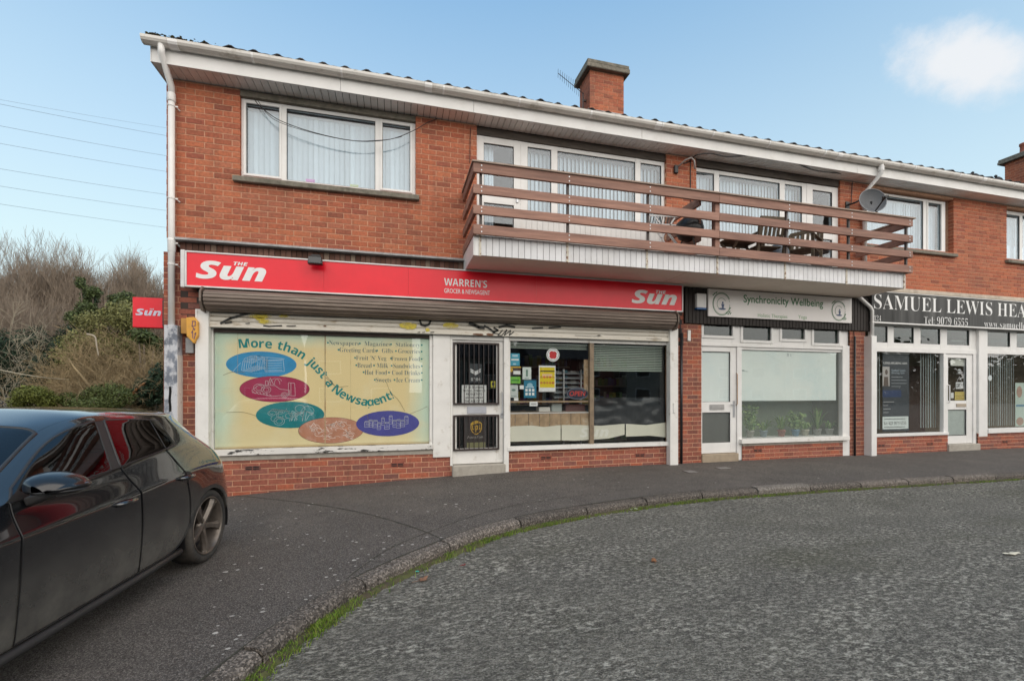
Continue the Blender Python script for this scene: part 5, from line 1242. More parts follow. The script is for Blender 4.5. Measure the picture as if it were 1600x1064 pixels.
cable([(287, 448, -.012), (300, 447, -.03), (310, 455, -.05)], .005, 'pale wire looped between the downpipe and the shutter end')
# overhead power lines beyond the terrace
m_wire = flatc('overhead_wire', (.20, .22, .26), .5)
def wire(v0, v1, z0_, z1_, r, lab):
    D0, D1 = z0_, z1_; q0, q1 = _ray(0, v0), _ray(258, v1)
    A = Vector((q0[0]*D0, -CAMD+q0[1]*D0, CAMZ+q0[2]*D0)); B = Vector((q1[0]*D1, -CAMD+q1[1]*D1, CAMZ+q1[2]*D1)); d = B-A
    A2, B2 = A - d*1.0, B + d*1.6; P_ = []
    for k in range(41):
        t_ = k/40; p = A2+(B2-A2)*t_; tt = (t_*3.6-1.0); p.z += .22*(tt*(tt-1)); P_.append(p)
    b = MB(); b.tube(P_, r, 4); tag(b.build('power_line', m_wire, None), lab, 'power line', 'overhead power lines')
for i, (v0, v1, lab) in enumerate(((156, 200, 'topmost and faintest of the overhead power lines left of the terrace'), (163, 212, 'second overhead power line from the top, just under the faintest one'), (197, 243.5, 'third overhead power line from the top left of the terrace'), (224.5, 268, 'middle overhead power line, fourth from the top'), (264, 304, 'fifth overhead power line from the top left of the terrace'), (291, 329, 'sixth overhead power line, last but one above the trees'), (319, 355.5, 'lowest overhead power line just above the bare tree tops'))):
    wire(v0, v1, 34+i*.4, 44+i*.4, 0.008 if i == 0 else .012, lab)
# ================================================================ NEWSAGENT POSTER WINDOW
yp = .042
pst = thing('window_poster', 'faded tan window poster with coloured ovals and curved green lettering', 'poster', (-1.0, yp, .5))
def poster_mat():
    m = bpy.data.materials.new('sun_faded_film'); m.use_nodes = True; nt = m.node_tree; N = nt.nodes; L = nt.links; P_ = N['Principled BSDF']; P_.inputs['Roughness'].default_value = .5
    g = N.new('ShaderNodeNewGeometry'); sx = N.new('ShaderNodeSeparateXYZ'); L.new(g.outputs['Position'], sx.inputs[0])
    def rng(v, a, b_, c=0., d=1.):
        n = N.new('ShaderNodeMapRange'); n.interpolation_type = 'SMOOTHSTEP'
        for k, x in zip(('From Min', 'From Max', 'To Min', 'To Max'), (a, b_, c, d)): n.inputs[k].default_value = x
        L.new(v, n.inputs['Value']); return n.outputs[0]
    def mt(op, a, b_):
        n = N.new('ShaderNodeMath'); n.operation = op
        for i, x in enumerate((a, b_)):
            if isinstance(x, float): n.inputs[i].default_value = x
            else: L.new(x, n.inputs[i])
        return n.outputs[0]
    def mix(f, a, b_):
        n = N.new('ShaderNodeMixRGB'); L.new(f, n.inputs[0])
        for i, x in ((1, a), (2, b_)):
            if isinstance(x, tuple): n.inputs[i].default_value = (*x, 1)
            else: L.new(x, n.inputs[i])
        return n.outputs[0]
    nz = N.new('ShaderNodeTexNoise'); nz.inputs['Scale'].default_value = 1.6; nz.inputs['Detail'].default_value = 5; L.new(g.outputs['Position'], nz.inputs['Vector'])
    w_ = mt('MULTIPLY', mt('SUBTRACT', nz.outputs['Fac'], .5), .22)
    # film yellowed in the middle, still pale green where the edges were covered
    ed = mt('MINIMUM', mt('ADD', sx.outputs['X'], 2.53), mt('SUBTRACT', .541, sx.outputs['X']))
    e1 = rng(mt('ADD', ed, w_), .02, .42); tp_ = rng(mt('ADD', mt('SUBTRACT', 2.255, sx.outputs['Z']), w_), .0, .30)
    c = mix(mt('MULTIPLY', e1, tp_), (.62, .76, .60), (.82, .65, .33))
    c = mix(rng(sx.outputs['Z'], .95, .5, 0, .45), c, (.80, .73, .46))
    n2 = N.new('ShaderNodeTexNoise'); n2.inputs['Scale'].default_value = 3.2; n2.inputs['Detail'].default_value = 7; L.new(g.outputs['Position'], n2.inputs['Vector'])
    c = mix(rng(n2.outputs['Fac'], .5, .75, 0, .45), c, (.84, .74, .48))
    c = mix(rng(sx.outputs['Z'], .56, .5, 0, .8), c, (.34, .20, .08))
    L.new(c, P_.inputs['Base Color']); return m
b = MB(); b.box(-2.525, pw[1]-.004, yp, yp+.008, .505, 2.25); b.build('backing', poster_mat(), pst)
YF = yp - .0015
# the film lies behind the glass: its prints sit 1.5 mm in front of the film and still behind the pane
m_teal = flatc('teal_print', (.0, .23, .22)); m_cream = flatc('cream_line_print', (.70, .64, .52)); m_grey = flatc('grey_text_print', (.10, .16, .17))
def zp(zx, zy): return F(310 + zx/4, 480 + zy/4)
OV_ = [((392, 357), 222, 82, (.02, .26, .52), 1), ((475, 511), 218, 80, (.36, .012, .07), 2), ((573, 673), 215, 83, (.0, .20, .22), 3), ((829, 770), 203, 80, (.50, .21, .12), 4), ((1186, 727), 198, 80, (.055, .055, .30), 5)]
def zr(rx, rz_, c): a, e = zp(c[0]-rx, c[1]), zp(c[0]+rx, c[1]); f_, h = zp(c[0], c[1]-rz_), zp(c[0], c[1]+rz_); return (e[0]-a[0])/2, (f_[1]-h[1])/2
def sketch(par, cx_, cz_, rx, rz_, kind, mat, y):
    b = MB(); r_ = random.Random(kind*13); W = .006
    def arc(x, z, a, c, t0=0, t1=6.283, n=14): b.ribbon([(cx_+rx*(x+a*math.cos(t0+(t1-t0)*k/n)), cz_+rz_*(z+c*math.sin(t0+(t1-t0)*k/n))) for k in range(n+1)], W, y)
    def pl(*pts): b.ribbon([(cx_+rx*p, cz_+rz_*q) for p, q in pts], W, y)
    if kind == 1:                                  # bundles and racks of papers
        for i in range(7):
            x = -.62+i*.07; pl((x, -.5+i*.07), (x+.33, -.62+i*.05), (x+.36, .1+i*.08), (x+.04, .25+i*.08), (x, -.5+i*.07))
        for i in range(5): pl((.1+i*.02, -.5+i*.2), (.62, -.45+i*.2)); arc(.15, -.45+i*.2, .03, .07)
        pl((.1, -.6), (.05, .35), (.66, .45), (.7, -.55), (.1, -.6)); pl((-.88, -.6), (-.65, .1)); pl((.7, .5), (.1, .62), (.05, .35))
        arc(-.2, .45, .25, .28, 0, 3.1); arc(-.35, .35, .2, .25, 0, 3.4)
    elif kind == 2:                                # toys and gift boxes
        pl((-.72, -.1), (-.5, .35), (0, .3), (.15, .0), (.45, -.1), (.45, -.5), (-.1, -.62), (-.7, -.3), (-.72, -.1)); pl((.42, .55), (.62, .5), (.64, -.6), (.42, -.55), (.42, .55)); pl((.5, .5), (.5, -.55))
        for x, z, a in ((-.5, .1, .17), (-.28, -.05, .15), (.3, -.5, .11)): arc(x, z, a, a*2); arc(x, z, a*.6, a*1.2)
        arc(0, .4, .15, .5, 0, 3.3); arc(.1, .5, .12, .4, .5, 3.5); pl((-.2, .4), (-.15, .95), (-.05, .4)); pl((-.3, .3), (-.3, .7), (-.22, .7), (-.22, .3))
        for i in range(6): pl((-.68+i*.1, -.2-i*.05), (-.62+i*.1, -.4-i*.03))
    elif kind == 3:                                # fruit and vegetables
        for i in range(12): arc(r_.uniform(-.6, .5), r_.uniform(-.3, .45), r_.uniform(.06, .16), r_.uniform(.12, .35), r_.uniform(0, 3), r_.uniform(4, 6.5))
        for i in range(10): x = r_.uniform(-.1, .5); pl((x, -.5), (x+r_.uniform(.02, .15), r_.uniform(-.1, .4)), (x+.25, .1))
        arc(-.36, -.5, .17, .34); arc(-.36, -.5, .10, .2); arc(.3, .5, .16, .3); arc(.55, .3, .2, .4, -1, 3)
        for i in range(8): arc(-.55+i*.06, .35-i*.02, .07, .14, 0, 3.4)
    elif kind == 4:                                # sweets
        for i in range(26): x, z = r_.uniform(-.75, .75), r_.uniform(-.65, .65); a = r_.uniform(.05, .16); arc(x, z, a, a*2*r_.uniform(.5, 1), r_.uniform(0, 3), r_.uniform(3.5, 6.3), 8)
        for i in range(14): x, z = r_.uniform(-.7, .6), r_.uniform(-.6, .5); pl((x, z), (x+r_.uniform(-.2, .2), z+r_.uniform(-.3, .3)), (x+r_.uniform(-.2, .2), z+r_.uniform(-.3, .3)))
    else:                                          # jars, tins and bottles
        for i in range(11):
            x = -.72+i*.135; z = r_.uniform(-.55, .1); h = r_.uniform(.35, .7); w2_ = r_.uniform(.05, .09); pl((x-w2_, z), (x+w2_, z), (x+w2_, z+h), (x-w2_, z+h), (x-w2_, z)); arc(x, z+h, w2_, .07); pl((x-w2_*.7, z+h*.3), (x+w2_*.7, z+h*.3)); pl((x-w2_*.5, z+h*.6), (x+w2_*.6, z+h*.5))
    return b.build('line_print', mat, par)
for k, (c_, rx, rz_, col, kind) in enumerate(OV_):
    cx_, cz_ = zp(*c_); rx_, rzz = zr(rx, rz_, c_); y = YF - .0004*k
    if kind in (2, 4): b = MB(); b.disc(cx_, cz_, rx_*1.012, rzz*1.025, y); b.build('oval_rim', flatc('dark_rim', (.10, .03, .03)), pst)
    b = MB(); b.disc(cx_, cz_, rx_, rzz, y-.0003)
    ov = b.build('oval_print', M('oval_ink', col, .5, var=.10, vs=6, dirt=(.62, .36, .28) if kind == 4 else None, dscale=8, damt=.8), pst)
    if kind == 4: sketch(ov, cx_, cz_, rx_*.95, rzz*.95, kind, flatc('pink_line_print', (.90, .74, .66)), y-.0006)
    else: sketch(ov, cx_, cz_, rx_*.92, rzz*.92, kind, flatc('pale_line_print', tuple(.45+.45*c2 for c2 in col)), y-.0006)
# curved slogan, letter by letter along its wave
base = [zp(*p) for p in ((246, 254), (310, 250), (380, 252), (450, 256), (520, 268), (580, 288), (640, 322), (690, 362), (735, 408), (780, 462), (815, 508), (870, 552), (930, 585), (1000, 608), (1065, 617), (1130, 606), (1190, 582), (1226, 566))]
pth = catmull(base, 14); pl_ = [0]
for i in range(1, len(pth)): pl_.append(pl_[-1] + math.dist(pth[i], pth[i-1]))
def glyph(ch):
    c = TXT.data; c.body = ch; c.resolution_u = 3; c.offset = .004; c.shear = 0
    me = bpy.data.meshes.new_from_object(TXT); v = [(p.co.x, p.co.y) for p in me.vertices]; f_ = [tuple(p.vertices) for p in me.polygons]
    bpy.data.meshes.remove(me); return v, f_
slog = 'More than just a Newsagent!'
gl = [glyph(sansb(c)) if c != ' ' else None for c in slog]
adv = [(max(v[0] for v in g[0]) - min(v[0] for v in g[0]) + .075) if g else .30 for g in gl]
tot = sum(adv); scl = pl_[-1]/tot; b = MB(); s = 0
scl_h = scl*1.0
for g, a_ in zip(gl, adv):
    mid = (s + a_/2)*scl; j = min(max(int(np.searchsorted(pl_, mid)), 1), len(pl_)-1); t = (mid-pl_[j-1])/(pl_[j]-pl_[j-1]); p = Vector(pth[j-1]).lerp(Vector(pth[j]), t); d = (Vector(pth[j])-Vector(pth[j-1])).normalized(); n = Vector((-d.y, d.x))
    if g:
        x0_ = min(v[0] for v in g[0]); x1_ = max(v[0] for v in g[0]); k0 = len(b.v)
        for vx_, vy_ in g[0]:
            q = p + d*((vx_-(x0_+x1_)/2)*scl) + n*(vy_*scl_h); b.v.append((q.x, YF-.001, q.y))
        b.f += [tuple(k0+i for i in f_) for f_ in g[1]]; b.mi += [0]*len(g[1])
    s += a_
b.build('lettering', m_teal, pst)
lines = [('Newspapers • Magazines • Stationery', 509, 538.7), ('Greeting Cards • Gifts • Groceries', 525.5, 548.9), ('Fruit ‘N’ Veg • Frozen Food', 551.5, 560.5), ('Bread • Milk • Sandwiches', 553.5, 571.7), ('Hot Food • Cool Drinks', 565, 582.3), ('Sweets • Ice Cream', 582.5, 593.6)]
for t_, u0, v1 in lines:
    zc_ = F(655, v1)[1]; xa, xb = X(u0+4.5), X(656.5); hgt = .090 if 'p' in t_ or 'g' in t_ else .074
    lettering(serif(t_).replace('•', ' ').replace('‘', "'").replace('’', "'"), xa, xb, zc_+.037-hgt, zc_+.037, YF-.001, m_grey, pst, off=-.012)
    n_ = len(t_)
    for i in [-.9] + [i for i, ch in enumerate(t_) if ch == '•'] + [n_+.2]:
        b = MB(); b.disc(xa + (xb-xa)*(i+.5)/n_, zc_, .014, .014, YF-.001, 10); b.build('bullet', m_teal, pst)
b = MB(); rk = random.Random(6)
for pts in ([(150, 424), (200, 405), (240, 404), (285, 405)], [(170, 658), (250, 655), (300, 662), (355, 680)], [(785, 430), (850, 490), (880, 498), (935, 492)], [(1175, 468), (1200, 530), (1250, 580), (1290, 650)], [(1320, 668), (1380, 645), (1432, 620)], [(850, 490), (800, 430)], [(1055, 670), (1060, 700), (1072, 735)]):
    b.ribbon(catmull([zp(*p) for p in pts], 4), .005, YF-.002)
b.build('crack', flatc('film_crack', (.20, .14, .07)), pst)
b = MB(); x_ = zp(790, 500)[0]; b.box(x_-.006, x_+.006, YF-.0055, YF-.003, .51, 2.24); x_ = zp(240, 300)[0]; b.box(x_-.0015, x_+.0015, YF-.001, YF, 1.6, 2.24); x_ = zp(950, 300)[0]; b.box(x_-.0015, x_+.0015, YF-.001, YF, .6, 2.0)
b.build('film_joint', M('rusty_joint', (.52, .42, .24), .6, var=.3, vs=6, dirt=(.30, .12, .03), dscale=4, damt=.9, dmin=.45, dmax=.6), pst)
# ================================================================ THINGS IN THE NEWSAGENT'S DOOR AND WINDOW
yi = .042
def card(name, lab, cat, uv, col, y=yi, group=None, mat=None):
    q = RC(*uv, y); t = thing(name, lab, cat, ((q[0]+q[1])/2, y, q[2]), group)
    b = MB(); b.box(q[0], q[1], y, y+.003, q[2], q[3]); b.build('card', mat or flatc(name+'_card', col, .5), t)
    return t, q
def txt(t, q, s_, x0, x1, z0, z1, col, y=yi, **k):
    w_, h = q[1]-q[0], q[3]-q[2]; mt = col if not isinstance(col, tuple) else flatc('print', col)
    return lettering(s_, q[0]+w_*x0, q[0]+w_*x1, q[2]+h*z0, q[2]+h*z1, y-.0012, mt, t, **k)
def patch(t, q, x0, x1, z0, z1, col, y=yi, name='print_block', d=.0006):
    w_, h = q[1]-q[0], q[3]-q[2]; b = MB(); b.box(q[0]+w_*x0, q[0]+w_*x1, y-d, y, q[2]+h*z0, q[2]+h*z1); return b.build(name, col if not isinstance(col, tuple) else flatc('print', col), t)
W_ = (.75, .75, .73); K_ = (.03, .03, .03)
def shield(t, cx_, cz_, w_, h, y, rim, fill, txtc):
    out_ = [(-.5, .28), (-.3, .42), (0, .5), (.3, .42), (.5, .28), (.5, -.1), (.38, -.3), (.2, -.43), (0, -.5), (-.2, -.43), (-.38, -.3), (-.5, -.1)]
    b = MB(); b.flat([(cx_+p*w_, cz_+q*h) for p, q in out_], y-.001); b.build('shield_print', rim, t)
    b = MB(); b.flat([(cx_+p*w_*.86, cz_+q*h*.88) for p, q in out_], y-.0016); b.build('shield_field', fill, t)
    b = MB(); b.flat([(cx_-.43*w_, cz_+.16*h), (cx_-.2*w_, cz_+.22*h), (cx_+.1*w_, cz_+.3*h), (cx_+.42*w_, cz_+.26*h), (cx_+.26*w_, cz_+.37*h), (cx_, cz_+.43*h), (cx_-.26*w_, cz_+.37*h), (cx_-.43*w_, cz_+.25*h)], y-.002); b.build('shield_swoosh', rim, t)
    lettering(sansb('ups'), cx_-.36*w_, cx_+.36*w_, cz_-.30*h, cz_+.16*h, y-.0022, txtc, t)
m_gold = flatc('gold_print', (.62, .38, .04)); m_brn = flatc('dark_brown_print', (.045, .025, .018))
ydoor = .050
t, q = card('parcel_poster', 'dark brown parcel service poster with gold shield in the lower door glass', 'poster', (726, 651, 760, 700.5), (.04, .03, .028), ydoor)
shield(t, q[0]+(q[1]-q[0])*.53, q[2]+(q[3]-q[2])*.66, .19, .24, ydoor, m_gold, m_brn, m_gold)
txt(t, q, 'Access Point', .12, .9, .33, .41, (.4, .38, .35), ydoor); patch(t, q, .1, .95, .03, .2, (.22, .21, .10), ydoor)
t, q = card('parcel_notice', 'small black notice with white winged emblem high in the newsagent door', 'notice', (733, 568, 753, 598), (.035, .04, .045), ydoor)
b = MB()
for sx_ in (-1, 1):
    for k in range(3): cx_, cz_ = (q[0]+q[1])/2, q[2]+(q[3]-q[2])*(.60-.07*k); b.flat([(cx_, cz_-.02), (cx_+sx_*.085, cz_+.03), (cx_+sx_*.085, cz_+.045), (cx_, cz_)][::sx_], ydoor-.001)
b.build('emblem', m_wht, t); txt(t, q, '07:00', .15, .85, .10, .26, W_, ydoor)
t, q = card('tobacco_notice', 'white tobacco age limit notice in black capitals behind the door grille', 'notice', (721.5, 601.5, 760, 631), W_, ydoor)
for i, s_ in enumerate(('IT IS ILLEGAL', 'TO SELL TOBACCO', 'PRODUCTS TO', 'ANYONE UNDER', 'THE AGE OF 18')):
    wd = min(1, len(s_)/15.5)*.46; txt(t, q, sansb(s_), .5-wd, .5+wd, .83-i*.185, .95-i*.185, K_, ydoor)
t, q = card('door_sticker', 'small yellow and black sticker at the right edge of the door glass', 'sticker', (767, 595.5, 774, 606), (.60, .55, .05), ydoor); patch(t, q, .2, .45, .35, .8, K_, ydoor); patch(t, q, .55, .8, .35, .8, K_, ydoor); patch(t, q, .1, .9, .08, .18, K_, ydoor)
t, q = card('window_card', 'small pale blue sticker at the top left of the newsagent window', 'sticker', (797.5, 552, 812, 571.5), (.05, .32, .46)); patch(t, q, .1, .9, .42, .56, W_); patch(t, q, .2, .8, .72, .9, (.4, .6, .7)); patch(t, q, .3, .6, .08, .2, (.4, .6, .7))
t, q = card('window_card', 'brown and gold parcel sticker with white slip under the pale blue sticker', 'sticker', (794.8, 572.5, 814, 586), (.055, .03, .02)); patch(t, q, 0, 1, .86, 1, m_gold); b = MB(); b.disc(q[0]+.045, q[2]+(q[3]-q[2])*.6, .032, .036, yi-.001, 14); b.build('emblem', m_gold, t); patch(t, q, .38, .95, .08, .5, W_)
t, q = card('window_card', 'bright green sticker at the left edge of the newsagent window', 'sticker', (797, 588.5, 813, 599), (.16, .45, .05)); patch(t, q, .12, .88, .35, .6, (.05, .22, .02))
t, q = card('window_card', 'white notice with green print between the parcel sticker and the yellow poster', 'notice', (816.5, 573.5, 830, 593), (.60, .66, .62)); patch(t, q, .38, .62, .25, .8, (.15, .25, .2)); patch(t, q, .25, .75, .06, .12, (.2, .3, .28))
t, q = card('window_card', 'grey white notice with a faint sketch at the lower left of the newsagent window', 'notice', (795.5, 601.5, 809.5, 621), (.50, .54, .52)); b = MB(); b.disc(q[0]+(q[1]-q[0])*.5, q[2]+(q[3]-q[2])*.6, .035, .02, yi-.001, 12); b.build('print_mark', flatc('green_mark', (.12, .2, .17)), t); patch(t, q, .2, .8, .1, .15, (.2, .25, .24))
t, q = card('window_card', 'tiny blank white card beside the big blue card', 'notice', (812, 602, 818.5, 608), W_)
t, q = card('window_card', 'small white card at the very bottom left corner of the newsagent window glass', 'notice', (803, 621.5, 810, 626), W_)
t, q = card('window_card', 'dark teal blue card with six white symbols in two rows', 'sticker', (818.5, 594, 838, 621.5), (.012, .17, .27))
for i in range(3):
    for j in range(2): patch(t, q, .12+i*.27, .30+i*.27, .14+j*.22, .29+j*.22, W_)
b = MB(); b.disc(q[0]+(q[1]-q[0])*.48, q[2]+(q[3]-q[2])*.70, .052, .045, yi-.001, 16); b.build('emblem', flatc('pale_blue_print', (.3, .5, .6)), t); patch(t, q, .15, .8, .58, .64, W_)
t, q = card('food_poster', 'yellow food poster with white border in the middle of the newsagent window', 'poster', (842, 571, 868, 612), (.72, .72, .70)); patch(t, q, .05, .95, .16, .93, (.68, .52, .01)); patch(t, q, .08, .93, .76, .81, (.05, .04, .01), d=.0012)
r_ = random.Random(9)
for i in range(5):
    for j in range(2):
        b = MB(); b.disc(q[0]+(q[1]-q[0])*(.15+.175*i), q[2]+(q[3]-q[2])*(.34+.22*j), .024, .022, yi-.0014-.0001*i, 10); b.build('food_picture', flatc('food_print', (.45+.2*r_.random(), .12+.2*r_.random(), .04)), t)
patch(t, q, .2, .8, .60, .68, (.75, .5, .3), d=.0012)
cx_, cz_ = F(864, 554.5, yi); t = thing('poppy_sticker', 'round white sticker with a red poppy high in the newsagent window', 'sticker', (cx_, yi, cz_)); b = MB(); b.disc(cx_, cz_, .120, .118, yi-.001); b.build('disc', m_wht, t)
b = MB()
for a_ in (.6, 2.4, 4.0, 5.4): b.disc(cx_+.030*math.cos(a_), cz_+.034*math.sin(a_), .045, .042, yi-.002-.0001*a_, 16)
b.build('poppy_print', flatc('poppy_red', (.55, .02, .02)), t)
b = MB(); b.ribbon([(cx_+.10*math.cos(k*.157), cz_+.098*math.sin(k*.157)) for k in range(41)], .006, yi-.002); b.build('ring_print', m_blk, t)
t, q = card('price_note', 'small white note stuck on the wooden shelf edge of the newsagent window', 'notice', (827.5, 627.5, 840, 634.5), W_, .0410); patch(t, q, .15, .85, .35, .6, (.3, .3, .3), .0410)
# open sign
cx_, cz_ = F(902, 615, .06); t = thing('open_sign', 'dark oval open sign with red letters in the newsagent window', 'open sign', (cx_, .06, cz_))
b = MB(); b.v = []; n = 36; pts = [(cx_+.205*math.cos(2*math.pi*k/n), cz_+.103*math.sin(2*math.pi*k/n)) for k in range(n)]; b.prism(pts, .05, .075); b.build('board', flatc('navy_board', (.02, .026, .045), .4), t)
b = MB(); b.ribbon([(cx_+.195*math.cos(k*.157), cz_+.094*math.sin(k*.157)) for k in range(41)], .012, .0485); b.build('rim_print', flatc('pale_rim', (.20, .22, .28)), t)
lettering('OPEN', cx_-.152, cx_+.152, cz_-.042, cz_+.046, .048, flatc('red_tube', (.55, .05, .035)), t, shear=.15, off=.012)
# shelf, cardboard panels, broken white stall riser and black sheet
t = thing('window_shelf', 'wooden shelf board across the newsagent window above the cardboard panels', 'shelf', (2.5, .1, 1.1))
q = RC(795, 626.5, 921, 629, .06); b = MB(); b.box(q[0], q[1], .045, .40, F(860, 629)[1], F(860, 626.3)[1]); b.build('board', M('worn_shelf_wood', (.30, .21, .13), .7, var=.2, vs=12), t)
b = MB(); b.box(w2[0]+.01, mul[0], .045, .075, F(860, 646)[1], F(860, 644.5)[1]); b.build('rail', m_alu, t)
t = thing('cardboard_screen', 'row of brown cardboard panels taped along the foot of the newsagent window', 'cardboard screen', (2.5, .05, .7))
m_card = M('brown_cardboard', (.36, .245, .14), .8, var=.15, vs=6, dirt=(.55, .45, .33), dscale=5, damt=.7, dmin=.55, dmax=.68, island=.10)
us = [795, 805, 826, 843, 859, 876, 892, 907, 921.5]; rc = random.Random(3)
for i in range(8):
    xa, xb = X(us[i], .05)+.004, X(us[i+1], .05)-.004; b = MB(); z0_, z1_ = .70, F(860, 646)[1]; y0 = .042+.004*(i % 2)
    g_ = [[(xa+(xb-xa)*k/4, y0+rc.uniform(0, .012), z0_+(z1_-z0_)*j/4) for k in range(5)] for j in range(5)]
    for j in range(4):
        for k in range(4): b.face(g_[j][k], g_[j][k+1], g_[j+1][k+1], g_[j+1][k])
    b.build('card_panel', m_card, t)
m_board = M('yellowed_white_board', (.66, .64, .53), .6, var=.05, vs=3)
t = thing('stall_riser', 'yellowed white boards with a ghost of newspaper lettering at the foot of the window', 'board', (3.3, .045, .42))
for i, (pts) in enumerate((((796, 668), (800, 666), (830, 664.5), (850, 667), (876, 664), (876, 688), (796, 690)), ((877.5, 664), (905, 664), (940, 665), (976, 662), (976, 679), (950, 685), (900, 688.5), (877.5, 688)), ((978, 662), (1010, 664), (1040, 660), (1040, 683), (1015, 680.5), (978, 682)))):
    P_ = [F(u, v, .038) for u, v in pts]; b = MB(); b.prism([(p[0], max(p[1], .417)) for p in P_][::-1], .038, .041); b.build('board', m_board, t)
q = RC(906, 668, 951, 682, .038); lettering(sansbi('Sun'), q[0], q[1], q[2], q[3], .0365, flatc('ghost_print', (.74, .73, .65)), t, off=.015)
m_sheet = bpy.data.materials.new('black_polythene'); m_sheet.use_nodes = True; p_ = m_sheet.node_tree.nodes['Principled BSDF']; p_.inputs['Base Color'].default_value = (.02, .022, .024, 1); p_.inputs['Roughness'].default_value = .28
b = MB(); q = RC(928, 621, 1040, 662, .05); r_ = random.Random(12); nx_, nz_ = 44, 12
def wr(i, j): return .056 + .022*mnoise.noise(Vector((i*.16+j*.12, j*.45-i*.05, 1))) + .016*abs(mnoise.noise(Vector((i*.5, j*.9, 5)))) + .006*r_.random()
g_ = {(i, j): (q[0]+(q[1]-q[0])*i/nx_, wr(i, j), .70+(q[3]-.70)*j/nz_) for i in range(nx_+1) for j in range(nz_+1)}
for i in range(nx_):
    for j in range(nz_): b.face(g_[i, j], g_[i+1, j], g_[i+1, j+1], g_[i, j+1])
tag(b.build('polythene_sheet', m_sheet, None, smooth=True), 'crumpled black plastic sheet across the lower half of the newsagent window', 'plastic sheet')
# horizontal blinds
m_ven = M('pale_green_slat', (.56, .63, .55), .5, var=.05, vs=3, island=.04)
def venetian(xa, xb, za, zb_, lab, y=.12):
    t = thing('venetian_blind', lab, 'blind', ((xa+xb)/2, y, zb_), 'pale green slatted blinds in the newsagent window'); b = MB(); b.box(xa, xb, y-.02, y+.02, zb_-.035, zb_); b.build('head_rail', m_ven, t)
    s = MB(); s.face((-.5, -.02, -.012), (.5, -.02, -.012), (.5, .016, .014), (-.5, .016, .014)); s.face((-.5, -.02, -.014), (-.5, .016, .012), (.5, .016, .012), (.5, -.02, -.014)); me = s.mesh('slat', m_ven); z = zb_-.06
    while z > za: o = link(bpy.data.objects.new('slat', me), t); o.location = Vector(((xa+xb)/2, y, z)) - ORG[t.name]; o.scale = (xb-xa, 1, 1); o.rotation_euler = (R_(-8), 0, 0); z -= .031
    b = MB()
    for f_ in (.12, .5, .88): b.tube([(xa+(xb-xa)*f_, y-.024, za), (xa+(xb-xa)*f_, y-.024, zb_-.03)], .002, 4)
    b.build('cord', m_ven, t); return t
venetian(mul[1]+.005, w2[1]-.01, F(980, 581, .12)[1], 2.19, 'pale green slatted blind half lowered in the right pane of the newsagent window')
venetian(w2[0]+.04, mul[0]-.005, F(850, 546, .12)[1], 2.19, 'pale green slatted blind pulled right up in the left pane of the newsagent window')
# magazine rack and shelves in the gloom
rx0, rx1 = X(866, .5), X(922, .5); t = thing('magazine_rack', 'metal magazine rack with sloping shelves behind the newsagent window glass', 'rack', ((rx0+rx1)/2, .5, .06))
for xx in (X(880, .5), X(907, .5)):
    b = MB(); b.box(xx-.012, xx+.012, .46, .49, .06, F(880, 577, .5)[1]); b.build('upright', M('rack_metal', (.42, .43, .43), .4, metal=.3), t)
for k in range(6):
    z = F(880, 622-k*7.5, .5)[1]; b = MB(); b.v = [(rx0, .50, z), (rx1, .50, z), (rx1, .66, z+.05), (rx0, .66, z+.05), (rx0, .50, z+.012), (rx1, .50, z+.012), (rx1, .66, z+.062), (rx0, .66, z+.062)]; b.f = [(0, 3, 2, 1), (4, 5, 6, 7), (0, 1, 5, 4), (1, 2, 6, 5), (2, 3, 7, 6), (3, 0, 4, 7)]; b.mi = [0]*6; b.build('rack_shelf', M('rack_shelf', (.30, .32, .33), .4), t)
mg = random.Random(21); pal = [(.25, .27, .28), (.10, .22, .26), (.3, .3, .28), (.05, .12, .16), (.4, .4, .38), (.2, .05, .05)]
b = MB()
for k in range(6):
    z = F(880, 622-k*7.5, .5)[1]
    for i in range(4):
        if mg.random() < .3: continue
        xa = rx0+.02+i*(rx1-rx0-.04)/4; b = MB(); b.bar((xa+.05, .53, z+.015), (xa+.05, .60, z+.06+mg.uniform(0, .02)), .1, .004, (0, -1, 1)); tag(b.build('magazine', flatc('magazine', pal[mg.randrange(6)])), 'magazine lying on the metal rack behind the newsagent window', 'magazine', 'magazines on the rack')
# dim goods deeper in the shop
for i in range(3):
    y_ = 1.7 + .02*i; xa = X(798, 1.5) + i*1.55; t = thing('grocery_shelf', ('dim grocery shelving at the left of the newsagent interior', 'dim grocery shelving in the middle of the newsagent interior', 'dim grocery shelving at the right of the newsagent interior')[i], 'shelving', (xa+.7, y_, .06))
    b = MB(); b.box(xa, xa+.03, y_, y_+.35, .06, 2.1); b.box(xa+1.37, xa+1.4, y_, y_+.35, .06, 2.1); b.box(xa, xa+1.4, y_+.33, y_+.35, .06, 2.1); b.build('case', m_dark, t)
    for k in range(5): b = MB(); b.box(xa+.03, xa+1.37, y_, y_+.33, .25+k*.4, .28+k*.4); b.build('shelf_board', m_room, t)
    b = MB()
    for k in range(5):
        x_ = xa+.05
        while x_ < xa+1.28: w_ = mg.uniform(.05, .1); b.box(x_, x_+w_-.008, y_+.02, y_+.2, .282+k*.4, .282+k*.4+mg.uniform(.1, .28)); x_ += w_
    tag(b.build('goods', ramp_mat('packets', [(.2, .03, .03), (.05, .1, .25), (.3, .25, .05), (.08, .2, .06), (.3, .3, .3), (.25, .1, .03)], bump=0), t), kind='stuff')
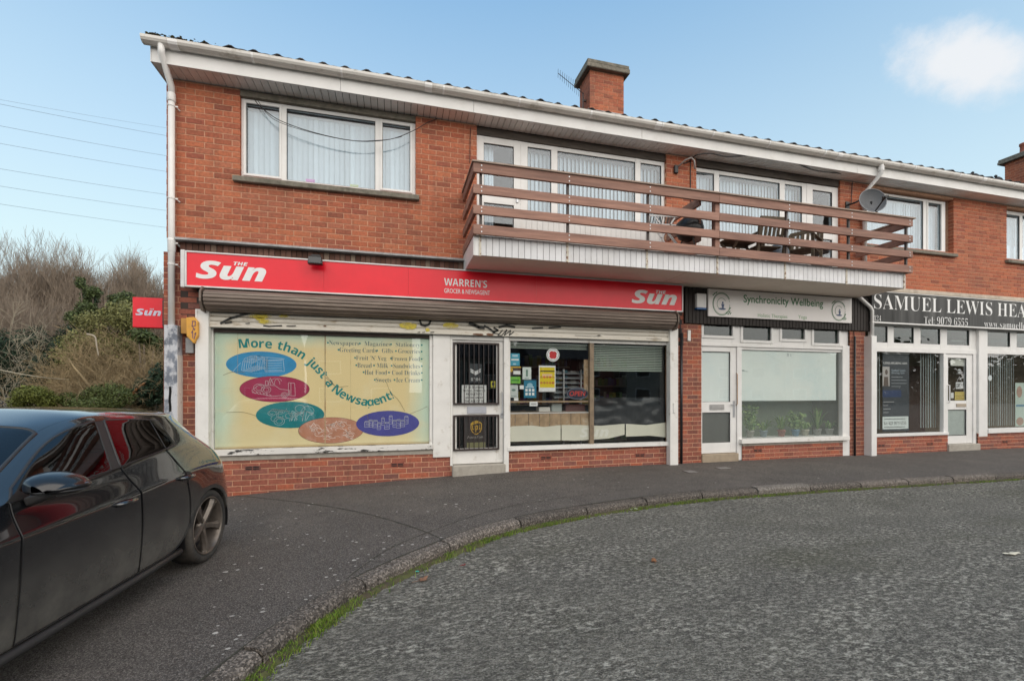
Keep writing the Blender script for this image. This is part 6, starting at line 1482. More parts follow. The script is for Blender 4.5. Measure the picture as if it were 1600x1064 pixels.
for u0, u1, v0, v1, col, lab, nm in ((842, 860, 636, 643, (.62, .60, .55), 'folded white papers lying under the wooden window shelf', 'paper_stack'), (862, 878, 630, 643, (.35, .38, .36), 'pale grey box under the wooden window shelf', 'box'), (884, 914, 632, 643, (.10, .035, .03), 'dark red box under the wooden window shelf beside the mullion', 'box')):
    q = RC(u0, v0, u1, v1, .15); b = MB(); b.box(q[0], q[1], .15, .32, q[2], q[3]); tag(b.build(nm, flatc('stock', col), None, bevel=.006), lab, nm.replace('_', ' '))
b = MB(); b.box(X(795)+.03, mul[0], .13, .5, F(860, 645)[1]-.02, F(860, 643.5)[1]); tag(b.build('display_board', M('display_board', (.28, .22, .16), .8)), 'low display board carrying boxes inside the newsagent window', 'board')
b = MB(); q = RC(912, 562, 921, 622, .08); b.box(q[0], q[1], .07, .09, q[2], q[3]); tag(b.build('cardboard_strip', m_card), 'tall narrow cardboard strip standing against the window mullion', 'cardboard')
# ================================================================ WELLBEING SHOP WINDOW
m_film = M('frosted_white_film', (.80, .86, .83), .55, var=.03, vs=1.1, dirt=(.70, .81, .81), dscale=1.0, damt=.7)
yf = Y2 + .036
t = thing('window_film', 'frosted white film covering the upper part of the wellbeing shop window', 'window film', (wxr[0], yf, wxr[3])); zf = F(1240, 626)[1]
b = MB(); b.box(wxr[0]+.002, wxr[1]-.075, yf, yf+.002, zf, wxr[3]-.004); b.build('film', m_film, t)
lettering(sansb('124'), *RC(1234.5, 552, 1240.5, 557)[:2], *RC(1234.5, 552, 1240.5, 557)[2:], yf-.002, flatc('grey_print', (.33, .36, .38)), t) if False else None
b = MB(); q = RC(1161, 578, 1173, 582)
b.ribbon([(q[0], q[2]+.018), (q[0]+.06, q[2]+.03), (q[1], q[2]+.022)], .008, yf-.002); b.ribbon([(q[0]+.04, q[3]), (q[0]+.1, q[3]-.004)], .01, yf-.002); b.build('print_mark', m_grey, t)
b = MB(); q = RC(1235, 552.5, 1240.5, 556.5); b.ribbon([(q[0], q[2]), (q[0], q[3]), (q[0]+.03, q[3]), (q[0]+.03, q[2])], .012, yf-.002); b.ribbon([(q[1], q[2]), (q[1], q[3])], .012, yf-.002); b.build('print_mark', flatc('grey_print', (.35, .38, .40)), t)
t = thing('window_film', 'frosted white film on the upper glass of the wellbeing shop door', 'window film', (X(1099), yf, 1)); b = MB(); b.box(X(1099.5)+.002, X(1143.5)-.002, yf, yf+.002, F(1120, 627.5)[1], F(1120, 549.5)[1]); b.build('film', m_film, t)
t = thing('window_film', 'grey film on the lower glass of the wellbeing shop door', 'window film', (X(1099), yf, .5)); b = MB(); b.box(X(1099.5)+.002, X(1143.5)-.002, yf, yf+.002, F(1120, 691.5)[1], F(1120, 645)[1]); b.build('film', M('grey_film', (.13, .135, .125), .5, var=.06), t)
b = MB(); b.box(5.42, 9.38, 1.0, 1.03, .06, 2.5); b.build('shop_lining', M('sage_wall', (.36, .43, .33), .9, var=.1, vs=2), bld)
b = MB(); b.box(X(1156), X(1326), .12, .50, .34, wxr[2]-.005); b.build('window_board', m_pvc, bld)
def plant(u, vb, vt, seed, kind, lab, potc):
    x_, z_ = F(u, vb, .28); z_ = wxr[2]; h = (F(u, vt, .28)[1] - z_)*1.3; r_ = random.Random(seed)
    t = thing('potted_plant', lab, 'potted plant', (x_, .28, z_), 'houseplants in the wellbeing shop window')
    b = MB(); ph = .13; b.lathe([(.0, 0), (.055, 0), (.075, ph-.02), (.08, ph-.02), (.08, ph), (.065, ph), (.0, ph-.02)], (x_, .28, z_), 14); b.build('pot', flatc('pot', potc), t, smooth=True)
    b = MB()
    for k in range(60 if kind == 'bushy' else 46):
        a_ = r_.uniform(0, 6.28); sp_ = r_.uniform(.05, .24) if kind != 'spiky' else r_.uniform(.08, .36); hh = h*r_.uniform(.35, 1); c0 = Vector((x_, .28, z_+ph-.02)); tip = c0 + Vector((math.cos(a_)*sp_, math.sin(a_)*sp_*.5, (hh-ph) if kind != 'spiky' else max(.05, (hh-ph)*.8)))
        mid = c0.lerp(tip, .55) + Vector((0, 0, .35*sp_)); w_ = .008 if kind == 'spiky' else .005; sd_ = Vector((-math.sin(a_), math.cos(a_), 0))*w_
        b.face(c0-sd_, c0+sd_, mid+sd_*1.6, mid-sd_*1.6); b.face(mid-sd_*1.6, mid+sd_*1.6, tip)
        if kind == 'bushy':
            for m_ in range(4):
                p = c0.lerp(tip, r_.uniform(.45, 1)); la = r_.uniform(0, 6.28); l = Vector((math.cos(la), math.sin(la)*.6, r_.uniform(-.5, .5))).normalized()*r_.uniform(.03, .06); s_ = Vector((-l.z, .4*l.x, l.x))*.45; b.face(p-l, p-s_, p+l, p+s_)
    b.build('leaf', ramp_mat('houseplant_leaf', [(.05, .11, .03), (.10, .20, .05), (.20, .30, .08), (.28, .36, .16)], bump=0, rough=.5), t)
plant(1172, 680, 640, 1, 'bushy', 'bushy yellow green plant at the left end of the wellbeing window board', (.4, .4, .35))
plant(1193, 680, 655, 2, 'spiky', 'arching narrow leaved plant in a blue grey pot second from the left', (.25, .32, .36))
plant(1221, 680, 648, 3, 'spiky', 'upright thin leaved plant in a reddish pot in the middle of the window board', (.35, .12, .09))
plant(1243, 680, 648, 4, 'bushy', 'dense speckled plant in a blue pot right of the window middle', (.15, .28, .40))
plant(1258, 680, 662, 5, 'spiky', 'low plant in a cream pot between the blue pot and the tall grass', (.5, .48, .38))
plant(1277, 680, 634, 6, 'spiky', 'tallest grassy plant reaching up to the frosted film', (.3, .3, .28))
plant(1296, 680, 660, 7, 'spiky', 'spreading spider plant at the right end of the wellbeing window board', (.4, .4, .38))
# ================================================================ HEARING SHOP WINDOW
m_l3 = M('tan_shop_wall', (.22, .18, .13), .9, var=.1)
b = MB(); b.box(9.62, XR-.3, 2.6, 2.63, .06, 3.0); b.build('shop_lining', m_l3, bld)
q = RC(1421, 575, 1437, 672, 2.5); b = MB(); b.box(q[0], q[1]+.3, 2.55, 2.6, .06, 2.1); b.build('inner_door', M('brown_inner_door', (.11, .055, .035), .5), bld)
vg = 'grey green vertical blinds of the hearing shop'
vblind(X(1368, .2), X(1379, .2), .5, z3t-.15, .20, 'narrow grey green vertical blind beside the hearing shop banner', vg, mat=m_blindgrey, ang=.4, seed=11)
vblind(X(1437, .2), X(1471, .2), .5, z3t-.15, .20, 'grey green vertical blind between the banner and the hearing shop door', vg, mat=m_blindgrey, ang=.45, seed=12)
vblind(X(1487, .2), X(1518, .2), z3b+.05, z3t-.02, .22, 'short striped blind in the light above the hearing shop door', vg, mat=M('cream_blind', (.55, .54, .45), .7), ang=.9, seed=13)
vblind(X(1544, .2), X(1585, .2), .5, z3t-.12, .20, 'wide grey green vertical blind in the right hand hearing shop window', vg, mat=m_blindgrey, ang=.4, seed=14)
yb = .14; q = RC(1379, 552, 1420.5, 673, yb); t = thing('pull_up_banner', 'dark pull up banner about hearing aids standing inside the hearing shop window', 'banner', ((q[0]+q[1])/2, yb, q[2]))
b = MB(); b.box(q[0], q[1], yb, yb+.004, q[2], q[3]); b.build('banner_sheet', flatc('banner_dark', (.045, .052, .06)), t); b = MB(); b.box(q[0], q[1], yb-.01, yb+.015, q[3]-.005, q[3]+.03); b.build('top_bar', m_alu, t)
txt(t, q, serif('LEWIS HEARING AIDS'), .03, .92, .865, .89, W_, yb); patch(t, q, .0, .26, .58, .83, (.42, .40, .38), yb)
b = MB(); w_, h = q[1]-q[0], q[3]-q[2]; b.disc(q[0]+.14*w_, q[2]+.76*h, .04, .06, yb-.0012, 14); b.flat([(q[0]+.03*w_, q[2]+.58*h), (q[0]+.22*w_, q[2]+.58*h), (q[0]+.20*w_, q[2]+.70*h), (q[0]+.06*w_, q[2]+.70*h)], yb-.0013); b.build('picture', flatc('picture_tone', (.12, .09, .075)), t)
txt(t, q, serif('Samuel Lewis'), .33, .85, .77, .80, (.3, .36, .4), yb); txt(t, q, serif('Hearing Aids'), .33, .82, .735, .765, (.3, .36, .4), yb)
for k in range(4): patch(t, q, .33, (.75, .9, .9, .68)[k], .695-k*.04, .70-k*.04, (.35, .38, .4), yb)
for k in range(4): patch(t, q, .03, (.42, .2, .3, .22)[k], .375-k*.045, .382-k*.045, (.4, .4, .4), yb)
patch(t, q, .0, .7, .44, .53, (.03, .05, .12), yb); patch(t, q, 0, .97, .03, .19, (.62, .68, .66), yb)
txt(t, q, serif('Tel: 028 9079 6555'), .04, .88, .085, .125, K_, yb, off=-.01); patch(t, q, .05, .85, .155, .162, (.3, .3, .3), yb); patch(t, q, .05, .85, .05, .058, (.3, .3, .3), yb)
y3 = Y3 + .022
t, q = card('window_card', 'pale upright leaflet stuck on the hearing shop window beside the door frame', 'leaflet', (1469.5, 586, 1475.5, 600.5), (.55, .62, .62), y3+.016); patch(t, q, .25, .75, .2, .8, (.2, .3, .33), y3+.016)
t, q = card('window_card', 'red and white upright leaflet under the pale one on the hearing shop window', 'leaflet', (1470.5, 607, 1477, 622.5), (.50, .03, .03), y3+.016); patch(t, q, .2, .8, .3, .65, W_, y3+.016)
t, q = card('open_sign', 'small white open sign hanging on a string in the hearing shop door', 'open sign', (1493.5, 597, 1504.5, 607.5), (.62, .63, .62), y3+.018); txt(t, q, sansb('OPEN'), .08, .92, .2, .8, K_, y3+.018)
b = MB(); xa, za = (q[0]+q[1])/2, F(1499, 588, .07)[1]; b.bar((q[0]+.03, y3+.018, q[3]), (xa, y3+.018, za), .006, .006); b.bar((q[1]-.03, y3+.018, q[3]), (xa, y3+.018, za), .006, .006); b.build('string', m_alu, t)
t, q = card('window_card', 'yellow notice below the open sign in the hearing shop door', 'notice', (1492, 612, 1508, 625), (.58, .46, .14), y3+.018); patch(t, q, .1, .9, .48, .55, (.3, .2, .05), y3+.018); patch(t, q, .1, .9, .2, .27, (.3, .2, .05), y3+.018)
t, q = card('window_card', 'tiny white slip beside the yellow notice in the hearing shop door', 'notice', (1485.8, 613.5, 1490, 622), W_, y3+.018)
t, q = card('door_blind', 'cream roller blind pulled up at the top of the hearing shop door glass', 'blind', (1485.5, 559, 1514.5, 572), (.55, .56, .50), .10)
b = MB(); cx_, cz_ = F(1499, 578, .07); b.disc(cx_, cz_, .05, .025, .07, 14); b.flat([(cx_-.06, cz_-.05), (cx_+.06, cz_-.05), (cx_+.02, cz_-.09), (cx_-.02, cz_-.09)], .07); tag(b.build('door_decal', flatc('pale_decal', (.3, .33, .33))), 'pale emblem decal above the open sign on the hearing shop door', 'decal')
cx_, cz_ = F(1547, 590.5, y3); b = MB(); b.disc(cx_, cz_, .065, .068, y3, 20); t = tag(b.build('window_sticker', flatc('pale_sticker', (.5, .56, .56))), 'round pale sticker at the left edge of the right hand hearing shop window', 'sticker')
t, q = card('advert_poster', 'pale green portrait poster cut by the right edge of the photo', 'poster', (1586.5, 598, 1622, 665), (.50, .60, .53), .16); b = MB(); b.disc(q[0]+.14, q[3]-.22, .10, .14, .158, 20); b.disc(q[0]+.16, q[2]+.12, .13, .10, .158, 20); b.build('picture', flatc('skin_tone_print', (.40, .27, .21)), t); patch(t, q, .03, .5, .45, .5, (.12, .25, .35), .16)
# ================================================================ CAR
m_paint = bpy.data.materials.new('black_car_paint'); m_paint.use_nodes = True
_n = m_paint.node_tree.nodes; _l = m_paint.node_tree.links; _p = _n['Principled BSDF']
_p.inputs['Base Color'].default_value = (.008, .009, .011, 1); _p.inputs['Roughness'].default_value = .14; _p.inputs['Coat Weight'].default_value = 1; _p.inputs['Coat Roughness'].default_value = .035; _p.inputs['Coat IOR'].default_value = 1.65
_g = _n.new('ShaderNodeTexCoord'); _s = _n.new('ShaderNodeSeparateXYZ'); _l.new(_g.outputs['Object'], _s.inputs[0])
_nz = _n.new('ShaderNodeTexNoise'); _nz.inputs['Scale'].default_value = 6; _nz.inputs['Detail'].default_value = 8; _nz.inputs['Roughness'].default_value = .65; _l.new(_g.outputs['Object'], _nz.inputs['Vector'])
_mr = _n.new('ShaderNodeMapRange'); _mr.interpolation_type = 'SMOOTHSTEP'; _mr.inputs['From Min'].default_value = .80; _mr.inputs['From Max'].default_value = .22; _mr.inputs['To Max'].default_value = 1.0; _l.new(_s.outputs['Z'], _mr.inputs['Value'])
_mm = _n.new('ShaderNodeMath'); _mm.operation = 'MULTIPLY'; _l.new(_mr.outputs[0], _mm.inputs[0]); _l.new(_nz.outputs['Fac'], _mm.inputs[1])
_mx = _n.new('ShaderNodeMixRGB'); _mx.inputs[1].default_value = (.008, .009, .011, 1); _mx.inputs[2].default_value = (.19, .178, .155, 1); _l.new(_mm.outputs[0], _mx.inputs[0]); _l.new(_mx.outputs[0], _p.inputs['Base Color'])   # road film, thicker low down
_cr = _n.new('ShaderNodeMapRange'); _cr.inputs['To Min'].default_value = 1.0; _cr.inputs['To Max'].default_value = .25; _l.new(_mm.outputs[0], _cr.inputs['Value']); _l.new(_cr.outputs[0], _p.inputs['Coat Weight'])
_c2 = _n.new('ShaderNodeMapRange'); _c2.inputs['To Min'].default_value = .03; _c2.inputs['To Max'].default_value = .28; _l.new(_mm.outputs[0], _c2.inputs['Value']); _l.new(_c2.outputs[0], _p.inputs['Coat Roughness'])
m_cglass = glass('tinted_car_glass', (.16, .18, .18), 1.6, ior=1.55); m_cglass2 = glass('car_windscreen', (.5, .55, .55), 1.5)
m_trim = M('satin_black_trim', (.028, .027, .027), .45, var=.15); m_rubber = M('tyre_rubber', (.028, .027, .025), .85, var=.25, vs=20, dirt=(.10, .085, .07), dscale=6, damt=.6)
m_alloy = M('bronze_grey_alloy', (.17, .145, .125), .38, metal=.55, var=.15, dirt=(.09, .075, .06), dscale=9, damt=.6)
m_lip = M('scuffed_alloy_tip', (.42, .36, .28), .4, metal=.5, var=.2)
m_mirror = m_paint.copy(); m_mirror.name = 'mirror_paint'; _q = m_mirror.node_tree; _q.links.remove(_q.nodes['Principled BSDF'].inputs['Coat Weight'].links[0]); _q.nodes['Principled BSDF'].inputs['Coat Weight'].default_value = .25; _q.nodes['Principled BSDF'].inputs['Roughness'].default_value = .22
fa = Vector((-.111, -.994)).normalized(); la = Vector((-fa.y, fa.x))
c_ = Vector(G(316, 882)); o_ = c_ - la*.86 - fa*.10
zcar = zg(c_.x, c_.y)
car = thing('parked_car', 'black five door hatchback parked nose to the road on the pavement', 'car', (o_.x, o_.y, zcar), None, math.atan2(fa.y, fa.x))
def arch(dx, R=.352): return .305 + math.sqrt(max(0, R*R - dx*dx))
def low(x, za, z5, z4, t=1.0, tw=0.0):
    if za is None: return [(x, .55, .20), (x, .79*t, .19), (x, .855*t, .245), (x, .872*t, .40), (x, .886*t, z4)]
    return [(x, .60, za), (x, (.868+tw)*t, za), (x, (.884+tw)*t, za+.012), (x, (.886+tw)*t, za + (z4-za)*.45), (x, (.888)*t, max(z4, za+.05))]
ST = []
def st(l, k5, k6, k7, k8, k9, k10, k11): ST.append(l + [k5, k6, k7, k8, k9, k10, k11])
# rear corner inwards
st([(-.64, .45, .25), (-.66, .62, .27), (-.69, .64, .36), (-.70, .66, .48), (-.69, .67, .64)], (-.63, .62, .80), (-.60, .58, .895), (-.57, .55, .945), (-.01, .50, 1.325), (.02, .46, 1.345), (.04, .28, 1.375), (.05, 0, 1.388))
st([(-.50, .5, .24), (-.50, .77, .26), (-.55, .79, .34), (-.53, .75, .46), (-.52, .73, .62)], (-.49, .70, .80), (-.46, .69, .895), (-.41, .655, .945), (.055, .585, 1.30), (.075, .55, 1.328), (.09, .36, 1.372), (.10, 0, 1.395))
st(low(-.40, .28, .83, .60, .955), (-.37, .80, .815), (-.33, .77, .92), (-.26, .735, .975), (.14, .622, 1.285), (.155, .588, 1.322), (.16, .40, 1.382), (.17, 0, 1.408))
st(low(-.335, arch(-.335), .83, .60, .975), (-.30, .838, .83), (-.26, .80, .94), (-.19, .765, 1.005), (.18, .634, 1.282), (.20, .60, 1.322), (.21, .41, 1.386), (.22, 0, 1.412))
st(low(-.22, arch(-.22), .85, .70, 1, .004), (-.20, .877, .845), (-.16, .828, .965), (-.08, .792, 1.035), (.22, .643, 1.28), (.25, .608, 1.324), (.26, .42, 1.39), (.27, 0, 1.416))
st(low(0, arch(0), .86, .76, 1, .006), (.0, .880, .855), (.05, .835, .99), (.14, .80, 1.062), (.29, .652, 1.279), (.31, .616, 1.328), (.32, .43, 1.395), (.33, 0, 1.42))
st(low(.22, arch(.22), .86, .70, 1, .004), (.26, .893, .857), (.33, .842, .995), (.395, .812, 1.068), (.362, .658, 1.275), (.39, .622, 1.332), (.40, .44, 1.40), (.41, 0, 1.424))
st(low(.335, arch(.335), .86, .64, 1, .0), (.42, .897, .852), (.50, .845, .985), (.53, .823, 1.052), (.47, .662, 1.288), (.48, .626, 1.338), (.50, .45, 1.404), (.51, 0, 1.428))
st(low(.42, None, .84, .62), (.56, .901, .845), (.65, .848, .968), (.70, .827, 1.03), (.62, .664, 1.303), (.63, .629, 1.346), (.65, .455, 1.41), (.66, 0, 1.434))
st(low(.70, None, .82, .61), (.78, .904, .83), (.90, .85, .945), (.95, .83, 1.005), (.86, .666, 1.315), (.86, .632, 1.354), (.87, .46, 1.415), (.88, 0, 1.438))
st(low(.945, None, .80, .60), (.985, .905, .815), (1.02, .851, .932), (1.035, .831, .99), (.945, .666, 1.317), (.95, .632, 1.354), (.96, .46, 1.416), (.97, 0, 1.439))
st(low(.975, None, .80, .60), (1.015, .905, .813), (1.09, .851, .925), (1.115, .832, .984), (1.02, .665, 1.316), (1.03, .630, 1.352), (1.05, .46, 1.414), (1.07, 0, 1.437))
st(low(1.30, None, .79, .595), (1.32, .905, .80), (1.36, .851, .905), (1.38, .832, .965), (1.22, .655, 1.285), (1.12, .615, 1.342), (1.14, .45, 1.398), (1.16, 0, 1.415))
st(low(1.62, None, .78, .59), (1.62, .905, .79), (1.64, .85, .892), (1.65, .83, .952), (1.43, .655, 1.195), (1.31, .575, 1.278), (1.36, .42, 1.304), (1.39, 0, 1.318))
st(low(1.845, None, .77, .58), (1.855, .902, .782), (1.835, .846, .885), (1.815, .826, .946), (1.765, .80, .975), (1.82, .738, 1.003), (1.99, .48, 1.038), (2.08, 0, 1.055))
st(low(1.875, None, .77, .58), (1.885, .902, .781), (1.87, .846, .883), (1.86, .82, .94), (1.85, .79, .958), (1.92, .73, .968), (2.12, .47, 1.005), (2.20, 0, 1.02))
st(low(2.10, None, .76, .57), (2.10, .888, .775), (2.10, .84, .87), (2.10, .80, .915), (2.10, .77, .925), (2.14, .70, .94), (2.22, .45, .975), (2.28, 0, .99))
for xx, zz_ in ((2.265, .90), (2.38, .89), (2.60, .865), (2.82, .825), (2.935, .80)):
    st(low(xx, max(arch(xx-2.60), .29), .76, .62, 1, .004), (xx, .882, .765), (xx, .83, zz_-.035), (xx, .78, zz_), (xx, .74, zz_+.012), (xx, .67, zz_+.03), (xx, .42, zz_+.06), (xx, 0, zz_+.07))
st(low(3.05, None, .72, .52, .985), (3.05, .855, .70), (3.05, .80, .74), (3.05, .75, .765), (3.05, .70, .78), (3.05, .63, .795), (3.05, .40, .82), (3.05, 0, .83))
st(low(3.25, None, .62, .45, .93), (3.25, .79, .60), (3.25, .74, .66), (3.25, .69, .69), (3.25, .64, .705), (3.25, .57, .72), (3.25, .36, .745), (3.25, 0, .755))
st([(3.33, .4, .2), (3.36, .55, .2), (3.40, .60, .25), (3.42, .61, .38), (3.42, .60, .48)], (3.41, .57, .56), (3.39, .53, .61), (3.37, .50, .64), (3.35, .46, .66), (3.34, .42, .67), (3.33, .28, .69), (3.33, 0, .70))
for i in range(13):                              # flat crown over the rails
    for k, dz_ in ((9, -.012), (10, -.030), (11, -.036)): x, t, z = ST[i][k]; ST[i][k] = (x, t, z + dz_)
NS, NK = len(ST), 12
MATS = ['body', 'door_front', 'door_rear', 'window_front', 'window_rear', 'window_quarter', 'windscreen', 'pillar', 'roof', 'tail_light', 'rear_window', 'bonnet']
def mat_of(i, k):                                # face between stations i,i+1 and points k,k+1
    if 14 <= i and i >= 15 and k >= 8: return 11
    if i == 13 and 9 <= k: return 6
    if i == 14 and k >= 9: return 11
    if i == 0 and k == 5: return 9
    if k == 7:
        if i == 6: return 5
        if i in (7, 8, 9): return 4
        if i == 10: return 7
        if i in (11, 12, 13): return 3
    if 2 <= k <= 6:
        if 7 <= i <= 9: return 2
        if 10 <= i <= 13: return 1
    if k >= 9 and 1 <= i <= 12: return 8
    return 0
vs, fs, ms = [], [], []
idx = {}
for sgn in (1, -1):
    for i in range(NS):
        for k in range(NK):
            x, t, z = ST[i][k]
            if k == NK-1 and sgn == -1: idx[sgn, i, k] = idx[1, i, k]; continue
            idx[sgn, i, k] = len(vs); vs.append((x, sgn*t, z))
    for i in range(NS-1):
        for k in range(NK-1):
            q = (idx[sgn, i, k], idx[sgn, i+1, k], idx[sgn, i+1, k+1], idx[sgn, i, k+1])
            fs.append(q if sgn == 1 else q[::-1]); ms.append(mat_of(i, k))
for end, i, bul in (('r', 0, -.07), ('f', NS-1, .06)):   # close tail and nose with a middle column
    mid = []
    for k in range(NK-1):
        x, t, z = ST[i][k]; fade = 1 - max(0, k-6)/4.5; mid.append(len(vs)); vs.append((x + bul*fade, 0, z + (.03 if k >= 7 else 0)))
    mid.append(idx[1, i, NK-1])
    for sgn in (1, -1):
        for k in range(NK-1):
            q = [idx[sgn, i, k], idx[sgn, i, k+1], mid[k+1], mid[k]]
            if len(set(q)) == 3: q = [q[0], q[1], q[3]]
            if (sgn == 1) != (end == 'r'): q = q[::-1]
            fs.append(tuple(q)); ms.append(10 if end == 'r' and k in (7,) else 0)
me = bpy.data.meshes.new('shell'); me.from_pydata(vs, [], fs); me.polygons.foreach_set('material_index', ms)
for nm in MATS: me.materials.append(m_paint)
bm = bmesh.new(); bm.from_mesh(me); cl = bm.edges.layers.float.new('crease_edge'); bm.verts.ensure_lookup_table()
vk = {}
for (sgn, i, k), v in idx.items(): vk[v] = (i, k)
for e in bm.edges:
    a_, c2 = vk.get(e.verts[0].index), vk.get(e.verts[1].index)
    if a_ and c2:
        if a_[1] == c2[1] == 5 and max(a_[0], c2[0]) > 1: e[cl] = .72
        if a_[1] == c2[1] and a_[1] in (7, 8) : e[cl] = .45
        if a_[1] == c2[1] == 2: e[cl] = .35
        if a_[1] == c2[1] == 9 and 1 <= min(a_[0], c2[0]): e[cl] = .3
        if a_[0] == c2[0] and a_[0] == 1 and min(a_[1], c2[1]) >= 5: e[cl] = .55
        if a_[0] == c2[0] and a_[0] in (6, 10, 11) and {a_[1], c2[1]} == {7, 8}: e[cl] = .7
        if a_[0] == c2[0] and a_[0] in (13, 14) and min(a_[1], c2[1]) >= 9: e[cl] = .6
bm.to_mesh(me); bm.free()
sh_o = bpy.data.objects.new('shell', me); COL.objects.link(sh_o); md = sh_o.modifiers.new('s', 'SUBSURF'); md.levels = 3; md.render_levels = 3; md.boundary_smooth = 'PRESERVE_CORNERS'
bpy.context.view_layer.update(); dg = bpy.context.evaluated_depsgraph_get(); ev = sh_o.evaluated_get(dg); em = ev.to_mesh()
VN = np.zeros(len(em.vertices)*3, np.float32); em.vertices.foreach_get('co', VN); VC = VN.reshape(-1, 3).copy()
NN = np.zeros(len(em.vertices)*3, np.float32); em.vertex_normals.foreach_get('vector', NN); NN = NN.reshape(-1, 3).copy()
polys = [(tuple(p.vertices), p.material_index, p.center.y) for p in em.polygons]
ev.to_mesh_clear(); bpy.data.objects.remove(sh_o)
def piece(name, mat_ids, side, mat, parent, off=0.0, gap=0.0, lip=0.0):
    pf = [p[0] for p in polys if p[1] in mat_ids and (side == 0 or p[2]*side > 0)]
    us = sorted({v for f_ in pf for v in f_}); mp = {v: i for i, v in enumerate(us)}
    co = VC[us] + NN[us]*off; no = NN[us]
    m_ = bpy.data.meshes.new(name); m_.from_pydata(co.tolist(), [], [tuple(mp[v] for v in f_) for f_ in pf])
    if gap or lip:
        b_ = bmesh.new(); b_.from_mesh(m_); b_.verts.ensure_lookup_table(); bd = [v for v in b_.verts if v.is_boundary]
        mv = {}
        for v in bd:
            d_ = Vector((0, 0, 0)); n_ = 0
            for e in v.link_edges:
                if not e.is_boundary: d_ += (e.other_vert(v).co - v.co); n_ += 1
            if n_ == 0:
                for f_ in v.link_faces: d_ += f_.calc_center_median() - v.co
            if d_.length > 1e-6: mv[v] = d_.normalized()*gap
        for v, d_ in mv.items(): v.co += d_
        b_.to_mesh(m_); b_.free()
    m_.materials.append(mat); m_.polygons.foreach_set('use_smooth', [True]*len(m_.polygons)); m_.update()
    m_.normals_split_custom_set_from_vertices([tuple(n) for n in no])
    ob = bpy.data.objects.new(name, m_); link(ob, parent)
    return ob, pf
def loops(pf):
    from collections import Counter
    ec = Counter(frozenset((f_[i], f_[(i+1) % len(f_)])) for f_ in pf for i in range(len(f_))); bd = [tuple(e) for e, n in ec.items() if n == 1]; nb = {}
    for a_, c2 in bd: nb.setdefault(a_, []).append(c2); nb.setdefault(c2, []).append(a_)
    out_, seen = [], set()
    for s_ in nb:
        if s_ in seen: continue
        lp = [s_]; seen.add(s_); cur = s_
        while True:
            nx = [n for n in nb[cur] if n not in seen]
            if not nx: break
            cur = nx[0]; seen.add(cur); lp.append(cur)
        out_.append(lp)
    return out_
piece('body', {0}, 0, m_paint, car); piece('roof', {8}, 0, m_paint, car, gap=.0015); piece('bonnet', {11}, 0, m_paint, car, gap=.003)
def trim_of(pf, parent, r=.011, name='window_trim', mat=None, off=.003):
    b = MB()
    for lp in loops(pf):
        P_ = [Vector(VC[v] + NN[v]*off) for v in lp]; b.tube(P_ + [P_[0]], r, 6, cap=False)
    b.build(name, mat or m_trim, parent, smooth=True)
ws_, pf = piece('windscreen', {6}, 0, m_cglass2, car, off=-.004); trim_of(pf, ws_, .012)
rw_, pf = piece('rear_window', {10}, 0, m_cglass, car)
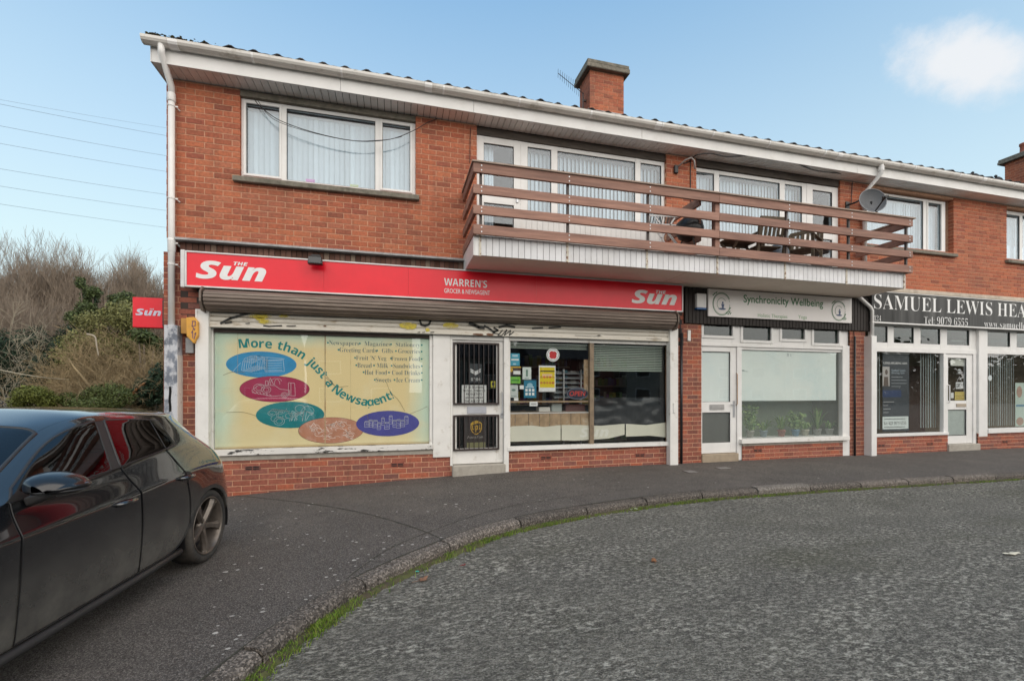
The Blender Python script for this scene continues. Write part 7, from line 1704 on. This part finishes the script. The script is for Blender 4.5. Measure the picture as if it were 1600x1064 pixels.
for side in (1, -1):
    df, pf = piece('front_door', {1}, side, m_paint, car, gap=.002); trim_of(pf, df, .0028, 'door_seam', m_black, -.004)
    dr_, pf = piece('rear_door', {2}, side, m_paint, car, gap=.002); trim_of(pf, dr_, .0028, 'door_seam', m_black, -.004)
    piece('pillar', {7}, side, m_trim, car, off=.001)
    for nm, k_, par in (('door_window', 3, df), ('door_window', 4, dr_), ('quarter_window', 5, car)):
        w_, pf = piece(nm, {k_}, side, m_cglass, par, off=-.003); trim_of(pf, w_ if par is car else par, .008)
    piece('tail_light', {9}, side, M('red_lamp_lens', (.35, .008, .012), .2, coat=1), car, off=.004)
    s_ = side
    for par, hx, hz in ((df, 1.105, .782), (dr_, .415, .816)):   # door handles with the recess behind
        b = MB(); b.tube([(hx-.085, s_*.886, hz-.004), (hx-.07, s_*.918, hz), (hx, s_*.930, hz+.004), (hx+.075, s_*.920, hz+.003), (hx+.09, s_*.888, hz)], [.012, .016, .017, .017, .012], 8); b.build('handle', m_paint, par, smooth=True)
        b = MB(); b.lathe([(.0, .004), (.06, .002), (.075, -.004)], (0, 0, 0), 18, 'y'); b.v = [(hx+p[0]*1.15, s_*(.8945+abs(p[1])*.5), hz+p[2]*.62) for p in b.v]; b.build('handle_recess', m_trim, par, smooth=True)
    # door mirror
    b = MB(); base = Vector((1.70, s_*.97, 1.022)); rings = []
    for (dx_, ry, rz_, dy, dzz) in ((.125, .03, .014, 0, -.012), (.105, .085, .034, 0, -.006), (.06, .115, .050, 0, 0), (.0, .126, .059, .0, .0), (-.05, .122, .057, -.004, 0), (-.072, .112, .050, -.006, 0)):
        rg_ = []
        for k in range(20):
            a_ = 2*math.pi*k/20; cy_, cz2 = math.cos(a_), math.sin(a_); q_ = (abs(cy_)**.92*math.copysign(1, cy_), abs(cz2)**1.0*math.copysign(1, cz2))
            rg_.append((base.x+dx_-abs(q_[0])*.0, base.y+s_*(dy)+q_[0]*ry, base.z+dzz+q_[1]*rz_ - (.02*q_[0]*s_ if q_[1] > 0 else 0)))
        rings.append(rg_)
    for i in range(len(rings)-1):
        for k in range(20): b.face(rings[i][k], rings[i][(k+1) % 20], rings[i+1][(k+1) % 20], rings[i+1][k])
    b.face(*rings[0][::-1]); b.face(*rings[-1]); mir = b.build('door_mirror', m_mirror, df, smooth=True, recalc=True)
    b = MB(); b.bar((1.70, s_*.835, .935), (1.70, s_*.935, .975), .075, .05); b.build('mirror_stalk', m_trim, df, bevel=.015, seg=3)
    b = MB(); b.tube([Vector(r_)+Vector((0, 0, -.0)) for r_ in [(base.x+.118*math.cos(a_)**1, base.y+s_*.125*math.sin(a_), base.z-.025) for a_ in [math.pi*.02*k - .6 for k in range(40)]]], .004, 5); b.build('mirror_seam', m_trim, df)
    b = MB(); b.v = [(1.825, s_*.832, .955), (1.66, s_*.835, .95), (1.73, s_*.806, 1.00)]; b.f = [(0, 1, 2)]; b.mi = [0]; b.build('sail_panel', m_trim, df)
# spoiler lip, sill skirt
b = MB(); P_ = [(.05 - .10*(1-abs(k-8)/8*.35), (k-8)/8*.50, 1.338 - .045*(abs(k-8)/8)**2) for k in range(17)]; b.tube(P_, .016, 8); b.build('roof_spoiler', m_paint, car, smooth=True)
for s_ in (1, -1): b = MB(); b.tube([(.40, s_*.842, .225), (.8, s_*.850, .215), (1.9, s_*.850, .212), (2.22, s_*.842, .22)], .026, 8); b.build('side_skirt', m_trim, car, smooth=True)
# wheel arch liners and underside
for ax in (0, 2.60):
    for s_ in (1, -1): b = MB(); b.lathe([(.36, -.14), (.36, .14)], (ax, s_*.72, .305), 24, 'y', -.25, math.pi+.25); b.lathe([(.36, -.14*s_), (.02, -.14*s_)], (ax, s_*.72, .305), 24, 'y', -.25, math.pi+.25); b.build('wheel_arch_liner', m_black, car)
b = MB(); b.box(.38, 2.2, -.84, .84, .19, .22); b.box(-.55, 3.3, -.56, .56, .2, .23); b.build('underbody', m_black, car)
# interior
m_seat = M('dark_seat_cloth', (.03, .03, .032), .9, var=.2)
b = MB(); b.box(-.3, 2.0, -.72, .72, .3, .34); b.box(1.75, 2.1, -.72, .72, .34, .93); b.box(-.38, -.30, -.68, .68, .34, .95); b.build('dashboard', m_seat, car, bevel=.03, seg=2)
for nm, sx_, sy_ in (('seat', 1.12, .37), ('seat', 1.12, -.37), ('seat', .22, .36), ('seat', .22, -.36)):
    b = MB(); b.bar((sx_, sy_, .52), (sx_+.5, sy_, .56), .48, .16); b.bar((sx_-.02, sy_, .52), (sx_-.22, sy_, 1.02), .46, .14, (1, 0, 0)); b.bar((sx_-.22, sy_, 1.06), (sx_-.25, sy_, 1.22), .24, .09, (1, 0, 0)); b.build('seat', m_seat, car, bevel=.04, seg=3)
b = MB(); b.tube([(1.62+.05*math.sin(a_), -.37+.18*math.cos(a_), .86+.17*math.sin(a_)) for a_ in [2*math.pi*k/24 for k in range(25)]], .014, 6); b.build('steering_wheel', m_black, car)
# wheels
def wheel(ax, s_):
    R, W2 = .315, .10; yc = s_*.765
    b = MB(); b.lathe([(.245, -.095), (.29, -.105), (.308, -.09), (R, -.06), (R, .06), (.308, .09), (.29, .105), (.262, .102), (.245, .09)], (ax, yc, R), 48, 'y'); ty = b.build('wheel', m_rubber, car, smooth=True)
    b = MB(); b.lathe([(.246, .088), (.250, .098), (.243, .102), (.236, .090), (.226, .05), (.222, -.09)], (ax, yc, R), 48, 'y')
    if s_ < 0: b.v = [(p[0], 2*yc-p[1], p[2]) for p in b.v]; b.f = [f_[::-1] for f_ in b.f]
    b.build('rim', m_alloy, ty, smooth=True)
    b = MB(); b2 = MB()
    for k in range(5):
        a_ = R_(-90 + 72*k); d_ = Vector((-math.cos(a_)*1, 0, math.sin(a_))); t_ = Vector((d_.z, 0, -d_.x)); c0 = Vector((ax, yc, R))
        def pt(r, tt, y_): return c0 + d_*r + t_*tt + Vector((0, s_*y_, 0))
        sec_ = [(.030, .026, .060, 0), (.09, .024, .072, .006), (.16, .027, .082, .010), (.215, .038, .088, .012), (.240, .052, .086, .012)]
        pr = []
        for r, hw, y_, sk in sec_: pr.append([pt(r, sk-hw, y_-.026), pt(r, sk-hw*.85, y_), pt(r, sk+hw*.25, y_+.004), pt(r, sk+hw, y_-.020), pt(r, sk+hw*.8, y_-.045), pt(r, sk-hw*.8, y_-.045)])
        for i in range(len(pr)-1):
            for j in range(6): q_ = (pr[i][j], pr[i][(j+1) % 6], pr[i+1][(j+1) % 6], pr[i+1][j]); b.face(*q_)
        for j in (0, 1):
            q_ = [pr[-2][j]*.25+pr[-1][j]*.75, pr[-2][j+1]*.25+pr[-1][j+1]*.75, pr[-1][j+1], pr[-1][j]]; b2.face(*[p + Vector((0, s_*.002, 0)) for p in q_])
            q_ = [pr[-3][1]*.1+pr[-2][1]*.9, pr[-3][2]*.1+pr[-2][2]*.9, pr[-1][2], pr[-1][1]]
        b2.face(*[p + Vector((0, s_*.0025, 0)) for p in (pr[-2][1], pr[-2][1]*.75+pr[-2][2]*.25, pr[-1][1]*.6+pr[-1][2]*.4, pr[-1][1])])
    b.build('spoke', m_alloy, ty, recalc=True); b2.build('spoke_tip', m_lip, ty)
    b = MB(); b.lathe([(0, .066), (.028, .065), (.036, .058), (.055, .055), (.06, .02)], (ax, yc, R), 20, 'y')
    if s_ < 0: b.v = [(p[0], 2*yc-p[1], p[2]) for p in b.v]
    for k in range(5): a_ = R_(-54+72*k); b.lathe([(.0, .058), (.009, .058), (.010, .03)], (ax+.045*math.cos(a_), yc, R+.045*math.sin(a_)), 6, 'y')
    b.build('hub', m_alloy, ty, smooth=True)
    b = MB(); b.lathe([(.05, .0), (.15, .0), (.15, -.022), (.05, -.022)], (ax, yc, R), 28, 'y'); b.build('brake_disc', M('brake_disc', (.16, .14, .13), .45, metal=.6), ty)
    b = MB(); b.lathe([(.21, -.03), (.0, -.03)], (ax, yc, R), 24, 'y'); b.build('wheel_backing', m_black, ty)
for ax in (0, 2.60):
    for s_ in (1, -1): wheel(ax, s_)
# ================================================================ TREES BEYOND THE GABLE
def at(u, Y):                                    # ground point on the line of sight u at depth Y
    q = _ray(u, 600); t = (Y + CAMD)/q[1]; return q[0]*t, Y, t
m_bark = M('grey_brown_bark', (.19, .155, .12), .95, var=.3, vs=9, bump=.4, bs=30)
m_twig = M('winter_twig', (.235, .185, .14), .95, var=.25, vs=3)
m_twig2 = M('brown_scrub_twig', (.30, .225, .125), .95, var=.3, vs=2)
m_pale = M('pale_bare_branch', (.34, .30, .22), .9, var=.2, vs=5)
def grow(rnd, p, d, ln, r, depth, out, up=.12, wob=.22, kids=(3, 5), shrink=(.5, .75), spread=(.35, .95)):
    n = 4 if depth > 0 else 3; pts = [p.copy()]; rs = [r]; q = p.copy(); dd = d.copy()
    for i in range(n):
        dd = (dd + Vector((rnd.uniform(-1, 1), rnd.uniform(-1, 1), rnd.uniform(-.6, 1)))*wob + Vector((0, 0, up))).normalized()
        q = q + dd*(ln/n); pts.append(q.copy()); rs.append(max(.0048, r*(1-.62*(i+1)/n)))
    out.append((depth, pts, rs))
    if depth == 0: return
    k = rnd.randint(*kids)
    for j in range(k):
        f = rnd.uniform(.3, 1) if j else 1.0; i = min(n-1, int(f*n)); b0 = pts[i].lerp(pts[i+1], f*n-i) if i < n else pts[-1]
        a = (pts[i+1]-pts[i]).normalized(); s_ = Vector((rnd.gauss(0, 1), rnd.gauss(0, 1), rnd.gauss(0, .7))); s_ = (s_ - a*s_.dot(a)).normalized(); sp_ = rnd.uniform(*spread)
        grow(rnd, b0, (a*math.cos(sp_)+s_*math.sin(sp_)).normalized(), ln*rnd.uniform(*shrink), max(.004, rs[i]*rnd.uniform(.45, .7)), depth-1, out, up, wob, kids, shrink, spread)
def bare_tree(u, Y, vtop, seed, lab, group='bare trees behind the terrace', stems=1, depth=5, mat=None, tmat=None, lean=0.0, rmul=1.0, **kw):
    x, y, t = at(u, Y); rnd = random.Random(seed); z0 = -.75; H_ = CAMZ + (HOR-vtop)/FPX*t - z0
    root = thing('bare_tree', lab, 'tree', (x, y, z0), group); o_ = []
    for s_ in range(stems):
        grow(rnd, Vector((x+rnd.uniform(-.3, .3)*(stems > 1), y+rnd.uniform(-.3, .3)*(stems > 1), z0)), Vector((rnd.uniform(-.25, .25)*(1 if stems > 1 else .3)+lean, rnd.uniform(-.2, .2), 1)).normalized(), H_*.36, (.028*H_/stems**.5)*rmul*.55, depth, o_, **kw)
    top_ = max(p.z for d_, pts, r_ in o_ for p in pts); k = H_/(top_-z0)
    tr, cw = MB(), MB()
    for d_, pts, rs in o_:
        pp = [Vector((x+(p.x-x)*min(1.15, k), y+(p.y-y)*min(1.15, k), z0+(p.z-z0)*k)) for p in pts]
        (tr if d_ >= depth-1 else cw).tube(pp, rs, 6 if d_ >= depth-1 else 3, cap=False)
    tr.build('trunk', tmat or m_bark, root, smooth=True); cw.build('crown', mat or m_twig, root)
    return root
def leaves(name, mat, parent, blobs, n, size, seed, flat_=.5, shell=.35):
    """leaf-sized faces scattered through uneven lobes"""
    r = np.random.default_rng(seed); B = np.array(blobs, float); vol = B[:, 3]*B[:, 4]*B[:, 5]; pick = r.choice(len(B), n, p=vol**.8/np.sum(vol**.8)); b = B[pick]
    d = r.normal(size=(n, 3)); d /= np.linalg.norm(d, axis=1)[:, None]; rad = shell + (1-shell)*r.random(n)**.6; rad *= 1 + .16*np.sin(d[:, 0]*7+b[:, 0])*np.cos(d[:, 2]*6+b[:, 1]*3)
    c = b[:, :3] + d*b[:, 3:6]*rad[:, None]; nr = d + r.normal(size=(n, 3))*.75; nr /= np.linalg.norm(nr, axis=1)[:, None]
    t = np.cross(nr, r.normal(size=(n, 3))); t /= np.linalg.norm(t, axis=1)[:, None]; s = np.cross(nr, t); L_ = size*(.6+.8*r.random(n))[:, None]
    v = np.stack([c - t*L_, c - s*L_*flat_, c + t*L_, c + s*L_*flat_], 1).reshape(-1, 3); org = np.array(ORG[parent.name]); v -= org
    me = bpy.data.meshes.new(name); me.vertices.add(4*n); me.vertices.foreach_set('co', v.ravel()); me.loops.add(4*n); me.loops.foreach_set('vertex_index', np.arange(4*n)); me.polygons.add(n); me.polygons.foreach_set('loop_start', np.arange(0, 4*n, 4)); me.polygons.foreach_set('loop_total', np.full(n, 4)); me.update(); me.materials.append(mat); me.validate()
    return link(bpy.data.objects.new(name, me), parent)
# far row of bare trees, their twigs against the sky
for i, (u, Y, vt, lab, st_) in enumerate(((-28, 26, 380, 'bare winter tree just outside the left edge of the photo', 2), (28, 28, 360, 'tallest bare winter tree, its spire of twigs at the far left', 1), (62, 31, 384, 'bare winter tree just right of the tallest one', 2), (98, 27, 360, 'bare twiggy tree in the middle of the left tree line', 2), (128, 30, 356, 'broad bare tree with many fine upright twigs left of the red sign', 2), (160, 27, 376, 'bare tree behind the ivy clad one', 2), (192, 29, 390, 'low crowned bare tree above the projecting sign', 2), (228, 27, 384, 'bare tree half hidden behind the projecting sign', 2), (262, 29, 388, 'bare tree whose twigs reach the gable corner', 2))):
    bare_tree(u, Y, vt, 40+i, lab, stems=st_, depth=5, up=.20, wob=.20, kids=(5, 6), shrink=(.52, .78), spread=(.25, .75), rmul=1.0)
for i, (u, Y, vt, lab) in enumerate(((8, 21, 432, 'pale twiggy thicket at the left edge below the tall bare trees'), (70, 22, 440, 'brown twiggy thicket left of the ivy clad tree'), (112, 20.5, 452, 'grey brown thicket filling the gap beside the ivy clad tree'))):
    bare_tree(u, Y, vt, 70+i, lab, 'brown winter scrub beyond the gable', stems=5, depth=4, mat=m_twig, up=.10, wob=.28, kids=(4, 6), shrink=(.5, .8), spread=(.3, 1.0), rmul=.6)
for i, (u, Y, vt, lab) in enumerate(((150, 16, 500, 'tangle of brown stems with sawn off pale branches below the ivy'), (190, 15.5, 478, 'tall brown scrub directly left of the projecting red sign'), (228, 14.5, 520, 'brown arching scrub below the projecting red sign'), (120, 15, 545, 'low tangle of brown twigs above the pale green shrubs'), (252, 15.5, 500, 'brown scrub against the gable corner'))):
    bare_tree(u, Y, vt, 80+i, lab, 'brown winter scrub beyond the gable', stems=6, depth=4, mat=m_twig2, tmat=m_twig2, up=-.02, wob=.36, kids=(4, 6), shrink=(.5, .85), spread=(.3, 1.2), rmul=.55)
bare_tree(-6, 17, 470, 95, 'bare tree with pale spreading arching branches at the left edge', None, stems=2, depth=4, mat=m_pale, tmat=m_pale, lean=.3, up=-.03, wob=.25, kids=(3, 5), shrink=(.55, .8), spread=(.4, 1.0), rmul=.5)
bare_tree(16, 14.2, 560, 97, 'small bare sapling with pale forked stems low at the left', None, stems=2, depth=3, mat=m_pale, tmat=m_pale, up=.02, wob=.25, kids=(3, 4), rmul=.5)
# evergreens
def col3(a): return [tuple(c*k for c in a) for k in (.45, .75, 1.0, 1.35)]
m_ivy = ramp_mat('ivy_leaf', col3((.085, .115, .04)), bump=0, rough=.55); m_olive = ramp_mat('olive_leaf', col3((.215, .215, .08)), bump=0, rough=.6); m_con = ramp_mat('dark_conifer', col3((.03, .055, .03)), bump=0, rough=.7); m_shr = ramp_mat('yellow_green_shrub', col3((.15, .17, .035)), bump=0, rough=.6); m_shr2 = ramp_mat('mid_green_shrub', col3((.10, .125, .035)), bump=0, rough=.6)
def evergreen(name, lab, u, Y, lobes, mat, n, size, seed, group=None, cat='tree', trunk=True, flat_=.5):
    """lobes: (u, v, half width px, half height px)"""
    x, y, t = at(u, Y); root = thing(name, lab, cat, (x, y, -.75), group); bl = []
    for (uu, vv, hw, hh) in lobes:
        q = _ray(uu, vv); tt = (Y+CAMD)/q[1]; s_ = tt/FPX; r_ = random.Random(uu*7+vv); bl.append((q[0]*tt, Y+r_.uniform(-.5, .5), CAMZ+q[2]*tt, hw*s_, (hw+hh)*.5*s_, hh*s_))
    if trunk:
        b = MB(); r_ = random.Random(seed)
        for l in bl: b.tube([(x, y, -.8), (x+(l[0]-x)*.3, y, (l[2]-.8)*.45), (l[0], l[1], l[2]+l[5]*.5)], [.10, .07, .015], 6)
        b.build('trunk', m_bark, root)
    leaves('crown', mat, root, bl, n, size, seed, flat_); return root
evergreen('ivy_tree', 'ivy clad tree with a dark green upright head left of the red sign', 138, 18, [(132, 462, 11, 18), (140, 484, 14, 14), (150, 458, 12, 10), (178, 464, 18, 8), (205, 470, 14, 12), (124, 500, 12, 14), (165, 492, 18, 10), (134, 445, 7, 10), (190, 480, 12, 9)], m_ivy, 8500, .052, 1)
evergreen('ivy_tree', 'olive green evergreen scrub growing among the brown stems below the ivy', 165, 16.5, [(140, 540, 38, 26), (180, 552, 42, 36), (215, 545, 30, 30), (120, 560, 26, 22), (235, 575, 26, 36), (205, 500, 22, 24), (155, 600, 60, 24), (150, 505, 24, 20), (185, 490, 30, 22), (228, 500, 20, 26)], m_olive, 42000, .048, 2)
evergreen('holly_bush', 'bright green holly clump just under the projecting red sign', 226, 15, [(224, 527, 16, 10), (215, 520, 14, 8), (238, 535, 14, 12)], m_ivy, 1600, .07, 3, cat='bush')
evergreen('conifer', 'dark green conifer mass at the lower left of the tree line', 25, 17.5, [(20, 560, 34, 42), (48, 545, 26, 36), (0, 575, 34, 48), (60, 585, 24, 40), (30, 600, 50, 30)], m_con, 15000, .075, 4, 'dark conifers beyond the gable', flat_=.28)
evergreen('conifer', 'dark narrow conifer between the left conifer mass and the brown scrub', 102, 17, [(95, 535, 14, 30), (104, 565, 20, 40), (108, 600, 24, 40), (80, 590, 22, 34)], m_con, 10000, .075, 5, 'dark conifers beyond the gable', flat_=.28)
evergreen('conifer', 'dark evergreen bush by the foot of the gable corner', 235, 14, [(238, 612, 22, 24), (220, 625, 22, 20), (252, 600, 14, 30)], m_con, 5000, .06, 6, 'dark conifers beyond the gable')
evergreen('shrub', 'rounded yellow green shrub behind the front of the car roof', 58, 12, [(45, 618, 22, 12), (65, 616, 24, 14), (80, 626, 18, 14), (34, 630, 14, 14)], m_shr, 7000, .035, 7, 'low green shrubs behind the car', 'shrub')
evergreen('shrub', 'smaller mid green shrub between the yellow green and the wide one', 106, 12.2, [(106, 624, 14, 12), (118, 628, 14, 12), (98, 632, 12, 10)], m_shr2, 3500, .035, 8, 'low green shrubs behind the car', 'shrub')
evergreen('shrub', 'wide mid green shrub behind the rear of the car roof', 158, 12, [(140, 618, 24, 16), (162, 614, 26, 18), (182, 622, 22, 16), (150, 632, 40, 12)], m_shr2, 8000, .035, 9, 'low green shrubs behind the car', 'shrub')
# pale sawn branch and orange-brown fallen trunk in the scrub
def limb(pts, Y, r, mat, name, lab, cat):
    P_ = []
    for u, v in pts: q = _ray(u, v); t = (Y+CAMD)/q[1]; P_.append((q[0]*t, Y, CAMZ+q[2]*t))
    C_ = catmull(P_, 5); b = MB(); b.tube(C_, [r*(1-.55*k/len(C_)) for k in range(len(C_))], 7); tag(b.build(name, mat, None, smooth=True), lab, cat)
limb([(136, 522), (148, 526), (151, 540), (154, 556)], 13.6, .035, M('pale_sawn_wood', (.40, .34, .26), .8), 'dead_branch', 'pale sawn dead branch standing out of the brown scrub', 'branch')
limb([(142, 606), (128, 588), (116, 574), (107, 560)], 13.4, .05, m_twig2, 'dead_branch', 'leaning brown branch with a pale cut end left of the sawn branch', 'branch')
limb([(200, 622), (214, 608), (226, 598)], 13.2, .07, M('orange_bark', (.30, .13, .05), .85, var=.3), 'fallen_log', 'orange brown fallen trunk low in the scrub by the gable', 'log')
limb([(0, 578), (30, 584), (70, 590), (108, 593)], 13.6, .025, m_pale, 'dead_branch', 'long thin pale branch lying across the dark conifers', 'branch')
# wooded bank behind, one mass
bl = []; r_ = random.Random(17)
for u in range(-60, 300, 16):
    for v in (485, 515, 545, 575, 605): q = _ray(u, v + r_.uniform(-8, 8)); t = (36+CAMD)/q[1]; s_ = t/FPX; bl.append((q[0]*t, 36+r_.uniform(-2, 2), CAMZ+q[2]*t, 20*s_, 1.5, 22*s_))
wb_ = thing('far_thicket', None, None, (-20, 36, -.7)); wb_['kind'] = 'stuff'
o = leaves('thicket_twigs', ramp_mat('thicket', [(.17, .13, .09), (.25, .195, .14), (.12, .10, .065), (.21, .165, .11)], bump=0), wb_, bl, 42000, .26, 5, .07, .1); o['kind'] = 'stuff'
# houses across the road behind the camera, mirrored dimly in the shop glass and the car
m_rend = M('pebbledash', (.38, .35, .30), .9, var=.1, bump=.4); m_slate = M('house_slate', (.06, .06, .065), .8, var=.2)
def house(x0, w_, lab, wall_mat):
    y0, y1, ze = -38, -46, 4.9; t = thing('house', lab, 'house', (x0+w_/2, y0, -.4), 'houses across the road')
    b = MB(); b.box(x0, x0+w_, y1, y0, -.6, ze); b.build('wall', wall_mat, t)
    ym = (y0+y1)/2; b = MB(); b.v = [(x0-.3, y0+.4, ze-.1), (x0+w_+.3, y0+.4, ze-.1), (x0+w_+.3, ym, ze+2.6), (x0-.3, ym, ze+2.6), (x0-.3, y1-.4, ze-.1), (x0+w_+.3, y1-.4, ze-.1)]; b.f = [(0, 3, 2, 1), (3, 4, 5, 2), (0, 4, 3), (1, 2, 5)]; b.mi = [0]*4; rf = b.build('roof', m_slate, t)
    b = MB(); b.box(x0+w_*.5-.5, x0+w_*.5+.5, ym-.4, ym+.4, ze+2, ze+3.6); b.build('chimney', m_brick2, rf)
    for wx_ in (.12, .62):
        for wz_ in (.4, 3.0): b = MB(); b.box(x0+w_*wx_, x0+w_*wx_+1.9, y0, y0+.06, wz_, wz_+1.3); f_ = b.build('window', m_pvc, t); b = MB(); b.box(x0+w_*wx_+.1, x0+w_*wx_+1.8, y0+.061, y0+.07, wz_+.1, wz_+1.2); b.build('pane', m_dark, f_)
    b = MB(); b.box(x0+w_*.43, x0+w_*.43+.95, y0, y0+.05, -.4, 1.7); b.build('door', m_trim, t)
for i, (x_, lab) in enumerate(((-30, 'pebbledashed house across the road, farthest left'), (-19, 'pebbledashed house across the road opposite the parked car'), (-8, 'brick house across the road straight behind the viewer'), (3, 'pebbledashed house across the road opposite the newsagent'), (14, 'brick house across the road opposite the wellbeing shop'), (25, 'pebbledashed house across the road opposite the hearing shop'), (36, 'pebbledashed house across the road, farthest right'), (47, 'brick house across the road at the far end of the row'))): house(x_, 9.4, lab, m_brick2 if 'brick' in lab else m_rend)
bl = [(52 + 6.5*i, -34 + 2*math.sin(i*2.1), 2.2 + math.sin(i*1.3), 5, 3, 4.5) for i in range(20)]
hb = thing('unseen_thicket', None, None, (50, -34, -.8)); hb['kind'] = 'stuff'  # unseen thicket, added so the hearing shop glass mirrors dark leaves, not sky
o = leaves('thicket_leaves', m_con, hb, bl, 26000, .36, 8); o['kind'] = 'stuff'
# dark rail fence at the far left
fx0, fx1 = at(-20, 12.8)[0], at(40, 12.8)[0]
t = thing('metal_fence', 'low dark metal railing behind the car at the far left', 'fence', ((fx0+fx1)/2, 12.8, -.7))
zt_ = CAMZ + (HOR-629)/FPX*at(20, 12.8)[2]
for z in (zt_, zt_-.8): b = MB(); b.box(fx0, fx1, 12.78, 12.81, z-.04, z); b.build('rail', m_black, t)
k = 0
while fx0+.1+k*.16 < fx1: b = MB(); b.box(fx0+.1+k*.16, fx0+.125+k*.16, 12.785, 12.805, -.7, zt_+.02); b.build('upright', m_black, t); k += 1
bpy.data.curves.remove(TXT.data)      # the text source is no longer needed
